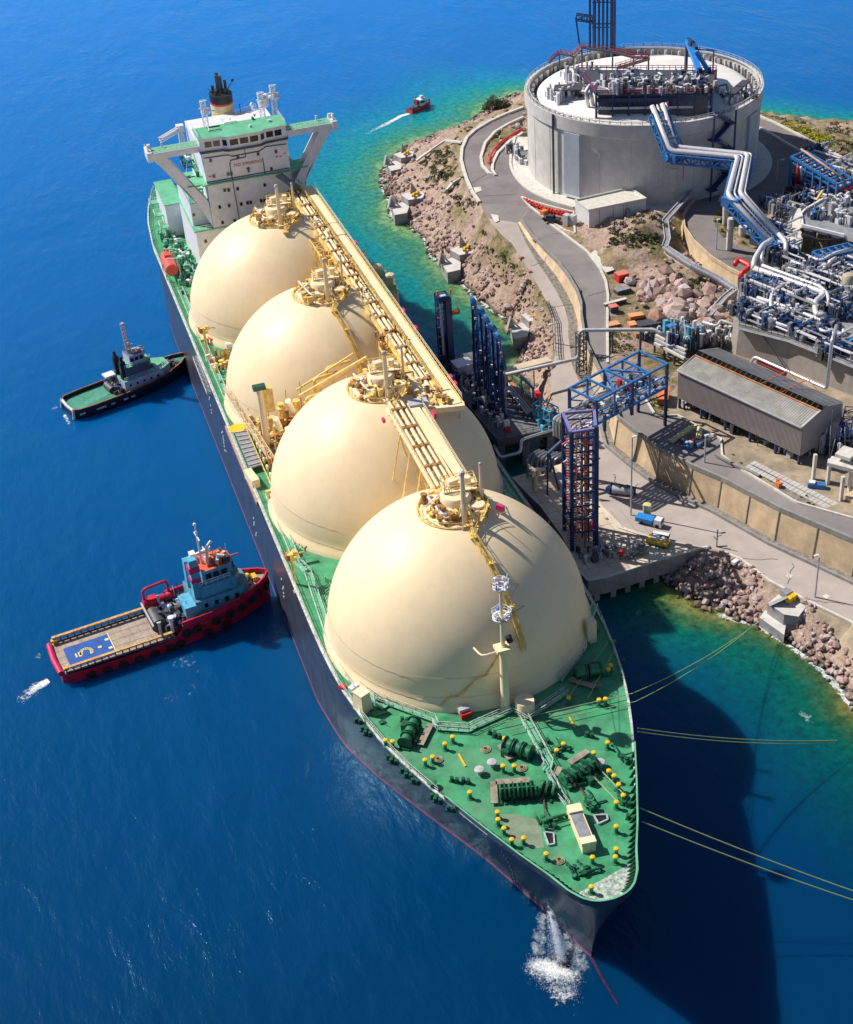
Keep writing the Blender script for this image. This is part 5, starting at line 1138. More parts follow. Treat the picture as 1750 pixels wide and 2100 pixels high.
# red edged stairs and gangways over the roof
w = MB()
def gang(a, b_, wd=1.4, mi=0):
    w.beam(a, b_, wd, .3, mi); s_ = (b_-a).normalized().cross(V((0,0,1)))*wd/2
    for s in (-1, 1): w.rail([a+s_*s, b_+s_*s], 1.1, 1.6, .12, 1)
g1 = [G('D', 560, 390, 37), G('D', 690, 275, 40), G('D', 880, 310, 40.5), G('D', 990, 190, 42.5), G('D', 1400, 250, 42), G('D', 1680, 325, 41.5), G('i', 960, 150, 41.5)]
for a, b_ in zip(g1, g1[1:]): gang(a, b_)
gang(G('i', 955, 160, 41.3), G('i', 770, 215, 41.3), 1.6)
for p in g1[1:]: w.beam(p, (p.x, p.y, 35), .35, .35, 0)
w.build('gangway', [dgrey, mat('dull_red_paint', ())], tk)
# crane on the roof
w = MB(); p = G('E', 870, 690, 41); 
a0 = G('E', 660, 510, 38); zt0 = 45.6; w.beam(a0, (a0.x, a0.y, zt0+1), .7, .7, 1)
t0 = V((a0.x, a0.y, zt0)); m0 = V((p.x-.8, p.y+2.2, 43.5))
m0 = G('E', 840, 505, 42.5); w.beam(t0+V((.3,0,1)), m0, 1.5, 1.1, 0); t1 = G('E', 800, 240, 47.5); m1 = G('E', 955, 495, 42.5); w.beam(t1, m1, 1.2, .9, 0); w.ball(t0.lerp(t1, .5)+V((0, 0, 1.2)), 1.1, 8, 1, (1, 1, .8)); w.beam(t0+V((.5,0,1.5)), t1+V((0,0,.8)), .8, .8, 1)
for d_ in (m0, m1): w.beam((d_.x, d_.y, 43.5), (d_.x, d_.y, 36), 1.1, 1.1, 1)
w.beam(t1+V((0,0,.5)), t1+V((4, -2, .3)), .25, .25, 1); w.beam(t1+V((4, -2, .3)), t1+V((4, -2, -8)), .3, .3, 1); w.build('roof_crane', [sky_b, dblue], tk)
# pump columns at the back
w = MB(); f_ = G('D', 1262, 222, 36.6)
for i in range(5):
    q = V((f_.x-1.9+i*1.05, f_.y+1.0-i*.52, 36)); w.tube([q, q+V((0,0,16))], .34, 8, 0); w.tube([q+V((.7,1.4,0)), q+V((.7,1.4,15))], .22, 6, 1)
for z in (43.5, 50.6):
    for s_ in (-1.6, 1.6): w.beam((f_.x-2.6+s_*.4, f_.y+1.4+s_, z), (f_.x+3.0+s_*.4, f_.y-1.5+s_, z), .28, .28, 0)
for s in ((-2.8, 2.6), (-2.6, .2), (2.8, -2.4), (3.0, -.2)): w.beam((f_.x+s[0], f_.y+s[1], 35), (f_.x+s[0], f_.y+s[1], 51), .5, .5, 0)
clutter(w, f_.x, f_.y, 51, 2.2, 1.4, 14, (0, 1, 2), 2, 400, .14)
w.truss((f_.x-2.6, f_.y+1.5, 44.5), (f_.x-7, f_.y+3, 45.5), 1.8, 1.6, 3, .28, 0); w.beam((f_.x-7, f_.y+3, 46), (f_.x-6, f_.y+2, 36.5), .35)
w.build('pump_columns', [dblue, lgrey, mat('dull_red_paint', ())], tk, smooth='auto')
w = MB(); p = G('E', 1350, 740, 38); w.beam((p.x-4, p.y-3, 38.5), (p.x+4, p.y+3.5, 38.8), 2.2, .4, 0)
for q_ in ((-4, -3), (0, .2), (4, 3.5)): w.beam((p.x+q_[0], p.y+q_[1], 38.6), (p.x+q_[0], p.y+q_[1], 35), .4)
clutter(w, p.x, p.y, 36, 5, 4, 40, (1, 1, 2, 0), 2, 402, .15); w.build('rim_bridge', [dgrey, white, lgrey], tk)
# zig-zag stair on the shaded side
w = MB(); a = wall_at('i', 1400, 560, TT-2)
pts = []
for i in range(7): aa = a+(.10 if i % 2 else -.05); pts.append(V((cx+(TR+1.6)*cos(aa), cy+(TR+1.6)*sin(aa), TT+1-i*3.4)))
for p, q in zip(pts, pts[1:]): w.beam(p, q, 1.6, .4); w.rail([p, q], 1.1, 1.2, .12); w.box(q, (2.4, 2.4, .3), a)
for s in (-.08, .13): w.beam((cx+(TR+2.6)*cos(a+s), cy+(TR+2.6)*sin(a+s), TT+1), (cx+(TR+2.6)*cos(a+s), cy+(TR+2.6)*sin(a+s), TB), .4)
w.build('wall_stair', dblue, tk)
# equipment at the tank foot
q = G('k', 1070, 540, 14.6); w = MB(); clutter(w, q.x, q.y, 14.5, 1.6, 6, 60, (0, 0, 1, 2), 3, 405, .15)
tag(w.build('valve_group', [lgrey, dgrey, white]), 'grey and white valve group on the kerb at the left foot of the big tank', 'pipework')
# ================================================================ white shed by the tank
sA, sB, sC, sD = G('i', 512, 1020, 19.2), G('i', 596, 1080, 19.2), G('i', 945, 1010, 19.2), G('i', 845, 945, 19.2)
sh = thing('concrete_shed', 'pale concrete flat-roofed shed standing in front of the big tank', 'building', (sB.x, sB.y, 13.5))
w = MB(); w.prism([(p.x, p.y) for p in (sA, sB, sC, sD)], 12.2, 18.9, 0, 1); w.build('walls', [mat('shed_render', (.64, .64, .66), .7, var=.06), kerbm], sh)
w = MB()
for a, b_ in ((sA, sB), (sB, sC), (sC, sD), (sD, sA)): w.beam(V((a.x, a.y, 19.1)), V((b_.x, b_.y, 19.1)), .3, .55)
w.build('roof_parapet', kerbm, sh)
w = MB(); u_ = (sC-sB).normalized(); n_ = V((u_.y, -u_.x, 0))
for t in (.18, .42, .6, .66): p = sB.lerp(sC, t)+n_*.05; w.beam((p.x, p.y, 12.5), (p.x, p.y, 18.7), .12, .12)
p = sB.lerp(sC, .63)+n_*.3; w.tube(bend([(p.x, p.y, 14), (p.x, p.y, 17.5), (p.x+u_.x*1.2, p.y+u_.y*1.2, 17.5), (p.x+u_.x*1.2, p.y+u_.y*1.2, 14)], .4), .12, 6); w.build('wall_joint', grey, sh)
w = MB()
for (x_, y_) in ((2, 3), (3.2, 2)): w.box((sA.x-x_, sA.y-y_, 15.2), (1.6, 1.6, 2.8), .5)
tag(w.build('switch_cabinet', lgrey), 'pair of light grey cabinets beside the end wall of the flat-roofed shed', 'cabinet')
# red pipe manifold on the island
w = MB(); q = [G('k', x, y, 14.4) for x, y in ((1110, 835), (1180, 870), (1250, 900), (1320, 920), (1400, 935), (1455, 940))]
for d_ in (-.5, .3, 1.0): w.tube([p+V((0, -d_*1.2, .1)) for p in q], .22, 6)
for i, (p, p2) in enumerate(zip(q, q[1:])):
    for t in (.2, .5, .8): c_ = p.lerp(p2, t); w.cyl((c_.x, c_.y-.5, 13.9), .2, 1.3, 6); w.cyl((c_.x, c_.y-1.4, 14), .3, .9, 6)
tag(w.build('fire_water_pipes', red), 'row of red fire-water pipes on the triangular island beside the shed', 'pipework')
w = MB(); q = G('k', 1245, 925, 14.4); w.box((q.x, q.y-.5, 14.6), (1.8, 1.4, 1.0), .4); tag(w.build('pump_cover', orange), 'orange pump cover on the triangular island', 'pump')
w = MB(); q = [G('k', x, y, 14.5) for x, y in ((845, 590), (850, 540), (900, 460), (980, 400), (1090, 340))]
w.tube(smooth_path([p+V((.6, 0, .4)) for p in q], 2), .28, 6); w.tube(smooth_path([p+V((1.3, 0, .3)) for p in q], 2), .16, 6)
tag(w.build('fire_hose_pipe', red), 'long red pipe curving along the planted strip beside the ring road', 'pipe')
# ================================================================ PIPE BRIDGE from the tank roof to the plant
pb = thing('pipe_bridge', 'blue truss bridge carrying thick white pipes from the tank roof down to the plant', 'pipe bridge', (111, 210, 14))
B0 = [G('i', 1005, 450, 40), V((105.2, 206.8, 27.5)), V((119.5, 190.5, 27)), V((110.5, 173, 27)), V((114.5, 158, 22.5))]
B0[1] = G('i', 1110, 725, 31.5); B0[2] = G('i', 1535, 765, 31); B0[3] = G('i', 1480, 1000, 28.5); B0[4] = G('i', 1720, 1265, 21.5); B0[0] = G('i', 1010, 455, 40.5)
def side(pts, d_):
    return [V((p.x, p.y, q.z)) for p, q in zip(offset([V((a.x, a.y, 0)) for a in pts], d_), pts)]
w = MB()
for i in range(4):
    a, b_ = B0[i], B0[i+1]; n_ = max(4, int((b_-a).length/2.4)); w.truss(a-V((0,0,2.2)), b_-V((0,0,2.2)), 4.6, 2.1, n_, .42, 0)
for i in range(1, 5): w.box(B0[i]-V((0,0,1)), (4.4, 4.4, 2.2), .5, 0)
w.build('truss', blue, pb)
for d_, r_ in ((-1.5, .62), (1.5, .62), (0, .22), (2.6, .2)):
    w = MB(); w.tube(bend([p+V((0,0,.75)) for p in side(B0, d_)], 1.2, 3), r_, 10); w.build('pipe', pipew, pb, smooth=True)
w = MB()
for (k_, x_, y_, x2, y2, r_) in (('i', 1100, 1045, 1100, 820, 1.0), ('i', 1045, 1050, 1045, 800, .55), ('i', 1530, 1265, 1528, 1180, .7), ('i', 1425, 1190, 1440, 1010, .6)):
    q = G(k_, x_, y_, 14); zt1 = top_z(q, k_, x2, y2); w.tube([(q.x, q.y, 12), (q.x, q.y, max(zt1, 17.5))], r_, 12, 0, r_*1.5)
w.tube([(B0[3].x-1, B0[3].y-1, 13), (B0[3].x-1, B0[3].y-1, 23.5)], .8, 12); w.tube([(B0[2].x+1, B0[2].y+1, 13), (B0[2].x+1, B0[2].y+1, 25)], .8, 12)
w.build('concrete_pier', kerbm, pb, smooth='auto')
w = MB(); q = side(B0[:2], 3.2); w.tube([q[0]+V((0,0,1)), q[0]+V((-.3,-1,-3)), q[1]+V((0,0,.4)), q[1]+V((0,0,-8))], .2, 6); q = G('i', 1015, 980, 17); w.tube([q, q-V((0,0,4))], .4, 8); w.build('red_pipe', magenta, pb)
w = MB(); a = G('i', 1180, 840, 22); b_ = G('i', 1235, 930, 18)
for d_ in (-.6, .6): w.tube([a+V((d_,0,0)), b_+V((d_,0,0)), b_+V((d_,0,-3))], .3, 8)
w.build('branch_pipe', pipew, pb, smooth='auto')
# elevated cable tray winding over the rocks
ct = [G('i', 1235, 930, 17.5), G('i', 1195, 1000, 17), G('i', 1060, 1150, 16), G('i', 1075, 1260, 15.5), G('m', 240, -150, 15.3), G('m', 470, 0, 14.5), G('m', 690, 110, 14), G('m', 810, 185, 13.5), G('m', 720, 255, 13), G('m', 590, 400, 12.5)]
def lifted(k, x, y, z):
    p = G(k, x, y, z); return G(k, x, y, max(z, height(p.x, p.y)+.9)) if inside((p.x, p.y), LANDP) else p
ct = [ct[0]]+[lifted(*q) for q in (('i', 1195, 1000, 17), ('i', 1060, 1150, 16), ('i', 1075, 1260, 15.5), ('m', 240, -150, 15.3), ('m', 470, 0, 14.5), ('m', 690, 110, 14), ('m', 810, 185, 13.5), ('m', 720, 255, 13), ('m', 590, 400, 12.5))]
cb = thing('cable_walkway', 'grey covered cable walkway winding on low concrete walls across the rocky slope', 'walkway', ct[0])
w = MB()
for a, b_ in zip(ct, ct[1:]):
    w.beam(a, b_, 1.5, .5, 0); s_ = (b_-a).normalized().cross(V((0,0,1)))*.7
    for s in (-1, 1): w.beam(a+s_*s+V((0,0,.35)), b_+s_*s+V((0,0,.35)), .22, .4, 1)
w.build('tray', [grey, lgrey], cb)
w = MB()
for a, b_ in zip(ct[2:], ct[3:]): w.beam(a-V((0,0,1.6)), b_-V((0,0,1.6)), .5, 2.8)
w.build('support_wall', kerbm, cb)
# ================================================================ QUAY AND JETTY
quay = [(30.7,117), (31.5,110), (32.3,104.8), (32.4,94.3), (31.0,81.7), (31.4,78.6), (34.9,78.2), (47.2,79.4), (56.2,79.6), (48.6,86.5), (44.6,92), (43.6,100), (45,108), (48,118)]
w = MB(); w.prism(quay, 1.5, 5.06, 0, 1)
for (a, b_) in zip(quay[3:9], quay[4:9]):
    n_ = int(hypot(b_[0]-a[0], b_[1]-a[1])/3)
    for i in range(n_): t = (i+.5)/n_; w.box((a[0]+(b_[0]-a[0])*t, a[1]+(b_[1]-a[1])*t+.6, .2), (1.1, 1.0, 3.2), 0, 0)
o = w.build('quay', [mat('quay_face_concrete', (.34, .30, .28), .85, var=.2, scale=.4, streak=.5, stain=(.18, .16, .15)), quaym]); tag(o, 'concrete quay platform on piles beside the foremost cream dome', 'quay')
w = MB(); e_ = [V((x, y, 5.1)) for x, y in quay[4:9]]
for a, b_ in zip(e_, e_[1:]): w.beam(a+V((0,.2,.1)), b_+V((0,.2,.1)), .4, .3)
tag(w.build('quay_kerb', kerbm), 'raised kerb along the water edge of the quay platform', 'kerb')
jet = [(30.4,166), (30.3,150), (30.6,142), (31,134), (31.5,127.3), (44.6,127), (44.6,140), (43,153), (43,166)]
w = MB(); w.prism(jet, 6.2, 8, 0, 3)
for (x, y) in ((32.3,128.3), (43.6,128.2), (38,128.4), (31.8,140), (31.4,152), (31.5,164), (42,140), (41.5,153), (42,164)): w.box((x, y, 3), (1.7, 1.7, 7), 0, 2)
o = w.build('jetty', [mat('jetty_dark_concrete', (.10, .11, .13), .8, var=.25, scale=.5), quaym, mat('jetty_pile_concrete', (.16, .19, .24), .8, var=.25), mat('jetty_shaded_surface', (.13, .14, .17), .85, var=.3, scale=.4, stain=(.26, .23, .20))]); tag(o, 'raised dark-sided jetty platform with loading arms beside the second dome', 'jetty')  # shade is painted into the dark colour of the jetty top
w = MB(); w.beam((30.2, 166, 7.2), (30.9, 127.5, 7.2), .8, 1.2); w.beam((29.6, 163, 5.6), (30.3, 130, 5.6), .8, .9)
for i in range(5): w.box((29.3, 132+i*7.5, 5), (1.1, 2.4, 4.4), 0, 0)
tag(w.build('jetty_fender', rubber), 'black fenders along the ship side of the jetty platform', 'fender')
w = MB(); w.rail([(31.6, 127.5, 8), (44.4, 127.3, 8)], 1.1, 1.5, .08); w.rail([(43.1, 166, 8), (43.1, 153, 8), (44.5, 140, 8), (44.5, 128, 8)], 1.1, 1.6, .08); tag(w.build('jetty_railing', dgrey), 'thin dark railing round the jetty platform', 'railing')
w = MB(); w.tube(bend([V((31.2,133.5,7)), G('x', 640, 1930, 6.4), G('x', 900, 1860, 6.4), G('x', 905, 1700, 8.3), G('x', 1130, 1625, 8.3), G('x', 1350, 1560, 8.5)], .8), .34, 10)
tag(w.build('silver_pipe', silver, smooth=True), 'silver pipe bending round the near corner of the jetty platform', 'pipe')
w = MB()
for i in range(9): x_ = 33+i*1.9; w.box((x_, 96 if x_ < 42 else 92, 5.075), (.07, 30 if x_ < 42 else 12, .03))
for i in range(8): w.box((37.5, 82+i*4, 5.078), (11, .07, .03))
o = w.build('quay_joints', concd); o['kind'] = 'structure'
w = MB(); r9 = random.Random(31)
for (k_, x_, y_, z_, l_, a_) in (('n', 1000, 560, 5.06, 5, .4), ('n', 880, 490, 5.06, 3, 1.2), ('o', 800, 330, 5.03, 7, -.5), ('o', 960, 400, 5.03, 6, .9), ('o', 1150, 540, 5.03, 6, -.6), ('k', 1200, 1300, 10.9, 8, .2), ('k', 1350, 1600, 8.8, 7, -.2), ('k', 800, 680, 14.08, 7, .6), ('k', 950, 800, 14, 9, -.4), ('k', 1400, 1080, 13.4, 7, -.5), ('k', 1640, 1500, 12.7, 6, .1)):
    q = G(k_, x_, y_, z_); pts = [(q.x-l_/2*cos(a_)+l_*j/8*cos(a_)+r9.uniform(-.3,.3), q.y-l_/2*sin(a_)+l_*j/8*sin(a_)+r9.uniform(-.3,.3)) for j in range(9)]
    for a, b_ in zip(pts, pts[1:]): w.beam((a[0], a[1], height(*a)+.03), (b_[0], b_[1], height(*b_)+.03), .09, .03)
o = w.build('road_cracks', dgrey); o['kind'] = 'structure'
# loading arms
def make_arm():
    t = thing('loading_arm', '', 'loading arm')
    w = MB(); w.tube([(0,0,0), (0,0,13)], .5, 12); w.tube([(0,0,0), (0,0,.5)], 1.2, 12); w.truss((.0, .9, .5), (0, .9, 12), .9, .7, 7, .14, 0, V((0,1,0))); w.build('riser', dblue, t, smooth='auto')
    w = MB(); w.truss((0, .1, 12), (-.5, -.1, 20.5), .8, .9, 5, .2, 0, V((0,1,0))); w.tube([(0, .1, 12), (-.5, -.1, 20.5)], .26, 8); w.beam((.55, .2, 9), (0, 0, 20), .3); w.build('inner_arm', blue, t)
    w = MB(); w.tube([(-.6, -.2, 20.3), (-1.1, -.9, 3)], .24, 8); w.beam((-.9, -.2, 20), (-1.4, -.9, 6), .18); w.build('outer_arm', dblue, t, smooth='auto')
    w = MB(); w.tube([(-.9, -.1, 20.3), (-.2, -.1, 20.5)], 1.15, 14); w.tube([(.2, .1, 12.6), (.9, .1, 12.6)], 1.0, 14); w.build('sheave', blue, t)
    w = MB(); w.box((.9, .6, 8.6), (1.2, 1.4, 2.6)); w.build('counterweight', dblue, t); w = MB(); w.box((.5, .3, 14.5), (.9, 1.0, 1.6)); w.build('counterweight', dblue, t)
    w = MB(); w.tube([(.62, -.4, .5), (.6, -.5, 12.5)], .16, 6); w.tube([(-1.1, -1.1, 3), (-1.1, -1.1, 1.6), (-.6, -1.1, 1.2)], .3, 8); w.build('service_pipe', lgrey, t)
    w = MB(); r8 = random.Random(8)
    for i in range(16): w = MB(); z_ = 2+i*1.15; w.box((r8.uniform(-1, 1), r8.uniform(-1, .8), z_), (r8.uniform(.2, .6), r8.uniform(.2, .5), r8.uniform(.3, .9)), r8.uniform(0, 1)); w.build('fitting', [lgrey], t)
    return t
def copy_tree(o, parent=None):
    c = o.copy(); C.objects.link(c)
    if parent is not None: c.parent = parent
    for ch in list(o.children): copy_tree(ch, c)
    return c
arm = make_arm(); AL = ['blue loading arm at the right end of the jetty row, nearest the camera', 'blue loading arm second nearest the camera in the jetty row', 'blue loading arm in the middle of the jetty row', 'blue loading arm second from the far end of the jetty row', 'tallest blue loading arm at the far left end of the jetty row']
for i, (x, y, s, r_) in enumerate([(36.0, 136.0, .95, .15), (35.7, 138.6, 1.0, .35), (35.5, 141.4, 1.03, .05), (35.3, 144.6, 1.05, .4), (35.0, 148.0, 1.1, -.1)]):
    a_ = arm if i == 0 else copy_tree(arm); a_.location = (x, y, 8); a_.scale = (1, 1, s); a_.rotation_euler.z = r_; a_['label'] = AL[i]; a_['group'] = 'blue loading arms on the jetty'
# gangway tower
gt = thing('gangway_tower', 'tall slim navy steel tower with a pale ladder strip standing in the water beside the rearmost jetty end', 'tower', (32.4, 163.5, 2))
gt['label'] = 'tall slim navy gangway tower with pale ladder strip at the far end of the jetty'
w = MB(); w.box((33.4, 163.6, 15), (1.5, 1.5, 19), .2); w.box((31.6, 163.4, 12.5), (.7, 1.0, 22), .2); w.truss((32.5, 164, 4), (32.5, 164, 25), 2.6, 1.6, 12, .2, 0, V((0,1,0))); w.box((32.4, 163.6, 24.6), (2.6, 2.2, 1.0)); w.build('shaft', dblue, gt)
w = MB(); w.box((31.6, 162.85, 17), (.5, .12, 13)); w.box((32.4, 163.2, 25.2), (1.3, 1.0, .2)); w.build('ladder_strip', lgrey, gt)
w = MB(); w.box((35, 163.2, 20.4), (1.6, 1.6, .3)); w.rail([(34.3, 162.4, 20.5), (35.8, 162.4, 20.5), (35.8, 164, 20.5)], 1, .8, .12)
for p in ((31.1, 163, 26.2), (34.3, 163.4, 25.8)): w.box(p, (.4, .4, 1.0))
for i in range(7): w.beam((31.2, 163, 8+i*2.4), (30.6, 162.6, 8.3+i*2.4), .16)
w.build('orange_fittings', orange, gt)
w = MB(); w.beam((30.4, 159, 7), (31.6, 163, 6), .5, .5)
w = MB(); c_ = G('x', 150, 720, 11); w.box((c_.x, c_.y, 9.6), (3.8, 3.4, 3.2), .1, 0); w.box((c_.x, c_.y, 11.3), (4.2, 3.8, .2), .1, 1); w.box((c_.x-2.4, c_.y-1, 8.6), (1.2, 2, 1.2), .1, 1)
tag(w.build('control_cabin', [lgrey, white]), 'small white cabin between the navy tower and the loading arms', 'cabin')
w = MB(); clutter(w, 33, 146, 8, 1.8, 14, 90, (0, 0, 1, 2, 3), 2.6, 501, .16)
tag(w.build('jetty_pipework', [lgrey, dgrey, white, dblue]), 'tangle of grey and white pipes at the feet of the loading arms', 'pipework')
w = MB(); q = [G('x', 480, 1290, 9), G('x', 690, 1680, 8.5)]; w.prism([(p.x, p.y) for p in (G('x',410,1470,8.1), G('x',520,1500,8.1), G('x',680,1640,8.1), G('x',610,1700,8.1))], 8, 8.08); w.build('x', quaym)
bpy.data.objects.remove(bpy.data.objects['x'])
w = MB(); q = G('x', 720, 1560, 8.2); w.box((q.x, q.y, 9.2), (1.3, .8, 2.2), .1, 0); w.box((q.x-.2, q.y-.8, 8.6), (1.2, .8, 1.1), .1, 1); tag(w.build('fire_point', [white, red]), 'red and white fire cabinet at the near end of the jetty platform', 'cabinet')
# long pipe rack and walkway across the jetty platform to the stair tower
R0, R1 = G('x', 680, 880, 9.4), G('x', 1060, 1330, 9.4)
rk_ = thing('pipe_rack', 'low brown and grey pipe rack running across the jetty platform', 'pipe rack', R0)
w = MB()
for d_ in (-1.6, -1.0, -.4): w.tube([R0+V((d_, d_*.5, .2)), R1+V((d_, d_*.5, .2))], .22, 8)
w.build('pipe', lgrey, rk_, smooth='auto'); w = MB(); w.beam(R0+V((.4,0,.2)), R1+V((.4,0,.2)), .8, .2); w.build('walkway', goldd, rk_)
w = MB()
for i in range(9): p = R0.lerp(R1, i/8); w.beam(p+V((-2,-1,0)), p+V((1,.4,0)), .2); w.beam(p+V((-1.6,-.8,0)), p+V((-1.6,-.8,-1.4)), .2); w.beam(p+V((.8,.3,0)), p+V((.8,.3,-1.4)), .2)
w.rail([R0+V((.9,.2,.3)), R1+V((.9,.2,.3))], 1, 1.5, .08); w.build('support', dgrey, rk_)
w = MB(); a = G('x', 905, 880, 14); b_ = G('x', 1060, 1040, 14); w.beam(a, b_, .45, .45); w.beam(b_, b_-V((0,0,6)), .4, .4); w.beam(a, a-V((0,0,6)), .3); w.truss(b_-V((0,0,.2)), b_-V((0,0,6.4)), 1.4, 1.4, 4, .16)
tag(w.build('steel_frame', blue), 'bright blue steel frame standing behind the brown pipe rack on the jetty', 'frame')
w = MB(); q = G('x', 1220, 1400, 10); w.truss(G('x', 1110, 1330, 10), G('x', 1330, 1440, 10), 2.6, 2.4, 3, .2); clutter(w, q.x, q.y, 8, 2, 2.4, 26, (0, 0), 2.2, 505, .14)
tag(w.build('stair_landing', tugblue), 'pale blue framed landing between the jetty platform and the stair tower', 'platform')
w = MB(); clutter(w, 41, 147, 8, 1.4, 6, 26, (0, 1, 2), 1.5, 507, .12); q = G('x', 1115, 1130, 8.3); w.box((q.x, q.y, 8.6), (1, 1.6, 1.2), .2, 3)
tag(w.build('valve_skid', [timber, grey, lgrey, red]), 'red and tan valve skid on the landward edge of the jetty platform', 'pipework')
# ---- overhead pipe from the jetty, across both roads
OP = [G('l', 520, 775, 11), G('l', 740, 740, 11), G('l', 1060, 655, 11)]; OQ = G('l', 1075, 462, 17)
op = thing('overhead_pipe', 'long grey overhead pipe crossing both roads from the jetty towards the plant', 'pipe', OP[0])
zt2 = top_z(OP[2], 'l', 1075, 462); T2 = V((OP[2].x+.4, OP[2].y+.4, zt2)); E2 = G('l', 1600, 450, zt2)
w = MB(); w.tube(bend([OP[0], OP[2], T2, E2, G('m', 250, 560, zt2-1)], 1.2, 4), .42, 10); w.build('pipe', lgrey, op, smooth=True)
w = MB(); w.truss(V((OP[2].x+.6, OP[2].y+.8, 7)), V((T2.x+.2, T2.y+.6, zt2-.6)), 1.8, 1.8, 8, .2); w.build('trestle', dgrey, op)
for q_ in ('l', 740, 745), ('l', 520, 780): p = G(*q_, 10.6); w = MB(); w.truss(V((p.x, p.y, 6)), V((p.x, p.y, 10.6)), 1.4, 1.4, 4, .2); w.build('trestle', dgrey, op)
w = MB(); p = G('l', 1500, 452, zt2-.4); w.beam(p, (p.x, p.y, 11), .4, .4); p = G('l', 1300, 456, zt2-.4); w.beam(p, (p.x, p.y, 11), .3, .3); w.build('post', dgrey, op)
w = MB(); w.beam(G('l', 500, 755, 9), G('l', 850, 665, 7), 2.4, .6); tag(w.build('causeway', quaym), 'tan concrete causeway under the grey overhead pipe behind the loading arms', 'walkway')
# ---- stair tower full of pipes and coloured valves
TW = [V((37, 88.1, 5)), V((32.4, 88.7, 5)), V((33.6, 95.5, 5)), V((39.2, 94.1, 5))]
tw = thing('pipe_tower', 'tall navy steel tower packed with coloured pipes and cables standing on the quay', 'tower', (35.5, 91.5, 5))
w = MB(); HT = 31.5
for i, p in enumerate(TW):
    w.beam(p, (p.x, p.y, HT if i else HT+.5), .8 if i == 0 else .6, .8 if i == 0 else .6)
    q = TW[(i+1) % 4]
    for z in range(9, 32, 3): w.beam((p.x, p.y, z), (q.x, q.y, z), .26)
    if i != 1:
        for z in range(6, 30, 6): w.beam((p.x, p.y, z), (q.x, q.y, z+5), .16)
w.build('frame', dblue, tw)
w = MB()
for i, p in enumerate(TW): w.beam(p+V((0,0,HT-5)), TW[(i+1) % 4]+V((0,0,HT-5)), .5, .5)
w.build('head_frame', mat('violet_steel_paint', (.22, .20, .45), .45, var=.15), tw)
rnd = random.Random(44); cl = [orange, goldd, lgrey, magenta, blue, white, timber, dblue, mat('rust_brown_paint', (.30, .10, .04), .6, var=.3)]
w = MB()
for i in range(13):
    a = TW[rnd.randrange(4)].lerp(TW[rnd.randrange(4)], rnd.uniform(.2, .8)); w.tube([(a.x, a.y, 5.5), (a.x, a.y, 30.5)], rnd.uniform(.12, .26), 6, rnd.randrange(9))
w.build('riser_pipes', cl, tw)
w = MB()
for z in range(8, 31):
    for k_ in range(5):
        u_, v2 = rnd.uniform(.1, .95), rnd.uniform(.1, .95); a = TW[1].lerp(TW[0], u_).lerp(TW[2].lerp(TW[3], u_), v2); l = rnd.uniform(.5, 1.6); m_ = rnd.choice((0, 0, 1, 2, 8, 8, 3, 4, 5, 6, 1))
        w.beam((a.x, a.y, z+rnd.random()), (a.x+l*rnd.choice((-1, 1)), a.y+rnd.uniform(-.5, .5), z+rnd.uniform(-.3, 1.3)), .22, .22, m_)
w.build('valves', cl, tw)
w = MB()
for j in range(40): z = 6+j*.6; t = V((32.0, 90.2, z)); w.beam(t, t+V((1.2, -2.0, .7)), .18, .18, 0 if j % 4 else 2)
w.build('cable_ladder', cl[:3], tw)
w = MB()
for j in range(22): z = 7+j*1.1; w.beam((37.2, 89.4, z), (38.4, 92.4, z+.8), .3, .12)
w.build('stair', mat('bright_blue_paint', ()), tw)
w = MB(); q = G('n', 610, 865, 6); w.box((q.x, q.y, 6.4), (.9, .9, 1.1), 0, 0); q = G('n', 715, 835, 6); w.box((q.x, q.y, 6.2), (.7, .7, 1.4), 0, 1); w.build('valve_box', [red, magenta], tw)
w = MB(); clutter(w, 36, 85.5, 5.06, 3.2, 2.2, 50, (0, 1, 2, 3), 1.4, 520, .13); clutter(w, 42, 83, 5.06, 3, 1.6, 16, (0, 1, 3), 1.0, 521, .12)
tag(w.build('quay_pipework', [lgrey, dgrey, white, timber]), 'low grey valves and hoses scattered at the foot of the pipe tower', 'pipework')
w = MB(); q = G('n', 925, 1045, 5.3); w.cyl((q.x, q.y, 5.06), .42, 1.1, 10); w.box((q.x, q.y, 6.3), (1.1, .8, .5), .3); tag(w.build('hydrant', red), 'small red hydrant on the quay in front of the pipe tower', 'hydrant')
# ---- blue framed pipe bridge (box cage) from the stair tower to the shed
A_, B_, C_, D_ = V((42.1, 113.1, 25.5)), V((45.0, 106.4, 25.5)), V((63.7, 114.1, 25.5)), V((60.9, 121.2, 25.5))
bx_ = thing('blue_pipe_bridge', 'bright blue open box-frame bridge carrying grey pipes over the roads to the long shed', 'pipe bridge', (53, 113, 20))
w = MB(); dn = V((0, 0, -5.2)); n_ = 4
for a, b_ in ((A_, D_), (B_, C_)):
    w.beam(a, b_, .42, .42); w.beam(a+dn, b_+dn, .5, .6)
    for i in range(n_+1):
        p = a.lerp(b_, i/n_); w.beam(p, p+dn, .4, .4)
        if i < n_: q = a.lerp(b_, (i+1)/n_); w.beam(p+dn*.5, q+dn*.5, .25, .25); w.beam(*((p+dn, q+dn*.5) if i % 2 else (p+dn*.5, q+dn)), .25, .25)
for i in range(n_+1):
    p, q = A_.lerp(D_, i/n_), B_.lerp(C_, i/n_); w.beam(p, q, .38, .38); w.beam(p+dn, q+dn, .38, .38)
w.beam(A_.lerp(D_, .5), B_.lerp(C_, .25), .4, .3); w.beam(A_.lerp(D_, .5), B_.lerp(C_, .75), .4, .3)
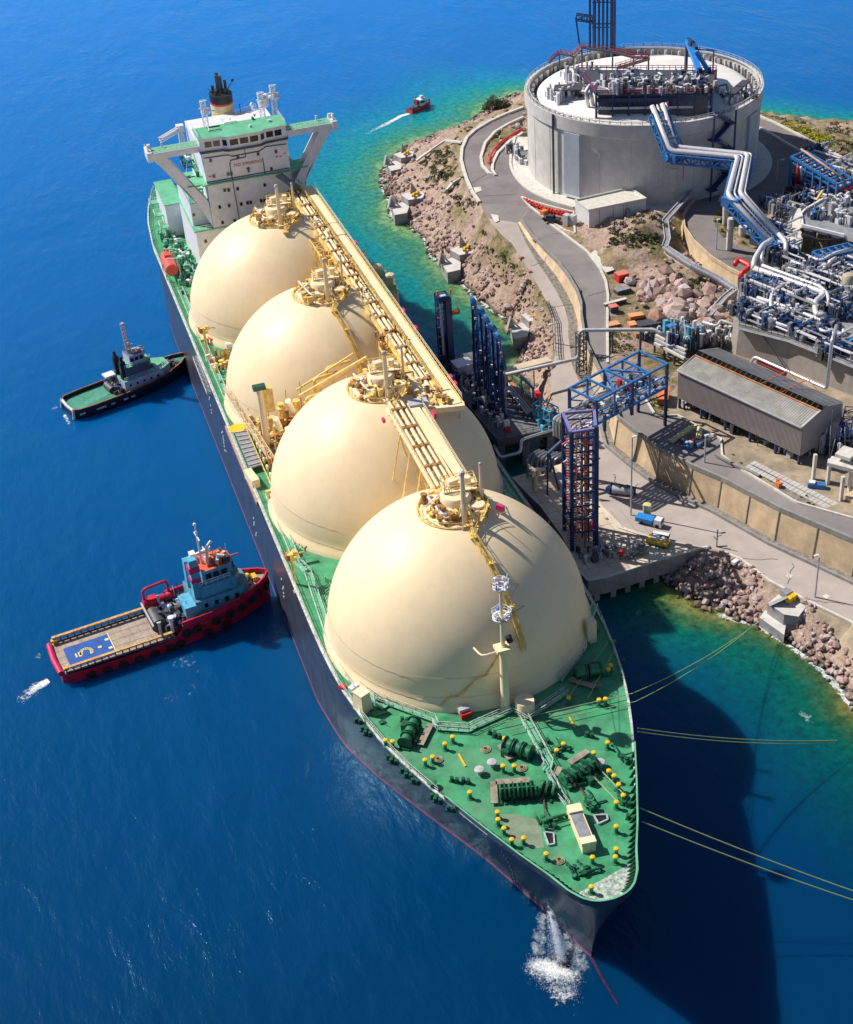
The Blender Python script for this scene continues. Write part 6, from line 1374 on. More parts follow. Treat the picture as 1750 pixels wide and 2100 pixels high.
w.build('frame', blue, bx_)
w = MB()
for p, zb in ((A_, 5), (B_, 5), (C_, 11), (D_, 11), (B_.lerp(C_, .5), 18), (A_.lerp(D_, .5), 11)): w.beam(p, (p.x, p.y, zb), .55, .55)
w.beam(B_-V((0,0,8)), A_-V((0,0,14)), .3); w.beam(C_-V((0,0,7)), D_-V((0,0,13)), .3); w.build('leg', dblue, bx_)
w = MB()
for i in range(8):
    t = (i+.6)/8.6; z = -4.6; a, b_ = A_.lerp(B_, t)+V((-4.5, -1.8, z)), D_.lerp(C_, t)+V((0, 0, z)); w.tube(bend([a-V((0,0,4)), a, b_], .8), .28, 8, i % 3)
w.build('pipe', [lgrey, silver, timber], bx_, smooth='auto')
w = MB(); clutter(w, 49, 111, 20.6, 4, 3, 36, (0, 0, 1, 2), 2.0, 531, .14); clutter(w, 58, 115, 20.6, 4, 3, 36, (0, 1, 2, 3), 2.0, 532, .14)
w.beam(A_.lerp(D_, .62)+V((1, -1, -1)), A_.lerp(D_, .75)+V((3, -4, -2)), .7, .3, 2); w.build('bridge_equipment', [dgrey, blue, white, red], bx_)
w = MB()
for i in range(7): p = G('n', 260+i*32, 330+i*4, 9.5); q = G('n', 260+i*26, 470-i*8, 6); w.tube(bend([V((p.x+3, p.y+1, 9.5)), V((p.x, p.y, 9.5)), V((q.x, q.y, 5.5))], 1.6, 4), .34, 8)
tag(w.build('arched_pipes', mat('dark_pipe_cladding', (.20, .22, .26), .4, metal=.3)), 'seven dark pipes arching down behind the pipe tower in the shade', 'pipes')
w = MB()
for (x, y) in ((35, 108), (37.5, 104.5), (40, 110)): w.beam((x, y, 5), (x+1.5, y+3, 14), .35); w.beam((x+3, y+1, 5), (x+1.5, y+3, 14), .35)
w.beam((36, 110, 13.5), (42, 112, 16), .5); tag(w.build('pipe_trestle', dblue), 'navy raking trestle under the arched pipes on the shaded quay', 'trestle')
# ---- small things on the quay
q = G('p', 1010, 1780, 5.6); tr = thing('truck', 'small truck with blue load bed and white cab parked on the quay', 'truck', (0, 0, 0))
w = MB(); w.box((0, 1.3, .95), (1.9, 3.4, .9)); w.build('load_bed', mat('bright_blue_paint', ()), tr); w = MB(); w.box((0, -1.5, .95), (1.8, 1.6, 1.5), 0, 0, .85); w.build('cab', white, tr); w = MB(); w.box((0, -2.28, 1.15), (1.4, .1, .6)); w.build('windscreen', glass, tr)
for x_ in (-.85, .85):
    for y_ in (-1.5, 1.6): w = MB(); w.tube([(x_-.13, y_, .4), (x_+.13, y_, .4)], .42, 12); w.build('wheel', rubber, tr)
tr.location = (q.x, q.y, 5.08); tr.rotation_euler.z = .75
q = G('p', 1080, 1985, 5.6); tr = thing('service_cart', 'yellow and green maintenance cart with a white ladder standing on the bright quay', 'cart')
w = MB(); w.box((0, 0, .75), (2.0, 4.2, .7), 0, 0); w.box((0, 0, .4), (2.05, 4.3, .25), 0, 1); w.build('body', [yellow, mgreen], tr); w = MB(); w.box((0, .6, 1.4), (1.5, 1.3, .7)); w.box((.1, -1, 1.3), (1.3, .9, .5)); w.build('cabin', white, tr)
w = MB(); w.box((1.9, .2, .9), (1.0, 3.4, .5), .1, 0); w.box((1.9, .2, 1.2), (.9, 3.2, .12), .1, 1); w.build('trailer', [mat('maroon_paint', (.25, .04, .04), .5), white], tr)
for x_ in (-.85, .85):
    for y_ in (-1.4, 1.4): w = MB(); w.tube([(x_-.13, y_, .35), (x_+.13, y_, .35)], .36, 12); w.build('wheel', rubber, tr)
tr.location = (q.x, q.y, 5.08); tr.rotation_euler.z = .75
q = G('p', 965, 1715, 5.1); w = MB(); w.cyl((q.x, q.y, 5.06), .8, 2.4, 16); w.lathe((q.x, q.y, 7.4), [(.85, 0), (.8, .35), (.01, .5)], 16); tag(w.build('mooring_bollard', mat('pale_yellow_paint', (.62, .60, .30), .5, var=.15), smooth='auto'), 'thick pale yellow bollard with a domed cap next to the blue truck', 'bollard')
q = G('p', 720, 1470, 5.6); w = MB(); w.tube([(q.x-1.8, q.y+1.2, 6), (q.x+1.8, q.y-1.2, 6)], .9, 12, 0)
for t in (-1, 0, 1): w.box((q.x+t*1.3, q.y-t*.9, 6.2), (.35, 2.1, 1.8), .6, 1)
w.box((q.x-2.4, q.y+1.4, 5.9), (1, 1, 1.2), .5, 2); tag(w.build('pump_skid', [lgrey, dgrey, dblue], smooth='auto'), 'grey and blue ribbed pump skid on the quay between tower and retaining wall', 'pump')
q = G('n', 290, 570, 6); w = MB(); w.tube([(q.x+1, q.y+1, 5), (q.x+1, q.y+1, 10)], .6, 10, 0); clutter(w, q.x+1, q.y+1, 9, .8, .8, 16, (0, 1), 1.4, 540, .14); w.tube([(q.x+1, q.y+1, 9.6), (q.x+4, q.y+2, 9.4)], .2, 8, 2); tag(w.build('fire_monitor', [cream, creamw, blue]), 'cream fire monitor stand rising between the foremost dome and the quay', 'fire monitor')
def lamp(q, z0, z1, arm_, lbl, r_=.14):
    t = thing('street_lamp', lbl, 'street lamp', (q.x, q.y, z0), 'tall grey lamp posts'); w = MB(); w.tube([(q.x, q.y, z0), (q.x, q.y, z1)], r_*1.3, 8, 0, r_); w.beam((q.x, q.y, z1), (q.x+arm_[0], q.y+arm_[1], z1+.1), .14); w.build('post', lgrey, t, smooth='auto'); w = MB(); w.box((q.x+arm_[0], q.y+arm_[1], z1+.05), (.9, .4, .2)); w.build('lamp_head', white, t); return t
lamp(G('p', 800, 1710, 5), 5, 23, (.5, 0), 'tall grey lamp post on the quay left of the blue truck')
lamp(G('p', 1555, 1170, 11), 11, 17, (.4, .4), 'short grey lamp post on the upper road near the yellow crane arm'); lamp(G('o', 1080, 515, 5), 5, 14, (-.3, .5), 'thin lamp post beside the lower road above the pink boulders'); lamp(G('j', 520, 1440, 15), 15, 23, (.4, .3), 'thin lamp post on the ramp road above the retaining wall'); lamp(G('j', 1035, 880, 14), 14, 21, (1.2, -.2), 'curved lamp post in the shade right of the big tank'); lamp(G('k', 1330, 1860, 7), 7, 12, (-1, .3), 'lamp post beside the lower road near the last mooring platform')
w = MB(); a = G('o', 600, 270, 5); w.beam(a, a+V((0,0,4)), .16); w.beam(a+V((0,0,2.4)), a+V((.6,-.6,3)), .1); w.beam(a+V((0,0,1.6)), a+V((-.6,.4,2.4)), .1); w.beam(a, a+V((1.6,-1.2,.6)), .2); tag(w.build('mast_post', dgrey), 'thin dark post with short arms at the corner where quay and road meet', 'post')
for (k_, x_, y_, lb) in (('o', 690, 345, 'white painted stone at the edge of the road near the quay corner'),): q = G(k_, x_, y_, 5.2); w = MB(); w.box((q.x, q.y, 5.3), (1.4, .8, .6), .4); tag(w.build('marker_block', white), lb, 'block')
w = MB()
for (x_, y_) in ((955, 410), (1135, 510)): p = [G('o', x_+dx, y_+dy, 5.04) for dx, dy in ((-20, 0), (0, -12), (22, 2), (2, 14))]; w.add([(q.x, q.y, 5.04) for q in p], [(0, 1, 2, 3)])
o = w.build('road_marking', kerbm); o['kind'] = 'structure'
# ---- mooring platforms with yellow hooks
def dolphin(a, b_, top, rz, lbl, big=1):
    q = V((a.x, a.y, 0)); t = thing('mooring_platform', lbl, 'mooring platform', (q.x, q.y, 0), 'concrete mooring platforms along the shore', rz); t.location = (0, 0, 0); t.rotation_euler.z = 0
    w = MB(); w.prism([(-4.5, -3), (-1.2, -3.6), (1.2, -.2), (1.0, 3.4), (-2.6, 3.0)], -2, top, 0, 1)
    w.add([(-3.9, 2.4, top), (-1.6, 2.9, top), (-2.6, 2.8, top+2.8), (-3.7, 2.1, top), (-1.5, 2.5, top)], [(0, 1, 2), (3, 2, 4), (0, 2, 3), (1, 4, 2)], 0)
    w.beam((-4.2, 1.6, top+.1), (-2.6, 2.8, top+2.7), .45, .45, 1); w.beam((-2.6, 2.8, top+2.7), (-.9, 2.9, top+.1), .45, .45, 1)
    w.prism([(1.3, .4), (5.0, -.6), (7.4, 2.4), (5.6, 5.2), (1.2, 4.6)], -1, top+1.6, 0, 1)
    w.add([(3.5, 3.8, top+1.6), (6.0, 4.6, top+1.6), (4.6, 4.8, top+4.3)], [(0, 1, 2)], 0)
    w.build('concrete_block', [mat('dolphin_concrete', (.30, .30, .32), .85, var=.2, scale=.5), mat('dolphin_top', (.60, .57, .55), .8, var=.1)], t)
    for s in (-.8, .6): w = MB(); w.box((4.4+s, 2+s*.5, top+2.1), (.9, .6, .9), .4); w.tube([(4.1+s, 1.6+s*.5, top+2.2), (3.5+s, .9+s*.5, top+2.3)], .3, 8); w.build('mooring_hook', yellow, t)
    t.location = (q.x, q.y, 0); t.rotation_euler.z = rz; t.scale = (big, big, big); return t
dolphin(G('k', 190, 590, 3)+V((1, 0, 0)), None, 3, .25, 'concrete mooring platform with yellow hooks at the tip of the headland, farthest from the camera')
dolphin(G('k', 250, 900, 3)+V((.4, 0, 0)), None, 3, .15, 'concrete mooring platform with yellow hooks, second from the headland tip', 1.1)
dolphin(G('k', 610, 1300, 3)+V((.6, 0, 0)), None, 3, .25, 'stepped concrete mooring platform with triangular wing wall halfway along the rocky shore', 1.1)
dolphin(G('k', 1110, 1760, 3)+V((.2, 0, 0)), None, 3, .1, 'concrete mooring platform with yellow hooks nearest the loading arms', 1.0)
dp = thing('mooring_block', 'large pale concrete block with yellow mooring hooks among the pink boulders at lower right', 'mooring platform', (58, 60, 0), 'concrete mooring platforms along the shore')
c4 = [G('o', *q, 4.4) for q in ((850,545), (930,480), (1050,545), (1000,610), (930,600))]; l4_ = [G('o', *q, 2) for q in ((810,615), (850,560), (945,610), (930,700))]
w = MB(); w.prism([(p.x, p.y) for p in (c4[0], c4[1], c4[2], c4[3], c4[4])], -1.5, 4.4, 0, 1); w.prism([(p.x, p.y) for p in l4_], -2, 2, 0, 1)
w.add([G('o', *q) for q in ((850,545,4.4), (945,505,4.4), (945,520,6.2), (860,560,4.6))], [(0,1,2,3)], 0); p = G('o', 985, 520, 4.4); w.box((p.x-1.2, p.y+1.2, 5), (1.6, 1.6, 1.2), .3, 0); w.build('concrete_block', [mat('dolphin_concrete', ()), mat('dolphin_top', ())], dp)
for x_, y_ in ((955, 528), (975, 515)): q = G('o', x_, y_, 5); w = MB(); w.box((q.x, q.y, 5), (1.0, .9, 1.1), .4); w.tube([(q.x, q.y, 5.2), (q.x-.8, q.y-.5, 5.3)], .35, 8); w.build('mooring_hook', yellow, dp)
for i, (p0, p1) in enumerate([((250, 480), (330, 440)), ((600, 420), (520, 440)), ((330, 440), (520, 440))]): pass
# path steps down the slope to the mooring platforms
for lb, pts in (('pale concrete stair path on the slope down to the second mooring platform', [('k', 690, 665, 13.5), ('k', 600, 720, 11), ('k', 545, 780, 9)]), ('pale concrete path with bends on the headland above the farthest mooring platform', [('k', 665, 430, 14), ('k', 550, 415, 10.5), ('k', 450, 480, 7.5), ('k', 340, 560, 5)]), ('pale concrete path from the lower road to the halfway mooring platform', [('k', 950, 1080, 12.5), ('k', 880, 1110, 9), ('k', 790, 1190, 6)])):
    w = MB(); p = [G(*q) for q in pts]
    for a, b_ in zip(p, p[1:]): w.beam(a, b_, .9, .5)
    tag(w.build('slope_path', kerbm), lb, 'path')
w = MB(); p = [G('k', 1270, 1590, 9), G('k', 1310, 1700, 8.6), G('k', 1318, 1900, 7.4), G('k', 1322, 1950, 7.2)]; w.rail(p, 1.2, 1.5, .12); w.rail([q+V((.5,0,0)) for q in p], 1.2, 1.5, .1); tag(w.build('roadside_fence', dgrey), 'dark fence beside the lower road above the nearest small mooring platform', 'fence')
# ---- mooring ropes
def rope(lbl, a, b_, sag=1.2, r_=.07):
    w = MB(); n_ = 14; w.tube([a.lerp(b_, i/n_)-V((0,0,4*sag*(i/n_)*(1-i/n_))) for i in range(n_+1)], r_, 5); o = w.build('mooring_rope', ropem); tag(o, lbl, 'rope', 'green mooring ropes from the ship'); return o
h1 = V((20.4, 37.3, D+.7)); h2 = V((17.4, 29.6, D+.6)); h0 = V((18.9, 33.6, D+.7))
hk = G('o', 845, 615, 2.5)
rope('upper of the two green ropes running up to the concrete block at lower right', G('o', 190, 985, D), G('o', 830, 620, 4)); rope('lower of the two green ropes running up to the concrete block at lower right', G('o', 205, 1025, D), G('o', 800, 640, 4))
rope('upper of the two faint green ropes dipping level towards the shallow water', G('o', 215, 1155, D), G('o', 1190, 1215, 3), 1); rope('lower of the two faint green ropes dipping level towards the shallow water', G('o', 215, 1172, D), G('o', 1170, 1228, 3), 1)
rope('upper of the two green ropes leading off the right edge from the bow', G('o', 225, 1545, D+.3), G('o', 1500, 2030, 6), .6, .085); rope('lower of the two green ropes leading off the right edge from the bow', G('o', 235, 1612, D+.3), G('o', 1500, 2070, 6), .6, .085)
w = MB()
for a, b_ in (((190,985), (-500,1140)), ((205,1025), (-420,1165)), ((100,775), (-30,1010)), ((70,735), (-130,1010))): w.tube([G('o', *a, D+.7), G('o', *b_, D+.8)], .07, 5)
w.tube([G('r', 1310, 530, D+.5), G('r', 1560, 790, D+.7)], .09, 5); w.tube([G('r', 1240, 600, D+.5), G('r', 1490, 860, D+.7)], .09, 5); w.build('deck_ropes', ropem, ship)
# ================================================================ LONG SHED
E0, E1 = V((69.1, 119.7, 20)), V((80.9, 89.7, 20)); ax_ = (E1-E0).normalized(); nx_ = V((-ax_.y, ax_.x, 0)); E1 = E0+ax_*32.2; WD = 12.2
lsd = thing('long_shed', 'long grey corrugated shed raised on steel columns with an open slot along its roof ridge', 'shed', (75, 105, 11))
def SP(u, v, z): p = E0+ax_*u+nx_*v; return V((p.x, p.y, z))
LL = 32.2
w = MB()
w.add([SP(0,0,13.4), SP(LL,0,13.4), SP(LL,0,20), SP(0,0,20)], [(0,1,2,3)]); w.add([SP(LL,0,13.4), SP(LL,WD,13.4), SP(LL,WD,20), SP(LL,WD*.62,21.6), SP(LL,WD*.5,22.4), SP(LL,WD*.42,21.2), SP(LL,0,20)], [(0,1,2,3,4,5,6)])
w.add([SP(0,0,14.2), SP(0,WD,14.2), SP(0,WD,20), SP(0,WD*.5,22), SP(0,0,20)], [(4,3,2,1,0)]); w.add([SP(0,WD,13.4), SP(LL,WD,13.4), SP(LL,WD,20), SP(0,WD,20)], [(3,2,1,0)])
n_ = 107
for i in range(n_): u = LL*(i+.5)/n_; w.box(SP(u, -.05, 16.7), (.13, .1, 6.5), atan2(ax_.y, ax_.x))
w.build('wall', shedm, lsd)
w = MB(); w.add([SP(-.3,-.4,19.95), SP(LL+.2,-.4,19.95), SP(LL+.2,WD*.42,21.4), SP(-.3,WD*.42,21.4)], [(0,1,2,3)]); w.add([SP(-.3,WD*.52,22.0), SP(LL+.2,WD*.52,22.0), SP(LL+.2,WD+.4,20.2), SP(-.3,WD+.4,20.2)], [(0,1,2,3)], 1)
for i in range(60): u = LL*(i+.5)/60; w.beam(SP(u,-.35,20.02), SP(u,WD*.42,21.46), .07, .05, 0); w.beam(SP(u,WD*.52,22.05), SP(u,WD+.35,20.25), .07, .05, 1)
w.build('roof', [shedr, mat('grey_roof_sheet', (.20, .20, .22), .6, var=.15, scale=.4, stain=(.32, .28, .24))], lsd)
w = MB(); w.add([SP(0,WD*.42,20.6), SP(LL,WD*.42,20.6), SP(LL,WD*.52,20.6), SP(0,WD*.52,20.6)], [(0,1,2,3)], 0); w.beam(SP(0,WD*.41,21.5), SP(LL,WD*.41,21.5), .3, .25, 1); w.beam(SP(0,-.42,20), SP(LL,-.42,20), .2, .3, 2); w.beam(SP(LL,-.4,20.1), SP(LL,WD*.42,21.5), .3, .3, 2)
for i in range(26): u = LL*i/25; w.beam(SP(u,WD*.42,21.3), SP(u,WD*.52,21.9), .12, .12, 0)
w.build('ridge_slot', [black, mat('rust_orange_trim', (.50, .22, .09), .6, var=.3), lgrey], lsd)
w = MB()
for u in (.5, 6.5, 13, 19.5, 26, 31.8):
    for v in (.3, WD-.3): w.beam(SP(u,v,10.9), SP(u,v,14), .45, .45)
w.build('column', dblue, lsd)
w = MB(); clutter(w, *SP(16, 6, 11)[:2], 11, 4, 6, 10, (0, 1), 2, 601, .2)
for i in range(14): p = SP(1.5+i*2.2, 1.6+(i % 3)*2.4, 11); clutter(w, p.x, p.y, 11, 1.4, 1.4, 9, (0, 1, 2), 2.2, 610+i, .17)
w.build('machinery', [dgrey, dblue, lgrey], lsd)
w = MB()
for u in (3, 7, 14, 18.5, 23): w.tube(bend([SP(u,1,20.5), SP(u,1,21.3), SP(u+2.2,1.6,21.3), SP(u+2.2,1.6,20.6)], .2), .06, 5, 0)
for u in (17.5, 22.5): w.tube([SP(u,WD*.42,21.6), SP(u+1,WD,22.2)], .1, 5, 1); w.tube([SP(u+1,WD,22.2), SP(u+3,WD+.3,20.6)], .08, 5, 1)
w.build('roof_pipe', [lgrey, orange], lsd)
wp = [SP(9, WD+.9, 21.4), SP(13, WD+.9, 22), SP(27.5, WD+.9, 21.2)]
tw_ = top_z(wp[2]+V((.8,1.2,0)), 'q', 1440, 1230); w = MB(); q_ = wp[2]+V((0,0,0)); w.tube(bend([wp[0]+V((-1,0,-2)), wp[0], wp[2], V((q_.x, q_.y, 32)), V((q_.x+3, q_.y+3.5, 33))], .8, 4), .34, 10)
tag(w.build('silver_pipe', silver, smooth=True), 'long white pipe running behind the shed roof and turning straight up at its right end', 'pipe')
w = MB(); w.tube([wp[0]+V((.6,-.6,-1)), wp[0].lerp(wp[2], .4)+V((.5,-.5,-1))], .5, 8, 0); tag(w.build('red_pipe', mat('dark_red_paint', (.30, .02, .03), .5), smooth='auto'), 'dark red pipe just under the white pipe behind the shed roof', 'pipe')
# yard strip, cream arm and cages in front of the shed
w = MB(); q = [G('m', *p) for p in ((290,1410,11.3), (380,1340,12.2), (460,1285,12.8), (520,1290,13.2), (515,1370,12.4))]; w.tube(smooth_path(q, 2), .55, 8); tag(w.build('cream_arm', mat('pale_yellow_paint', ())), 'pale yellow bent pipe arm lying in the shade before the near corner of the shed', 'pipe')
w = MB(); q = G('m', 470, 1420, 11.2); clutter(w, q.x, q.y, 11, 2.6, 1.6, 24, (0, 1, 2, 0), 1.4, 630, .13); tag(w.build('valve_cage', [dgrey, blue, lgrey]), 'small caged valves on the road edge beside the pale yellow arm', 'pipework')
w = MB(); q = G('m', 475, 1400, 12); w.box((q.x, q.y, 11.8), (.5, .5, 1.4)); tag(w.build('fire_hydrant', red), 'tiny red hydrant beside the caged valves', 'hydrant')
w = MB(); p = [G('m', *q, 11.5) for q in ((650,1510), (800,1590), (1000,1680))]; 
for a, b_ in zip(p, p[1:]): w.beam(a, b_, .6, .5)
tag(w.build('drain_wall', concd), 'low concrete drain edge between the upper road and the dry strip', 'wall')
w = MB(); p = [G('m', *q, 11.35) for q in ((1150,1700), (1300,1770), (1750,2010), (1750,2090), (1480,1980), (1100,1770))]; w.add([(q.x, q.y, 11.5) for q in p], [tuple(range(6))]); o = w.build('gravel_strip', mat('gutter_gravel', ())); o['kind'] = 'structure'
q = G('m', 1155, 1765, 11.6); w = MB(); w.box((q.x, q.y, 11.9), (.9, .8, 1.2), .3); w.box((q.x+.4, q.y+1.2, 12), (.5, .5, 1.0), .3); tag(w.build('hydrant', orange), 'pair of small orange hydrants on the strip in front of the long shed', 'hydrant')
q = G('m', 1460, 1760, 11.8); w = MB(); w.box((q.x, q.y, 11.9), (3.4, 1.2, 1.0), -.6, 0); w.box((q.x-.8, q.y+.5, 12.5), (1.2, 1, .5), -.6, 1); tag(w.build('pump_skid', [blue, white]), 'small blue pump skid near the columns at the right edge', 'pump')
w = MB(); a, b_ = G('m', 900, 1600, 11.5), G('m', 1740, 2030, 11.5); n_ = 26
for i in range(n_):
    for j in range(2): p = a.lerp(b_, (i+.5)/n_)+V((j*1.5, j*.7, 0)); w.box((p.x, p.y, 11.55), (1.3, (b_-a).length/n_*.9, .16), atan2((b_-a).y, (b_-a).x)-pi/2)
tag(w.build('slab_walkway', concrete), 'double row of pale concrete slabs along the strip in front of the long shed', 'walkway')
# concrete portal and tanks at the right edge
w = MB(); P0 = [G('m', 1560, 1560, 17), G('m', 1750, 1640, 17)]; w.beam(P0[0]+V((0,0,0)), P0[1]+V((3,-1.6,0)), 2.6, .8)
for x_, y_ in ((1650, 1880), (1720, 1800), (1430, 1700), (1545, 1740)): q = G('m', x_, y_, 11.5); w.beam((q.x, q.y, 11), (q.x, q.y, 17), .6, .6)
w.beam(G('m', 1640, 1480, 18.6), G('m', 1760, 1520, 18.6), 3.5, .7); tag(w.build('concrete_portal', kerbm), 'pale concrete portal frame with square columns at the right edge below the shed', 'frame')
w = MB(); q = G('m', 1640, 1330, 15); clutter(w, q.x-1, q.y, 11.5, 3.5, 6, 90, (0, 0, 1, 1, 2, 3), 6.5, 640, .17); w.truss(V((q.x-2, q.y-4, 11.5)), V((q.x-2, q.y-4, 18)), 2, 2, 4, .22, 1); w.truss(V((q.x-3, q.y-6, 17.2)), V((q.x+4, q.y+3, 17.2)), 2, 1, 5, .2, 1)
tag(w.build('pump_house_pipework', [lgrey, dblue, white, dgrey]), 'dense blue and grey pipework beside the dark end wall of the long shed', 'pipework')
w = MB(); q = G('m', 1700, 1860, 11.5); w.box((q.x+1.5, q.y-1, 12), (4, 3, 1.2), .2); tag(w.build('concrete_plinth', conct), 'tan concrete plinth at the right edge of the picture beside the portal', 'plinth')
# cluster left of the shed, at the end of the grey overhead pipe
w = MB(); q = G('m', 400, 520, 14.5); clutter(w, q.x, q.y, 11.4, 3.4, 3.6, 110, (0, 0, 1, 2, 3), 5.5, 650, .15); tag(w.build('metering_station', [dgrey, lgrey, white, tugblue]), 'dense grey and pale blue metering pipework at the end of the overhead pipe', 'pipework')
w = MB(); q = G('m', 295, 465, 18); w.box((q.x, q.y, 17.8), (2.2, 1.4, .2), .2, 0)
for s in (-1, 1): w.beam((q.x+s, q.y, 11.4), (q.x+s, q.y, 17.8), .3, .3, 1)
clutter(w, q.x, q.y-1, 11.4, 1.4, 1.8, 36, (1, 1, 2), 5.6, 655, .15); tag(w.build('blue_canopy', [sky_b, dblue, lgrey]), 'bright blue canopy on a small pipework stand above the overhead pipe end', 'canopy')
w = MB(); p0, p1 = G('m', 160, 615, 14), G('m', 400, 740, 14)
for i in range(4): d_ = i*1.0; w.beam(p0+V((d_*.9, d_*1.6, 0)), p1+V((d_*.9, d_*1.6, 0)), .55, .5, i % 2)
for t in (0, .33, .66, 1): a = p0.lerp(p1, t); w.beam(a-V((.4,.8,.4)), a+V((3,5.4,-.4)), .3, .3, 2); w.beam(a, (a.x, a.y, 11.3), .35, .35, 2)
tag(w.build('cable_trays', [kerbm, lgrey, dgrey]), 'parallel pale cable trays behind the blue box-frame bridge', 'cable tray')
w = MB(); q = G('m', 130, 545, 12); clutter(w, q.x, q.y, 11.6, 2.6, 1.6, 34, (0, 0, 1, 2), 1.8, 660, .14); tag(w.build('dark_valve_skid', [dgrey, dblue, lgrey]), 'low dark valve skid between orange ground slabs and the blue bridge', 'pipework')
w = MB(); q = G('m', 700, 500, 14)
clutter(w, q.x, q.y-1, 11.4, 4.5, 3, 90, (0, 1, 2, 2, 3), 3.6, 662, .15); tag(w.build('white_pipework', [lgrey, timber, white, dgrey]), 'white and tan pipework in front of the tall terrace wall left of the shed ridge', 'pipework')
w = MB(); q = [G('m', 545, 445, 15), G('m', 660, 480, 15), G('m', 690, 430, 15.4), G('m', 830, 480, 15.4)]; w.tube(bend(q, .8), .32, 8); tag(w.build('white_pipe', pipew, smooth=True), 'white pipe with a double bend left of the terrace wall', 'pipe')
# orange and red sheds by the upper road
def small_box(nm, k_, x_, y_, z_, dim, rz, cols, lbl, cat):
    q = G(k_, x_, y_, z_); t = thing(nm, lbl, cat); w = MB(); w.box((0, 0, dim[2]/2), dim, 0, 0); w.build('body', cols[0], t); w = MB(); w.box((0, 0, dim[2]+.05), (dim[0]*1.06, dim[1]*1.06, .12)); w.build('lid', cols[1], t)
    w = MB()
    for s in (-1, 1): w.box((s*dim[0]*.35, 0, .12), (.2, dim[1]*1.1, .24))
    w.build('skid', dgrey, t); t.location = (q.x, q.y, z_); t.rotation_euler.z = rz; return t
small_box('hose_cabinet', 'l', 1365, 100, 12.5, (2.8, 2.2, 2.0), .1, (red, mat('pink_red_lid', (.70, .20, .17), .5)), 'large red cabinet with pink top beside the upper road below the rocky slope', 'cabinet')
small_box('hose_cabinet', 'l', 1305, 325, 12, (1.9, 1.7, 1.6), 0, (dgrey, mat('pink_red_lid', ())), 'dark cabinet with bright red lid on the edge of the upper road', 'cabinet')
small_box('barrier', 'l', 1320, 270, 12.3, (5.6, .9, .8), .1, (dgrey, kerbm), 'grey and white barrier block lying across the edge of the upper road', 'barrier')
small_box('ground_slab', 'l', 1305, 415, 12, (2.6, 1.9, .3), 0, (orange, mat('orange_slab', (.75, .33, .16), .7)), 'orange square slab with a dark spot on the edge of the upper road', 'slab')
small_box('pallet_stack', 'l', 1465, 365, 12.3, (3.2, 1.8, .8), -.1, (orange, mat('orange_slab', ())), 'orange stack of pallets above the dark sheeted pit', 'pallets'); small_box('pallet_stack', 'l', 1440, 425, 12.2, (1.7, 2.0, .7), -.1, (orange, mat('orange_slab', ())), 'orange pallets at the left end of the dark sheeted pit', 'pallets')
small_box('covered_pit', 'l', 1590, 410, 12.1, (7.6, 2.6, .6), -.1, (dgrey, dgrey), 'dark sheeted rectangular pit behind the overhead pipe', 'pit'); small_box('orange_crate', 'l', 1520, 485, 12, (4.2, 1.2, .7), .0, (orange, timber), 'row of orange crates in front of the dark sheeted pit', 'crates')
small_box('covered_skid', 'l', 1370, 185, 12.4, (3.6, 1.9, 1.0), .1, (dgrey, grey), 'dark covered skid between the large red cabinet and the barrier block', 'skid')
small_box('red_trailer', 'p', 1130, 520, 11.4, (2.2, 5.0, 1.4), -.5, (mat('rust_red_paint', (.45, .09, .05), .5), orange), 'rust red trailer under the end of the blue box-frame bridge', 'trailer')
# flat concrete slabs in front of the shed by the tank
w = MB(); p = [G('k', *q, 13.3) for q in ((1570,1230), (1640,1180), (1750,1340), (1690,1360))]; w.add([(q.x, q.y, 13.45) for q in p], [(0,1,2,3)]); o = w.build('pavement', kerbm); o['kind'] = 'structure'
# car beside the island
q = G('k', 1305, 985, 14.2); car = thing('parked_car', 'dark pickup car parked by the island in front of the flat-roofed shed', 'car')
w = MB(); w.box((0, 0, .75), (1.9, 4.6, .7)); w.box((0, .3, 1.35), (1.7, 2.0, .7), 0, 0, .82); w.build('body', mat('car_paint_dark', (.03, .035, .05), .25), car); w = MB(); w.box((0, 1.25, 1.35), (1.5, .15, .5)); w.box((0, -.72, 1.35), (1.5, .12, .5)); w.build('window', glass, car)
for x_ in (-.88, .88):
    for y_ in (-1.45, 1.45): w = MB(); w.tube([(x_-.12, y_, .38), (x_+.12, y_, .38)], .38, 12); w.build('wheel', rubber, car)
car.location = (q.x, q.y, 13.95); car.rotation_euler.z = .8
# ================================================================ PROCESS PLANT on the terrace
def pipe(lbl, pts, r_, m_=pipew, nm='white_pipe', rb=1.2, cat='pipe'):
    w = MB(); w.tube(bend([G(*p) for p in pts], rb, 4), r_, 10); o = w.build(nm, m_, smooth=True); tag(o, lbl, cat); return o
pipe('pair-end white pipe curving down from the pipe bridge to the front pipe rack', [('z', 600, 1440, 23), ('z', 470, 1520, 23.4), ('z', 350, 1720, 22), ('z', 335, 1850, 21)], .6)
pipe('second white pipe curving down beside the pipe bridge end', [('z', 600, 1440, 23.6), ('z', 480, 1530, 23), ('z', 450, 1700, 22), ('z', 470, 1800, 20.5)], .5)
pipe('thick white pipe running along the front blue pipe rack', [('z', 340, 1840, 21), ('q', 800, 180, 21), ('q', 1360, 380, 21), ('q', 1210, 500, 21), ('q', 1225, 680, 20.2), ('q', 1370, 690, 20)], .62)
pipe('thinner white pipe behind the thick one on the front rack', [('z', 460, 1800, 21.2), ('q', 640, 50, 21.2), ('q', 1300, 290, 21.2), ('q', 1400, 400, 21.2), ('q', 1400, 560, 20)], .4)
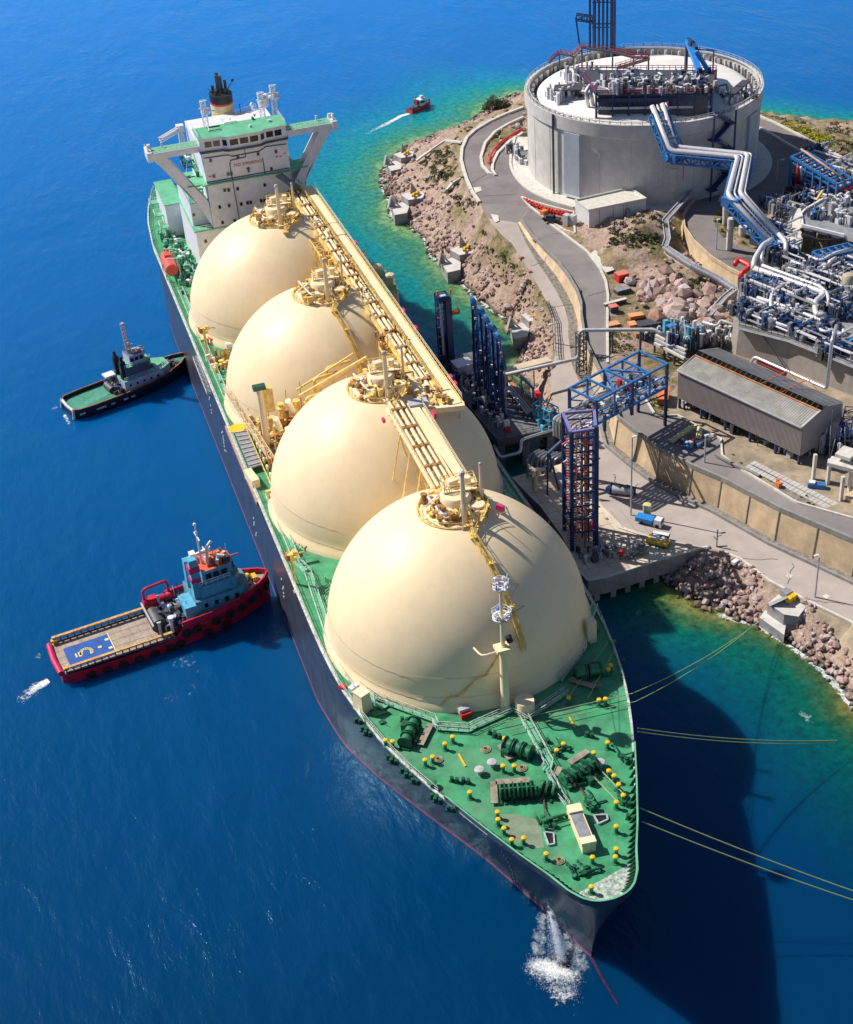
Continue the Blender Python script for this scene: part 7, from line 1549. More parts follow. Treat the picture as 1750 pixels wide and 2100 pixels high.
pipe('white pipe rising from the middle rack with a wide curve', [('q', 760, 270, 21), ('q', 620, 360, 21), ('q', 590, 480, 20.5), ('q', 600, 740, 18.6)], .45)
pipe('long white pipe along the middle of the terrace', [('q', 400, 440, 20), ('q', 830, 580, 20), ('q', 1400, 800, 20), ('q', 1620, 850, 20), ('q', 1610, 1080, 18.6)], .42)
pipe('white pipe with an elbow near the terrace edge', [('q', 650, 790, 19.6), ('q', 1030, 930, 19.6), ('q', 1120, 880, 19.6)], .36)
pipe('white loop pipe near the right end of the terrace', [('q', 1380, 800, 20), ('q', 1270, 890, 20), ('q', 1380, 930, 20), ('q', 1470, 890, 20), ('q', 1480, 1080, 18.6)], .36)
pipe('grey-white pipe below the curved white pipes', [('z', 860, 1740, 21), ('z', 1040, 1800, 21), ('z', 1050, 1850, 20)], .3); pipe('short white pipe across the middle of the plant', [('z', 820, 1840, 20.6), ('z', 1150, 1930, 20.6)], .34)
pipe('white pipe beside the round-topped grey building edge', [('z', 690, 1370, 23), ('z', 790, 1480, 22.5), ('z', 790, 1700, 20)], .55)
pipe('tall white bent pipe near the right edge of the plant', [('z', 1380, 1850, 20), ('z', 1380, 1760, 22.5), ('z', 1480, 1700, 22.5)], .45); pipe('white pipe angling up on the blue pipe rack at right', [('z', 1110, 1690, 21), ('z', 1280, 1740, 21), ('z', 1440, 1640, 22), ('z', 1690, 1570, 22)], .35)
pipe('bright red pipe bent over the curved retaining wall', [('z', 85, 1790, 18.5), ('z', 120, 1720, 18.5), ('z', 300, 1810, 18.5), ('z', 260, 1850, 18), ('z', 160, 1920, 17.5), ('z', 155, 2150, 12.5)], .62, red, 'red_pipe')
pipe('dark red pipe rising behind the far blue pipe rack', [('z', 950, 720, 16.3), ('z', 965, 430, 23)], .5, mat('dark_red_paint', ()), 'red_pipe'); pipe('white pipe standing beside the dark red pipe', [('z', 1000, 700, 16.3), ('z', 1000, 440, 23)], .35)
# racks
def rack(lbl, a, b_, wd, ht, n_, m_=blue, zb=18, pipes=3, w0=.35):
    a, b_ = G(*a), G(*b_); t = thing('pipe_rack', lbl, 'pipe rack', (a.x, a.y, zb)); w = MB(); s_ = (b_-a).normalized().cross(V((0,0,1)))*wd/2
    for s in (-1, 1):
        w.beam(a+s_*s, b_+s_*s, w0, w0*1.3); w.beam(a+s_*s-V((0,0,1.3)), b_+s_*s-V((0,0,1.3)), w0*.8)
        for i in range(n_+1): p = a.lerp(b_, i/n_)+s_*s; w.beam(p, (p.x, p.y, zb), w0)
    for i in range(n_+1): p = a.lerp(b_, i/n_); w.beam(p-s_, p+s_, w0); w.beam(p-s_-V((0,0,1.3)), p+s_-V((0,0,1.3)), w0)
    w.build('frame', m_, t); w = MB()
    for j in range(pipes): q_ = s_*((j+.5)/pipes*1.7-.85); w.tube([a+q_-V((0,0,.9)), b_+q_-V((0,0,.9))], .22+.08*(j % 2), 6, j % 3)
    w.build('pipe', [pipew, lgrey, dgrey], t, smooth='auto'); return t
rack('front blue pipe rack carrying the thick white pipe', ('z', 350, 1900, 20.2), ('q', 1380, 400, 20.2), 3, 2, 8); rack('middle navy pipe rack on the terrace', ('q', 300, 600, 19.6), ('q', 1560, 1080, 19.6), 3.2, 2, 8, dblue)
rack('blue pipe rack turning across the terrace at right', ('z', 1230, 1660, 21), ('z', 1720, 1540, 21), 4, 3, 5); rack('far blue and red pipe rack beside the far road', ('z', 960, 260, 24), ('z', 1600, 640, 21), 5.5, 5, 6, blue, 15.5, 5, .5)
pipe('pale red pipe along the top edge of the far blue rack', [('z', 1000, 190, 25.2), ('z', 1590, 600, 22)], .3, mat('salmon_paint', ()), 'red_pipe'); pipe('crimson pipe at the right edge above the far machinery', [('z', 1370, 740, 18.6), ('z', 1520, 660, 19), ('z', 1800, 620, 19.5)], .4, magenta, 'red_pipe'); pipe('second crimson pipe at the right edge', [('z', 1500, 740, 19), ('z', 1800, 720, 19)], .45, magenta, 'red_pipe')
pipe('maroon pipe lying on pale ground beyond the far rack', [('z', 1260, 320, 16), ('z', 1640, 265, 16)], .4, mat('dark_red_paint', ()), 'red_pipe')
# grey deck with white edge and round machinery
dkp = [G('z', *p, 20.5) for p in ((1020,1260), (1000,1100), (1060,1040), (1300,900), (1760,900), (1760,1440), (1600,1400))]
t = thing('machinery_deck', 'raised grey concrete deck with white curved kerb at the right edge of the plant', 'platform', (dkp[0].x, dkp[0].y, 18)); w = MB(); w.prism([(p.x, p.y) for p in dkp], 19.6, 20.5, 0, 1); w.build('slab', [kerbm, grey], t)
w = MB()
for a, b_ in zip(dkp[-1:]+dkp[:4], dkp[:5]): w.beam(a+V((0,0,.2)), b_+V((0,0,.2)), .5, .7)
w.build('kerb', white, t); w = MB()
for p in (dkp[0], dkp[6], dkp[0].lerp(dkp[6], .3), dkp[0].lerp(dkp[6], .65)): w.beam((p.x, p.y, 20), (p.x, p.y, 16), .7, .7)
w.beam(G('z', 1010, 1370, 19.6), G('z', 1260, 1460, 19.6), .6, .6); w.beam(G('z', 1260, 1460, 19.6), G('z', 1560, 1440, 19.6), .4); w.build('column', black, t)
for i, (x_, y_, lb) in enumerate(((1180, 1080, 'blue motor on the left corner of the raised grey deck'), (1420, 980, 'white compressor in the middle of the raised grey deck'), (1530, 1140, 'round grey fan-like machine on the front of the raised grey deck'), (1660, 1170, 'rightmost grey machine on the front of the raised grey deck'), (1600, 900, 'large white vessel under the crimson pipes'))):
    q = G('z', x_, y_, 21.4); w = MB(); w.tube([(q.x-1.2, q.y, 21.5), (q.x+1.2, q.y-.6, 21.5)], 1.1, 14, 0); w.tube([(q.x-1.3, q.y, 21.5), (q.x-1.25, q.y, 21.5)], 1.3, 14, 1); clutter(w, q.x, q.y, 20.5, 1.8, 1.8, 26, (0, 1, 2), 2.6, 700+i, .14)
    tag(w.build('compressor', [[blue, lgrey, white][min(2, i if i < 2 else (1 if i < 4 else 2))], dgrey, white], smooth='auto'), lb, 'machine')
w = MB(); q = G('z', 960, 735, 17); w.ball((q.x, q.y, 17), 1.1, 12); tag(w.build('red_ball_valve', red, smooth=True), 'round red valve cover standing at the foot of the dark red pipe', 'valve')
w = MB(); w.beam(G('z', 1220, 890, 20), G('z', 1300, 770, 22), .5, .5); tag(w.build('yellow_beam', yellow), 'short yellow inclined beam between far rack and white machinery', 'beam')
# curved grey-blue wall of a building at the ramp end
w = MB(); p = [G('z', *q, 19.2) for q in ((880,1010), (1000,1010), (1010,1340), (1000,1560), (900,1700), (800,1480), (810,1300), (840,1130))]; w.prism([(q.x, q.y) for q in p], 14, 19.2, 0, 1); w.beam(p[0], p[6], .8, .8, 1)
tag(w.build('retaining_block', [mat('pale_blue_grey_panel', ()), kerbm]), 'pale curved concrete block between the pipe bridge and the raised grey deck', 'wall')
# bulk pipework, each cluster on its own
spots_ = [('z', 560, 1300, 19, 3.5, 3, 60, 'grey pipe clutter where the pipe bridge meets the plant'), ('z', 700, 1600, 19, 3.5, 4, 70, 'grey pipework in the hollow behind the curved white pipes'), ('z', 1130, 1880, 18.5, 6, 3.5, 110, 'dense grey machinery row behind the front rack'), ('z', 1500, 1880, 18.5, 5, 4, 90, 'dense navy pipework at the right edge behind the front rack'), ('q', 450, 260, 18.5, 4, 3, 70, 'blue grey pipework at the left end under the front rack'), ('q', 900, 400, 18.5, 6, 3.5, 120, 'dark pipework in the middle of the terrace'), ('q', 1100, 250, 18.2, 5, 2.5, 60, 'dark pipe clutter under the thick white pipe'), ('q', 250, 620, 18.2, 2.5, 3.5, 60, 'pipework on the left corner of the terrace above the tall wall'), ('q', 700, 700, 18.2, 5, 2.5, 80, 'low pipework along the terrace edge above the tall wall'), ('q', 1200, 900, 18.2, 5, 2.6, 80, 'low pale pipework above the right half of the tall wall'), ('q', 1600, 560, 18.2, 4, 5, 80, 'navy pipework at the far right of the terrace'), ('q', 1660, 250, 18.2, 3, 4, 50, 'tan and grey pipework at the right edge of the picture'), ('z', 1150, 640, 15.5, 4, 5, 70, 'grey pipework under the far blue rack'), ('z', 1130, 820, 16, 3, 4, 50, 'grey pipe clutter below the far blue rack'), ('z', 1600, 470, 16, 5, 6, 60, 'pale machinery at the right edge beyond the far rack'), ('z', 1190, 240, 15.5, 2.5, 2.5, 30, 'navy equipment frame beside the far road'), ('q', 1500, 1150, 18, 4, 2, 50, 'pale pipework beside the blue strut at the right end of the terrace'), ('z', 730, 960, 15.5, 4, 5, 40, 'dark rock and pipe clutter below the pipe bridge bend')]
for i, (k_, x_, y_, z_, rx_, ry_, n_, lb) in enumerate(spots_):
    q = G(k_, x_, y_, z_+1); w = MB(); zb = max(height(q.x, q.y), 11) if inside((q.x, q.y), LANDP) else z_
    clutter(w, q.x, q.y, z_-.5, rx_, ry_, int(n_*1.9), [(0, 0, 1, 1, 3, 3, 4), (0, 1, 1, 3, 4, 3), (0, 2, 1, 5, 3)][i % 3], 3.4, 800+i, .13)
    r3 = random.Random(900+i)
    for j in range(12):
        a = V((q.x+r3.uniform(-rx_, rx_), q.y+r3.uniform(-ry_, ry_), z_+r3.uniform(.5, 2.8))); d_ = V((.36, -.93, 0)) if r3.random() < .6 else V((.93, .36, 0)); l_ = r3.uniform(3, 8); w.tube([a-V((0,0,1.5)), a, a+d_*l_, a+d_*l_-V((0,0,1.5))], r3.uniform(.14, .3), 7, r3.choice((2, 0, 2)))
    if z_ > 17 and not inside((q.x, q.y), PLAT): w.box((q.x, q.y, z_-1.6), (rx_*2, ry_*2, 2.2), .36, 1)
    tag(w.build('process_pipework', [mat('mid_grey_steel', (.30, .31, .35), .45, metal=.2, var=.25), dgrey, pipew, mat('steel_blue_paint', (.035, .095, .25), .45, var=.3), dblue, silver]), lb, 'pipework')
w = MB(); a = G('q', 1590, 1110, 19.5); w.beam(a, G('q', 1750, 1030, 20.5), .5, .4); w.beam(a, G('q', 1740, 1150, 19.5), .4, .4); w.beam(a, a-V((0,0,4)), .4); tag(w.build('blue_strut', sky_b), 'bright blue strut where the tall white pipe meets the terrace edge', 'beam')
w = MB(); p = PLAT[-1:]+PLAT[:1]; p = [PLAT[-3], PLAT[-2], PLAT[-1], PLAT[0]]; 
wl = offset(p, 1.3); wl2 = offset(p, -1.3)
for i in range(3): q = [V((x.x, x.y, 18.25)) for x in (p[i], p[i+1], wl[i+1], wl[i])]; w.add(q, [(0,1,2,3)], 0)
w.rail([V((x.x, x.y, 18.2)) for x in p], 1.1, 1.4, .1, 1); tag(w.build('terrace_walkway', [grey, dgrey]), 'grey grated walkway with railing along the top of the tall wall', 'walkway')
w = MB(); q0 = G('q', 470, 960, 18); q1 = G('q', 800, 1440, 12); w.tube([q0, q1], .12, 6); tag(w.build('slanting_pipe', dgrey), 'thin dark pipe slanting down the face of the tall wall', 'pipe')
w = MB(); q = G('m', 1720, 100, 21); w.lathe((q.x, q.y, 18), [(1.6, 0), (1.6, 3.6), (1.1, 4.2), (.01, 4.4)], 20); tag(w.build('tan_vessel', mat('tan_paint', (.45, .38, .28), .6), smooth='auto'), 'tan round-topped vessel at the right edge of the plant', 'vessel')
# ================================================================ BOATS
def loft(secs, n=8):     # secs: (x, half-breadth at deck, deck z, half-breadth at water)
    w = MB(); k = 6
    for (x, hb, zd, wb) in secs:
        for (f, z) in ((-1, zd), (-.99, zd*.5), (-1, 0), (1, 0), (.99, zd*.5), (1, zd)):
            b_ = hb if z == zd else (wb if z == 0 else (hb*.65+wb*.35)); w.v.append((x, b_*(1 if f > 0 else -1), z if z else -1))
    m_ = len(secs)
    for i in range(m_-1):
        for j in range(k-1): w.f.append((i*k+j, i*k+j+1, (i+1)*k+j+1, (i+1)*k+j)); w.m.append(0)
    w.f.append(tuple(range(k-1, -1, -1))); w.m.append(0); w.f.append(tuple((m_-1)*k+j for j in range(k))); w.m.append(0)
    return w
def deckpoly(secs, inset, dz): return [(x, hb-inset, zd-dz) for x, hb, zd, wb in secs]+[(x, -(hb-inset), zd-dz) for x, hb, zd, wb in secs[::-1]]
def bulw(secs, h_, w_, mi=0, mt=0):
    w = MB()
    for s in (-1, 1):
        for a, b_ in zip(secs, secs[1:]): w.beam((a[0], s*(a[1]-.1), a[2]+h_/2), (b_[0], s*(b_[1]-.1), b_[2]+h_/2), .22, h_, mi); w.beam((a[0], s*(a[1]-.1), a[2]+h_), (b_[0], s*(b_[1]-.1), b_[2]+h_), w_, .16, mt)
    return w
# --- red supply tug
tg = thing('supply_tug', 'red-hulled tug with light blue deckhouse and a long wooden aft deck, lower left', 'tug boat')
RS = [(0, 4.6, 2.3, 4.2), (.8, 5.2, 2.3, 4.9), (6, 5.5, 2.2, 5.3), (14, 5.5, 2.2, 5.4), (21, 5.5, 2.4, 5.3), (23, 5.5, 4.3, 5.2), (29, 5.4, 4.5, 4.6), (34, 4.7, 4.8, 3.2), (38, 3.3, 5.2, 1.6), (40.6, 1.7, 5.5, .6), (41.8, .3, 5.7, .1)]
crim = mat('crimson_hull_paint', (.58, .012, .045), .4, var=.2, scale=.6, streak=.3, stain=(.20, .02, .04))
loft(RS).build('hull', crim, tg, smooth='auto')
w = MB(); w.add([(x, y, 2.26) for x, y in ((.5,5),(.5,-5),(21.4,-5.2),(21.4,5.2))], [(0,1,2,3)])
for i in range(14): w.box((1+i*1.5, 0, 2.28), (.05, 9.6, .03), 0, 1)
for i in range(5): w.box((10.5, -4+i*2, 2.28), (20, .05, .03), 0, 1)
w.build('aft_deck', [mat('wood_deck', (.40, .32, .27), .85, var=.2, scale=.7), timber], tg)
w = MB(); f_ = [(x, (hb-.3), zd-.05) for x, hb, zd, wb in RS[5:]]; w.add(f_+[(x, -y, z) for x, y, z in f_[::-1]], [tuple(range(12))]); w.build('fore_deck', grey, tg)
w = MB(); w.box((6.2, -.9, 2.33), (8.4, 6.4, .05), 0, 0); w.build('landing_panel', mat('deep_blue_panel', (.012, .09, .38), .5, var=.15, scale=1), tg)
w = MB()
for a in range(12): w.box((5.6+1.0*cos(a*.35-.6), -.9+1.1*sin(a*.35-.6), 2.38), (.5, .5, .04), a*.35)
w.box((4.4, -.9, 2.38), (.5, 1.4, .04)); w.box((3.7, -.9, 2.38), (.3, 1.2, .04))
for x_, y_ in ((8.2, -.7), (9.9, .8), (9.9, -1.9)): w.box((x_, y_, 2.38), (.7, .6, .04))
w.box((10.5, -.9, 2.37), (.22, 6.8, .05)); w.build('panel_emblem', mat('pale_yellow_mark', (.75, .68, .30), .5), tg)
w = MB()
for s in (-1, 1):
    for a, b_ in zip(RS[1:5], RS[2:5]): w.beam((a[0], s*4.9, 3.5), (b_[0], s*4.9, 3.5), .6, .3, 0); w.beam((a[0], s*4.9, 2.4), (b_[0], s*4.9, 2.4), .2, .3, 1)
    for i in range(16): w.beam((1+i*1.3, s*4.9, 2.2), (1+i*1.3, s*4.9, 3.5), .22, .22, 1)
w.build('cargo_rail', [mat('faded_orange_paint', (.62, .36, .14), .6, var=.35, scale=2), dgrey], tg)
w = bulw(RS[5:], 1.0, .35, 0, 0); w.build('bulwark', crim, tg)
w = MB(); w.tube([(0, -4.6, 2.4), (-.25, 0, 2.3), (0, 4.6, 2.4)], .55, 10); w.box((1.0, 4.6, 3), (1, .7, .5), 0, 1); w.box((1.0, -4.4, 3), (.9, .7, .5), 0, 1); w.build('stern_roller', [mat('bright_crimson', (.62, .02, .10), .35), yellow], tg, smooth='auto')
SHX = len(C.objects)
w = MB(); w.prism([(24, -3.9), (33, -3.6), (35, -2), (35, 2), (33, 3.6), (24, 3.9)], 4.3, 6.9, 0, 1); w.prism([(25.6, -3.2), (32.4, -3), (33.6, -1.6), (33.6, 1.6), (32.4, 3), (25.6, 3.2)], 6.9, 9.2, 0, 1); w.prism([(26.6, -2.8), (31.6, -2.6), (32.8, -1.4), (32.8, 1.4), (31.6, 2.6), (26.6, 2.8)], 9.2, 11.9, 0, 2); w.box((23.4, -1.8, 5.3), (3, 4.6, 2.4), 0, 0)
w.build('deckhouse', [tugblue, mat('tug_deck_blue', (.08, .22, .30), .6), mat('orange_red_roof', (.75, .12, .05), .5)], tg)
for i in range(3): w = MB(); w.box((27.6+i*1.5, -2.78, 10.7), (1.1, .12, 1.1)); w.build('wheelhouse_window', glass, tg)
for i in range(3): w = MB(); w.box((32.85, -1.2+i*1.2, 10.7), (.12, .9, 1.1)); w.build('wheelhouse_window', glass, tg)
w = MB()
for i in range(4): w.box((26+i*2, -3.85, 5.7), (.7, .15, .8))
w.build('cabin_window', glass, tg)
w = MB(); w.box((25.2, -2, 10), (1.8, 1.7, 9.5), 0, 0, .8); w.box((25.2, -2, 12.8), (2.0, 1.8, 1.2), 0, 1); w.box((25.2, 2.2, 9), (1.8, 1.7, 6.5), 0, 0, .8); w.box((25.2, -2, 10.6), (1.9, 1.8, .8), 0, 1); w.build('funnel', [tugblue, magenta], tg)
w = MB(); w.tube([(27.4, 0, 11.8), (27.4, 0, 20)], .26, 8, 0, .1); w.beam((27.4, -1.6, 17.5), (27.4, 1.6, 17.5), .2); w.beam((26.6, 0, 14), (28.6, 0, 14.4), .4); w.ball((27.4, 0, 20), .35, 8); w.ball((27.4, 0, 18.4), .3, 8); w.prism([(25.8, 1.2), (26.9, 1.2), (26.9, 2.6), (25.8, 2.6)], 9.2, 13.4)
w.tube([(28.2, -1, 12), (28.6, -1, 15.5), (29.6, -1, 16.4)], .3, 8); w.tube([(29.8, -1.6, 12), (30.3, -1.6, 13.6), (31.3, -1.8, 13.2)], .32, 8); w.build('mast', white, tg, smooth='auto')
w = MB(); clutter(w, 30.4, 0, 11.9, 1.7, 2, 26, (0, 0, 1, 2), 1.5, 901, .1); clutter(w, 20.8, 0, 2.3, 2.6, 4.2, 90, (2, 2, 0, 3, 3), 3.2, 903, .17); w.rail([(25.6, -3.2, 9.3), (31.5, -3, 9.3)], 1, 1.1, .09, 0); w.build('deck_gear', [white, orange, dgrey, dblue], tg)
for o_ in list(C.objects)[SHX:]:
    if o_.parent == tg: o_.location.x += 2.4; o_.scale.z = 1.08
w = MB(); w.tube([(19.4, -2.6, 4), (19.4, 1.8, 4)], 1.5, 16, 0); w.tube([(22.2, -3, 3.9), (22.2, .6, 3.9)], 1.2, 14, 1); w.beam((18, -4, 5.4), (18, 4, 5.4), .3, .3, 2); w.tube([(21.2, 3.4, 2.4), (21.2, 3.4, 6.4)], .25, 8, 2); clutter(w, 21, 0, 2.4, 2.2, 4, 30, (2, 2, 0), 3.4, 933, .15); w.build('towing_winch', [dgrey, black, lgrey], tg, smooth='auto')
w = MB(); w.tube([(18.4, 4.2, 5), (19.4, 4.2, 4.8), (23, 4.2, 4.8), (24.4, 4.2, 5.2)], .9, 10); w.box((20.4, 4.2, 5.6), (1.6, 1.4, .6)); w.build('rescue_boat', crim, tg, smooth='auto'); w = MB(); w.tube(bend([(18.8, 4.4, 3), (18.8, 4.4, 8), (23.6, 4.4, 8.4), (23.6, 4.4, 4)], .8), .28, 8); w.build('davit', crim, tg)
w = MB(); clutter(w, 37, 0, 5.0, 1.8, 2, 22, (0, 0, 1), 1.2, 905, .16); w.tube([(36, -1, 5.7), (36, 1.4, 5.7)], .9, 12, 0); w.box((39.2, 0, 6), (.8, 1.6, .9), 0, 1); w.build('fore_winch', [dgrey, yellow], tg, smooth='auto')
tyre = None
for (x_, z_, s_) in [(23.5, 2.6, -1), (25.5, 2.8, -1), (29.5, 3.1, -1), (32.3, 3.3, -1), (34.8, 3.5, -1), (37.2, 3.9, -1), (27.5, 1.0, -1), (31, 1.1, -1), (20, .7, -1), (17, .5, -1), (14, .5, -1), (11, .5, -1), (8, .5, -1), (5, .5, -1), (22, .8, -1), (39.2, 4.4, -1), (40.6, 4.6, -1), (41.6, 4.4, 0), (41.2, 4.6, 1), (39.6, 4.4, 1), (37, 4, 1)]:
    hb = interp([(s[0], s[1]) for s in RS], x_)
    if tyre is None:
        w = MB(); w.lathe((0, 0, 0), [(.35, -.18), (.85, -.2), (.95, 0), (.85, .2), (.35, .18)], 16); o = tyre = w.build('tyre_fender', rubber, tg, smooth='auto')
    else: o = tyre.copy(); C.objects.link(o)
    o.location = (x_, s_*(hb+.1) if s_ else 0, z_); o.rotation_euler = (pi/2, 0, 0) if s_ and x_ < 39 else (pi/2, 0, pi/2)
hd = atan2(104.4-95, -25.4+66.9); tg.location = (-65.4, 97.6, 0); tg.rotation_euler.z = hd-.085
# --- black tug
tb = thing('harbour_tug', 'black-hulled tug with green aft deck and white deckhouse, upper left', 'tug boat')
BS = [(0, 3.4, 1.7, 3.0), (1.2, 4.4, 1.7, 4.1), (5, 4.8, 1.7, 4.6), (13, 4.9, 1.8, 4.7), (20, 4.7, 2.1, 4.0), (25, 4.0, 2.6, 2.6), (29, 2.6, 3.2, 1.1), (31.2, 1.0, 3.7, .3), (31.9, .2, 3.9, .1)]
navy = mat('tug_black_hull', (.012, .016, .035), .4, var=.3, scale=1); loft(BS).build('hull', navy, tb, smooth='auto')
w = MB(); f_ = [(x, hb-.35, zd+.02) for x, hb, zd, wb in BS[:-1]]; w.add(f_+[(x, -y, z) for x, y, z in f_[::-1]], [tuple(range(16))]); w.build('deck', mat('tug_green_deck', (.05, .27, .19), .6, var=.2, scale=1), tb)
bulw(BS, .9, .3, 0, 1).build('bulwark', [navy, mat('rust_brown_paint', ())], tb)
w = MB(); w.prism([(13.6, -3.7), (23.5, -3.6), (26.4, -1.8), (26.4, 1.8), (23.5, 3.6), (13.6, 3.7)], 1.9, 4.8, 0, 1); w.prism([(22.4, -2.2), (25.2, -1.4), (25.2, 1.4), (22.4, 2.2)], 4.8, 5.3, 0, 1); w.prism([(14.8, -2.4), (21, -2.3), (22, -1.2), (22, 1.2), (21, 2.3), (14.8, 2.4)], 4.8, 7.5, 2, 1); w.prism([(16.6, -1.9), (20.2, -1.8), (20.8, -1), (20.8, 1), (20.2, 1.8), (16.6, 1.9)], 7.5, 9.9, 0, 2); w.rail([(14.8, -2.5, 7.5), (21, -2.4, 7.5), (22.1, -1.2, 7.5)], 1, 1, .1, 0); w.rail([(13.8, -3.6, 4.8), (23.4, -3.5, 4.8), (26.2, -1.8, 4.8)], 1, 1, .1, 0); w.build('deckhouse', [mat('tug_grey_white', (.50, .54, .72), .5, var=.15), deckb, mat('tug_slate', (.10, .12, .20), .5)], tb)
w = MB()
for i in range(3): w.box((17.2+i*1.2, -1.92, 8.9), (.9, .12, .9))
w.box((20.85, 0, 8.9), (.12, 1.8, .9)); w.build('wheelhouse_window', glass, tb)
w = MB(); 
for i in range(5): w.box((15+i*1.8, -3.72, 3.6), (.5, .12, .5))
w.build('cabin_window', glass, tb)
for s in (-1, 1): w = MB(); w.box((14.6, s*1.8, 6.8), (1.6, 1.2, 5), 0, 0, .8); w.cyl((14.6, s*1.8, 9.2), .4, 1.4, 8); w.build('funnel', black, tb)
w = MB(); w.truss((17.6, 0, 9), (17.4, 0, 17.5), .8, .8, 8, .13, 0, V((0,1,0))); w.beam((17.4, -1.3, 13), (17.4, 1.3, 13), .18); w.beam((17, 0, 11.6), (18.8, 0, 11.8), .3); w.box((17.3, 0, 17.6), (.6, .8, .5)); clutter(w, 18.4, 0, 9.2, 1.3, 1.3, 16, (0, 0), 1.6, 911, .1); w.build('mast', mat('pale_mauve_steel', (.40, .36, .42), .5), tb)
w = MB(); w.box((12.3, 2.2, 5), (2.6, 2.4, .4), 0, 0); w.beam((12.3, 2.2, 1.8), (12.3, 2.2, 5), .5, .5, 0); w.box((12.6, .2, 3.4), (2.4, 1.2, .25), .3, 0); w.build('boat_platform', white, tb)
w = MB(); clutter(w, 12.4, 0, 1.8, 1.6, 3.6, 60, (0, 0, 1, 2), 2.6, 913, .14); w.tube([(11.2, -1.8, 2.8), (11.2, 1.8, 2.8)], 1.0, 14, 0); clutter(w, 27.5, 0, 2.8, 1.6, 1.5, 26, (0, 0, 1), 1.1, 915, .14); w.tube([(26.6, -1.2, 3.6), (26.6, 1.2, 3.6)], .8, 12, 0); w.build('towing_gear', [dgrey, timber, dblue], tb, smooth='auto')
w = MB(); w.tube([(.2, -3.3, 2.2), (0, 0, 2.1), (.2, 3.3, 2.2)], .4, 8); w.tube([(-.2, -3.6, .2), (.2, -3.4, 2.6)], .35, 8); w.tube([(-.2, 3.6, .2), (.2, 3.4, 2.6)], .35, 8); w.build('stern_fender', lgrey, tb)
for x_, l_ in ((1.8, 1.4), (6.4, 2.4), (9.4, 1), (12.7, 1.2), (14.6, 1)): w = MB(); w.box((x_, -(interp([(s[0], s[1]) for s in BS], x_)+.1), 1.35), (l_, .16, .4)); w.build('side_marking', lgrey, tb)
w = MB(); w.tube([(31, -1.6, 3.2), (32.2, 0, 3.4), (31, 1.6, 3.2)], .5, 8); w.build('bow_fender', rubber, tb)
tb.location = (-52.8, 191, 0); tb.rotation_euler.z = atan2(202.6-193.5, 29.5)
# --- small fishing boat with wake
fb = thing('fishing_boat', 'small red fishing boat with a white cabin leaving a pale wake', 'boat')
FS = [(0, 1.6, 1.1, 1.4), (3, 1.8, 1.0, 1.6), (7, 1.5, 1.3, 1.1), (9.2, .7, 1.9, .3), (10, .1, 2.2, .05)]; loft(FS).build('hull', mat('boat_red', (.60, .035, .03), .4), fb, smooth='auto')
w = MB(); f_ = [(x, hb-.2, zd+.02) for x, hb, zd, wb in FS[:-1]]; w.add(f_+[(x, -y, z) for x, y, z in f_[::-1]], [tuple(range(8))]); w.build('deck', dgrey, fb); w = MB(); w.box((5.6, 0, 2.2), (2.8, 2.2, 2.3)); w.box((5.5, 0, 3.45), (3.2, 2.5, .2)); w.box((6, 0, 4), (1.2, 1.0, .9)); w.build('cabin', white, fb)
w = MB(); w.box((5.6, -1.12, 2.6), (2.0, .06, .7)); w.box((4.18, 0, 2.5), (.06, 1.6, .8)); w.build('cabin_window', glass, fb)
w = MB(); w.tube([(3.4, 0, 1), (3.3, 0, 5)], .1, 6, 0); w.beam((2.4, -.8, 2.6), (4.4, -.8, 2.9), .2, .2, 0); w.box((3.6, 0, 2.8), (.9, 1.8, 1.6), 0, 0); clutter(w, 2, 0, 1, 1.2, 1, 10, (0, 1), .9, 921, .08); w.build('net_gear', [mat('boat_maroon', (.30, .05, .05), .5), dgrey], fb)
b0, b1 = G('h', 290, 805, 0), G('h', 442, 745, 0); fb.location = b0; dv = (b1-b0); fb.rotation_euler.z = atan2(dv.y, dv.x); fb.scale = (1, 1, 1)
# ---- foam: wake, tug wash, spray at the bow
def flecks(mb, path, wd, n, rnd, s0=.12, s1=.5, z=.06, fall=1):
    for _ in range(n):
        t = rnd.random()**fall; i = min(len(path)-2, int(t*(len(path)-1))); f = t*(len(path)-1)-i; p = path[i].lerp(path[i+1], f); d = (path[i+1]-path[i]).normalized(); s_ = d.cross(V((0,0,1)))
        q = p+s_*rnd.gauss(0, .45)*wd*(.5+t); r_ = rnd.uniform(s0, s1); a = rnd.uniform(0, 6.28); k = rnd.randint(4, 6)
        pl = [(q.x+r_*cos(a+6.28*j/k)*rnd.uniform(.5, 1.2)*1.5*abs(d.x)+r_*.6*cos(a+6.28*j/k), q.y+r_*sin(a+6.28*j/k)*rnd.uniform(.3, .9)) for j in range(k)]
        mb.add([(x, y, z+rnd.uniform(0, .05)) for x, y in pl]+[(q.x, q.y, z+.05+r_*.25)], [(j, (j+1) % k, k) for j in range(k)])

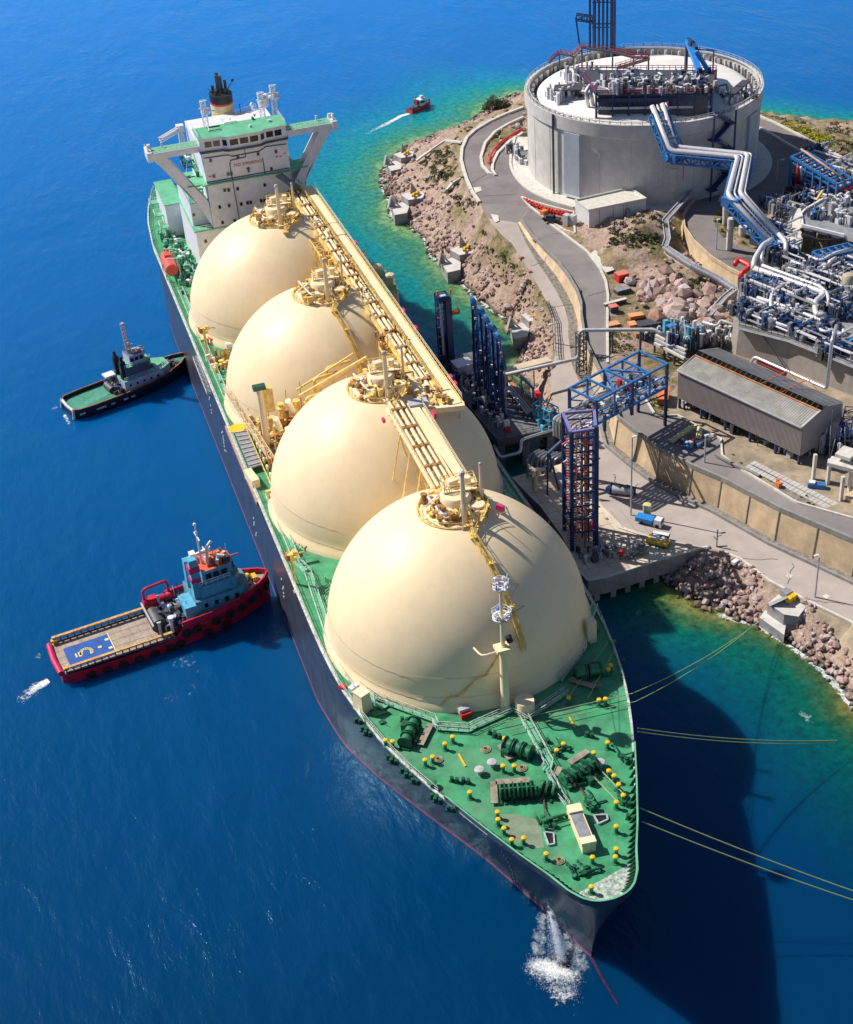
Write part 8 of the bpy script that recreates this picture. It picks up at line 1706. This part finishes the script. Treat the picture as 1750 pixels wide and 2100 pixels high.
fm = foam_mat('lacy_foam', (.82, .87, .92), 1.5, .86, .22); fs = foam_mat('thin_foam', (.72, .82, .88), .9, .88, .35, .75); ft = foam_mat('spray_foam', (.88, .91, .95), 3.2, .74, .3, .98)
ribbon('wake_foam', [G('h', *p, 0) for p in ((300,806), (230,825), (160,865), (80,905), (0,945), (-130,1000), (-300,1070))], 1.1, 3.2, fm, .75, .05, 10, 8, 0, .8)
ribbon('wake_foam', [G('h', *p, 0) for p in ((290,780), (150,810), (0,850), (-160,880))], .5, 1.4, fs, .5); ribbon('wake_foam', [G('h', *p, 0) for p in ((330,830), (260,900), (120,980), (-100,1090))], .5, 1.4, fs, .45)
for pts, a_, b_, dn, mm in (([(118,1160), (70,1182), (10,1215), (-50,1270), (-140,1340)], 1.0, 3.4, .72, fm), ([(60,985), (0,1005), (-80,1040)], 1.2, 2.4, .5, fs), ([(1000,1000), (1100,1060), (1180,1140), (1120,1200)], 4, 5, .42, fs), ([(980,1250), (920,1330), (860,1420)], 3, 4, .42, fs), ([(1080,1170), (1100,1300), (1110,1400)], 4, 4, .36, fs)):
    ribbon('tug_wash', [G('g', *p, 0) for p in pts], a_, b_, mm, dn, .04, 10, 8, 0, .6)
ribbon('tug_wash', [G('f', *p, 0) for p in ((165,760), (195,820), (215,880), (225,930))], .7, 1.4, fm, .6); ribbon('tug_wash', [G('f', *p, 0) for p in ((120,700), (60,750), (-60,810), (-180,850))], 1.5, 5, fs, .42)
ribbon('drift_foam', [G('w', *p, 0) for p in ((0,880), (60,870), (120,900))], 3, 6, fs, .4); ribbon('drift_foam', [G('w', *p, 0) for p in ((-20,830), (30,836), (70,820))], 2, 5, fs, .4)
ribbon('drift_foam', [G('o', *p, 0) for p in ((1010,1060), (1100,1180), (1210,1240), (1250,1330))], 2, 2.6, fs, .46); ribbon('drift_foam', [G('o', *p, 0) for p in ((200,580), (330,650), (470,690))], 2, 3, fs, .44)
for i0_, i1_ in ((9, 37), (45, 54)): ribbon('surf_line', [V((p.x, p.y, 0)) for p in SHORE[i0_:i1_]], 1.5, 1.5, fm, .5, .06, 8, 4, 0, 0)
# the stream from the hawse pipe and the foam where it lands
st_ = foam_mat('falling_water', (.62, .74, .92), 1.6, .72, .5, .8, (2.2, 2.2, .35)); st2 = foam_mat('falling_spray', (.80, .86, .95), 2.6, .84, .4, .7, (1.8, 1.8, .5))
src = GY('e', 1150, 1180, 8.0)
hx = V((-3.9, 6.6, 11)); zz = 18.0
while zz > 2:
    p = G('e', 1142, 1165, zz)
    if abs(p.x) < half(p.y, zz): hx = p; break
    zz -= .2
lt = G('e', 1215, 1490, 0); print('hawse', tuple(hx), tuple(lt))

for k_, (dx, dy, wd_, dn_, mm) in enumerate(((0, 0, 1.1, .62, st_), (.5, .35, 1.4, .52, st2), (-.5, -.3, 1.6, .5, st2), (.1, -.5, 2.0, .44, st2), (-.9, .4, 1.2, .44, st2))):
    pa = []
    for i in range(9): t = i/8; pa.append(V((hx.x+(lt.x-hx.x+dx*1.8)*t, hx.y+(lt.y-hx.y+dy*1.8)*t, hx.z*(1-t**1.5))))
    ribbon('water_stream', pa, .22, wd_, mm, dn_, .02, 10, 3, .3, .12)
c0 = [G('e', *p, 0) for p in ((1040,1440), (1100,1480), (1180,1540), (1260,1590), (1300,1620))]; ribbon('splash_foam', c0, 3.6, 3.2, ft, .42, .04, 16, 6, .5, 0, 1); ribbon('splash_foam', c0, 5.2, 4.6, fm, .46, .03, 16, 6, 0, 0, 1)
ribbon('splash_foam', [G('e', *p, 0) for p in ((1120,1200), (1105,1320), (1090,1450))], 1.2, 2.2, fs, .5, .03, 10, 6, 0, 0); ribbon('splash_foam', [G('e', *p, 0) for p in ((1220,1260), (1270,1400), (1310,1540))], 1.6, 3.0, fs, .5, .03, 10, 6, 0, 0)
rnd = random.Random(5); w = MB()
for i in range(1500):
    a = rnd.uniform(0, 1); c = G('e', 1050+240*a+rnd.gauss(0, 10), 1470+130*a+rnd.gauss(0, 30), 0); hh = abs(rnd.gauss(0, .5)); r_ = rnd.uniform(.02, .05); l_ = rnd.uniform(.1, .35)
    w.add([c+V((0,0,hh+l_)), c+V((r_,0,hh)), c+V((-r_*.5,r_,hh)), c+V((-r_*.5,-r_,hh))], [(0,1,2),(0,2,3),(0,3,1),(3,2,1)])
o = w.build('water_spray', mist); o['kind'] = 'stuff'
# ================================================================ every loose piece that stands apart becomes an object of its own
import numpy as np
def split_pieces():
    for o in list(C.objects):
        if o.type != 'MESH' or o.get('kind') or o.data.users > 1: continue
        r_ = o
        while r_.parent: r_ = r_.parent
        if r_.get('kind'): continue
        me = o.data; n = len(me.vertices)
        if n == 0 or n > 60000: continue
        par = list(range(n))
        def find(a):
            while par[a] != a: par[a] = par[par[a]]; a = par[a]
            return a
        for p in me.polygons:
            v = p.vertices; a = find(v[0])
            for b in v[1:]: par[find(b)] = a
        roots = [find(i) for i in range(n)]; ids = {x: i for i, x in enumerate(dict.fromkeys(roots))}; isl_ = np.array([ids[x] for x in roots]); k = len(ids)
        if k < 2 or k > 1200: continue
        co = np.empty(n*3, dtype=np.float32); me.vertices.foreach_get('co', co); co = co.reshape(n, 3)
        lo = np.full((k, 3), 1e9); hi = np.full((k, 3), -1e9); np.minimum.at(lo, isl_, co); np.maximum.at(hi, isl_, co); size = (hi-lo).max(axis=1)
        gap = np.maximum(0, np.maximum(lo[:, None]-hi[None], lo[None]-hi[:, None])); near = np.sqrt((gap**2).sum(axis=2)) <= np.maximum(.02, .5*np.maximum(size[:, None], size[None]))
        lab = np.full(k, -1); c = 0
        for i in range(k):
            if lab[i] >= 0: continue
            st_ = [i]; lab[i] = c
            while st_:
                q = st_.pop()
                for j in np.nonzero(near[q] & (lab < 0))[0]: lab[j] = c; st_.append(j)
            c += 1
        if c < 2 or c > 95: continue
        piece = lab[isl_]; vs_ = [tuple(x) for x in co.tolist()]; mats = [s.material for s in o.material_slots]
        fs = [[] for _ in range(c)]
        for p in me.polygons: fs[piece[p.vertices[0]]].append((tuple(p.vertices), p.material_index, p.use_smooth))
        for i in range(c):
            mp = {}; V_ = []; F_ = []
            for v, _, _ in fs[i]:
                q = []
                for j in v:
                    if j not in mp: mp[j] = len(V_); V_.append(vs_[j])
                    q.append(mp[j])
                F_.append(q)
            m2 = bpy.data.meshes.new(me.name); m2.from_pydata(V_, [], F_)
            for m_ in mats: m2.materials.append(m_)
            m2.polygons.foreach_set('material_index', [a for _, a, _ in fs[i]]); m2.polygons.foreach_set('use_smooth', [a for _, _, a in fs[i]])
            if any(a for _, _, a in fs[i]):
                try: m2.set_sharp_from_angle(angle=R(40))
                except Exception: pass
            m2.update()
            if i == 0: first = m2
            else:
                q = bpy.data.objects.new(o.name.split('.')[0], m2); C.objects.link(q)
                if o.parent: q.parent = o.parent; q.matrix_parent_inverse = o.matrix_parent_inverse.copy(); q.matrix_basis = o.matrix_basis.copy()
                else: q.parent = o
                if o.parent and o.get('label'): q['label'] = o['label']
        o.data = first
split_pieces()
# ================================================================ camera, light
cd = bpy.data.cameras.new('camera'); cam = bpy.data.objects.new('camera', cd); C.objects.link(cam)
cd.sensor_fit = 'HORIZONTAL'; cd.sensor_width = 36; cd.lens = F/1750*36; cd.clip_end = 6000; cd.clip_start = 1
M_ = Matrix((rr, uu, -fw)).transposed().to_4x4(); M_.translation = CAM; cam.matrix_world = M_
bpy.context.scene.camera = cam
AZ, EL = R(-47), R(45)
sd = V((sin(AZ)*cos(EL), cos(AZ)*cos(EL), sin(EL)))
sl = bpy.data.lights.new('sun', 'SUN'); sl.energy = 5; sl.angle = R(.53); sl.color = (1, .93, .82); so = bpy.data.objects.new('sun', sl); C.objects.link(so)
so.rotation_euler = sd.to_track_quat('Z', 'Y').to_euler(); so.location = (-200, 200, 400)
wd = bpy.data.worlds.new('World'); bpy.context.scene.world = wd; wd.use_nodes = True; nt = wd.node_tree
sk = nt.nodes.new('ShaderNodeTexSky'); sk.sky_type = 'NISHITA'; sk.sun_disc = False; sk.sun_elevation = EL; sk.sun_rotation = AZ; sk.air_density = .8; sk.dust_density = .6; sk.ozone_density = 1.5
bg = nt.nodes['Background']; nt.links.new(sk.outputs[0], bg.inputs['Color']); bg.inputs['Strength'].default_value = .078
vs = bpy.context.scene.view_settings; vs.view_transform = 'Standard'; vs.look = 'None'; vs.exposure = .22; vs.gamma = 1
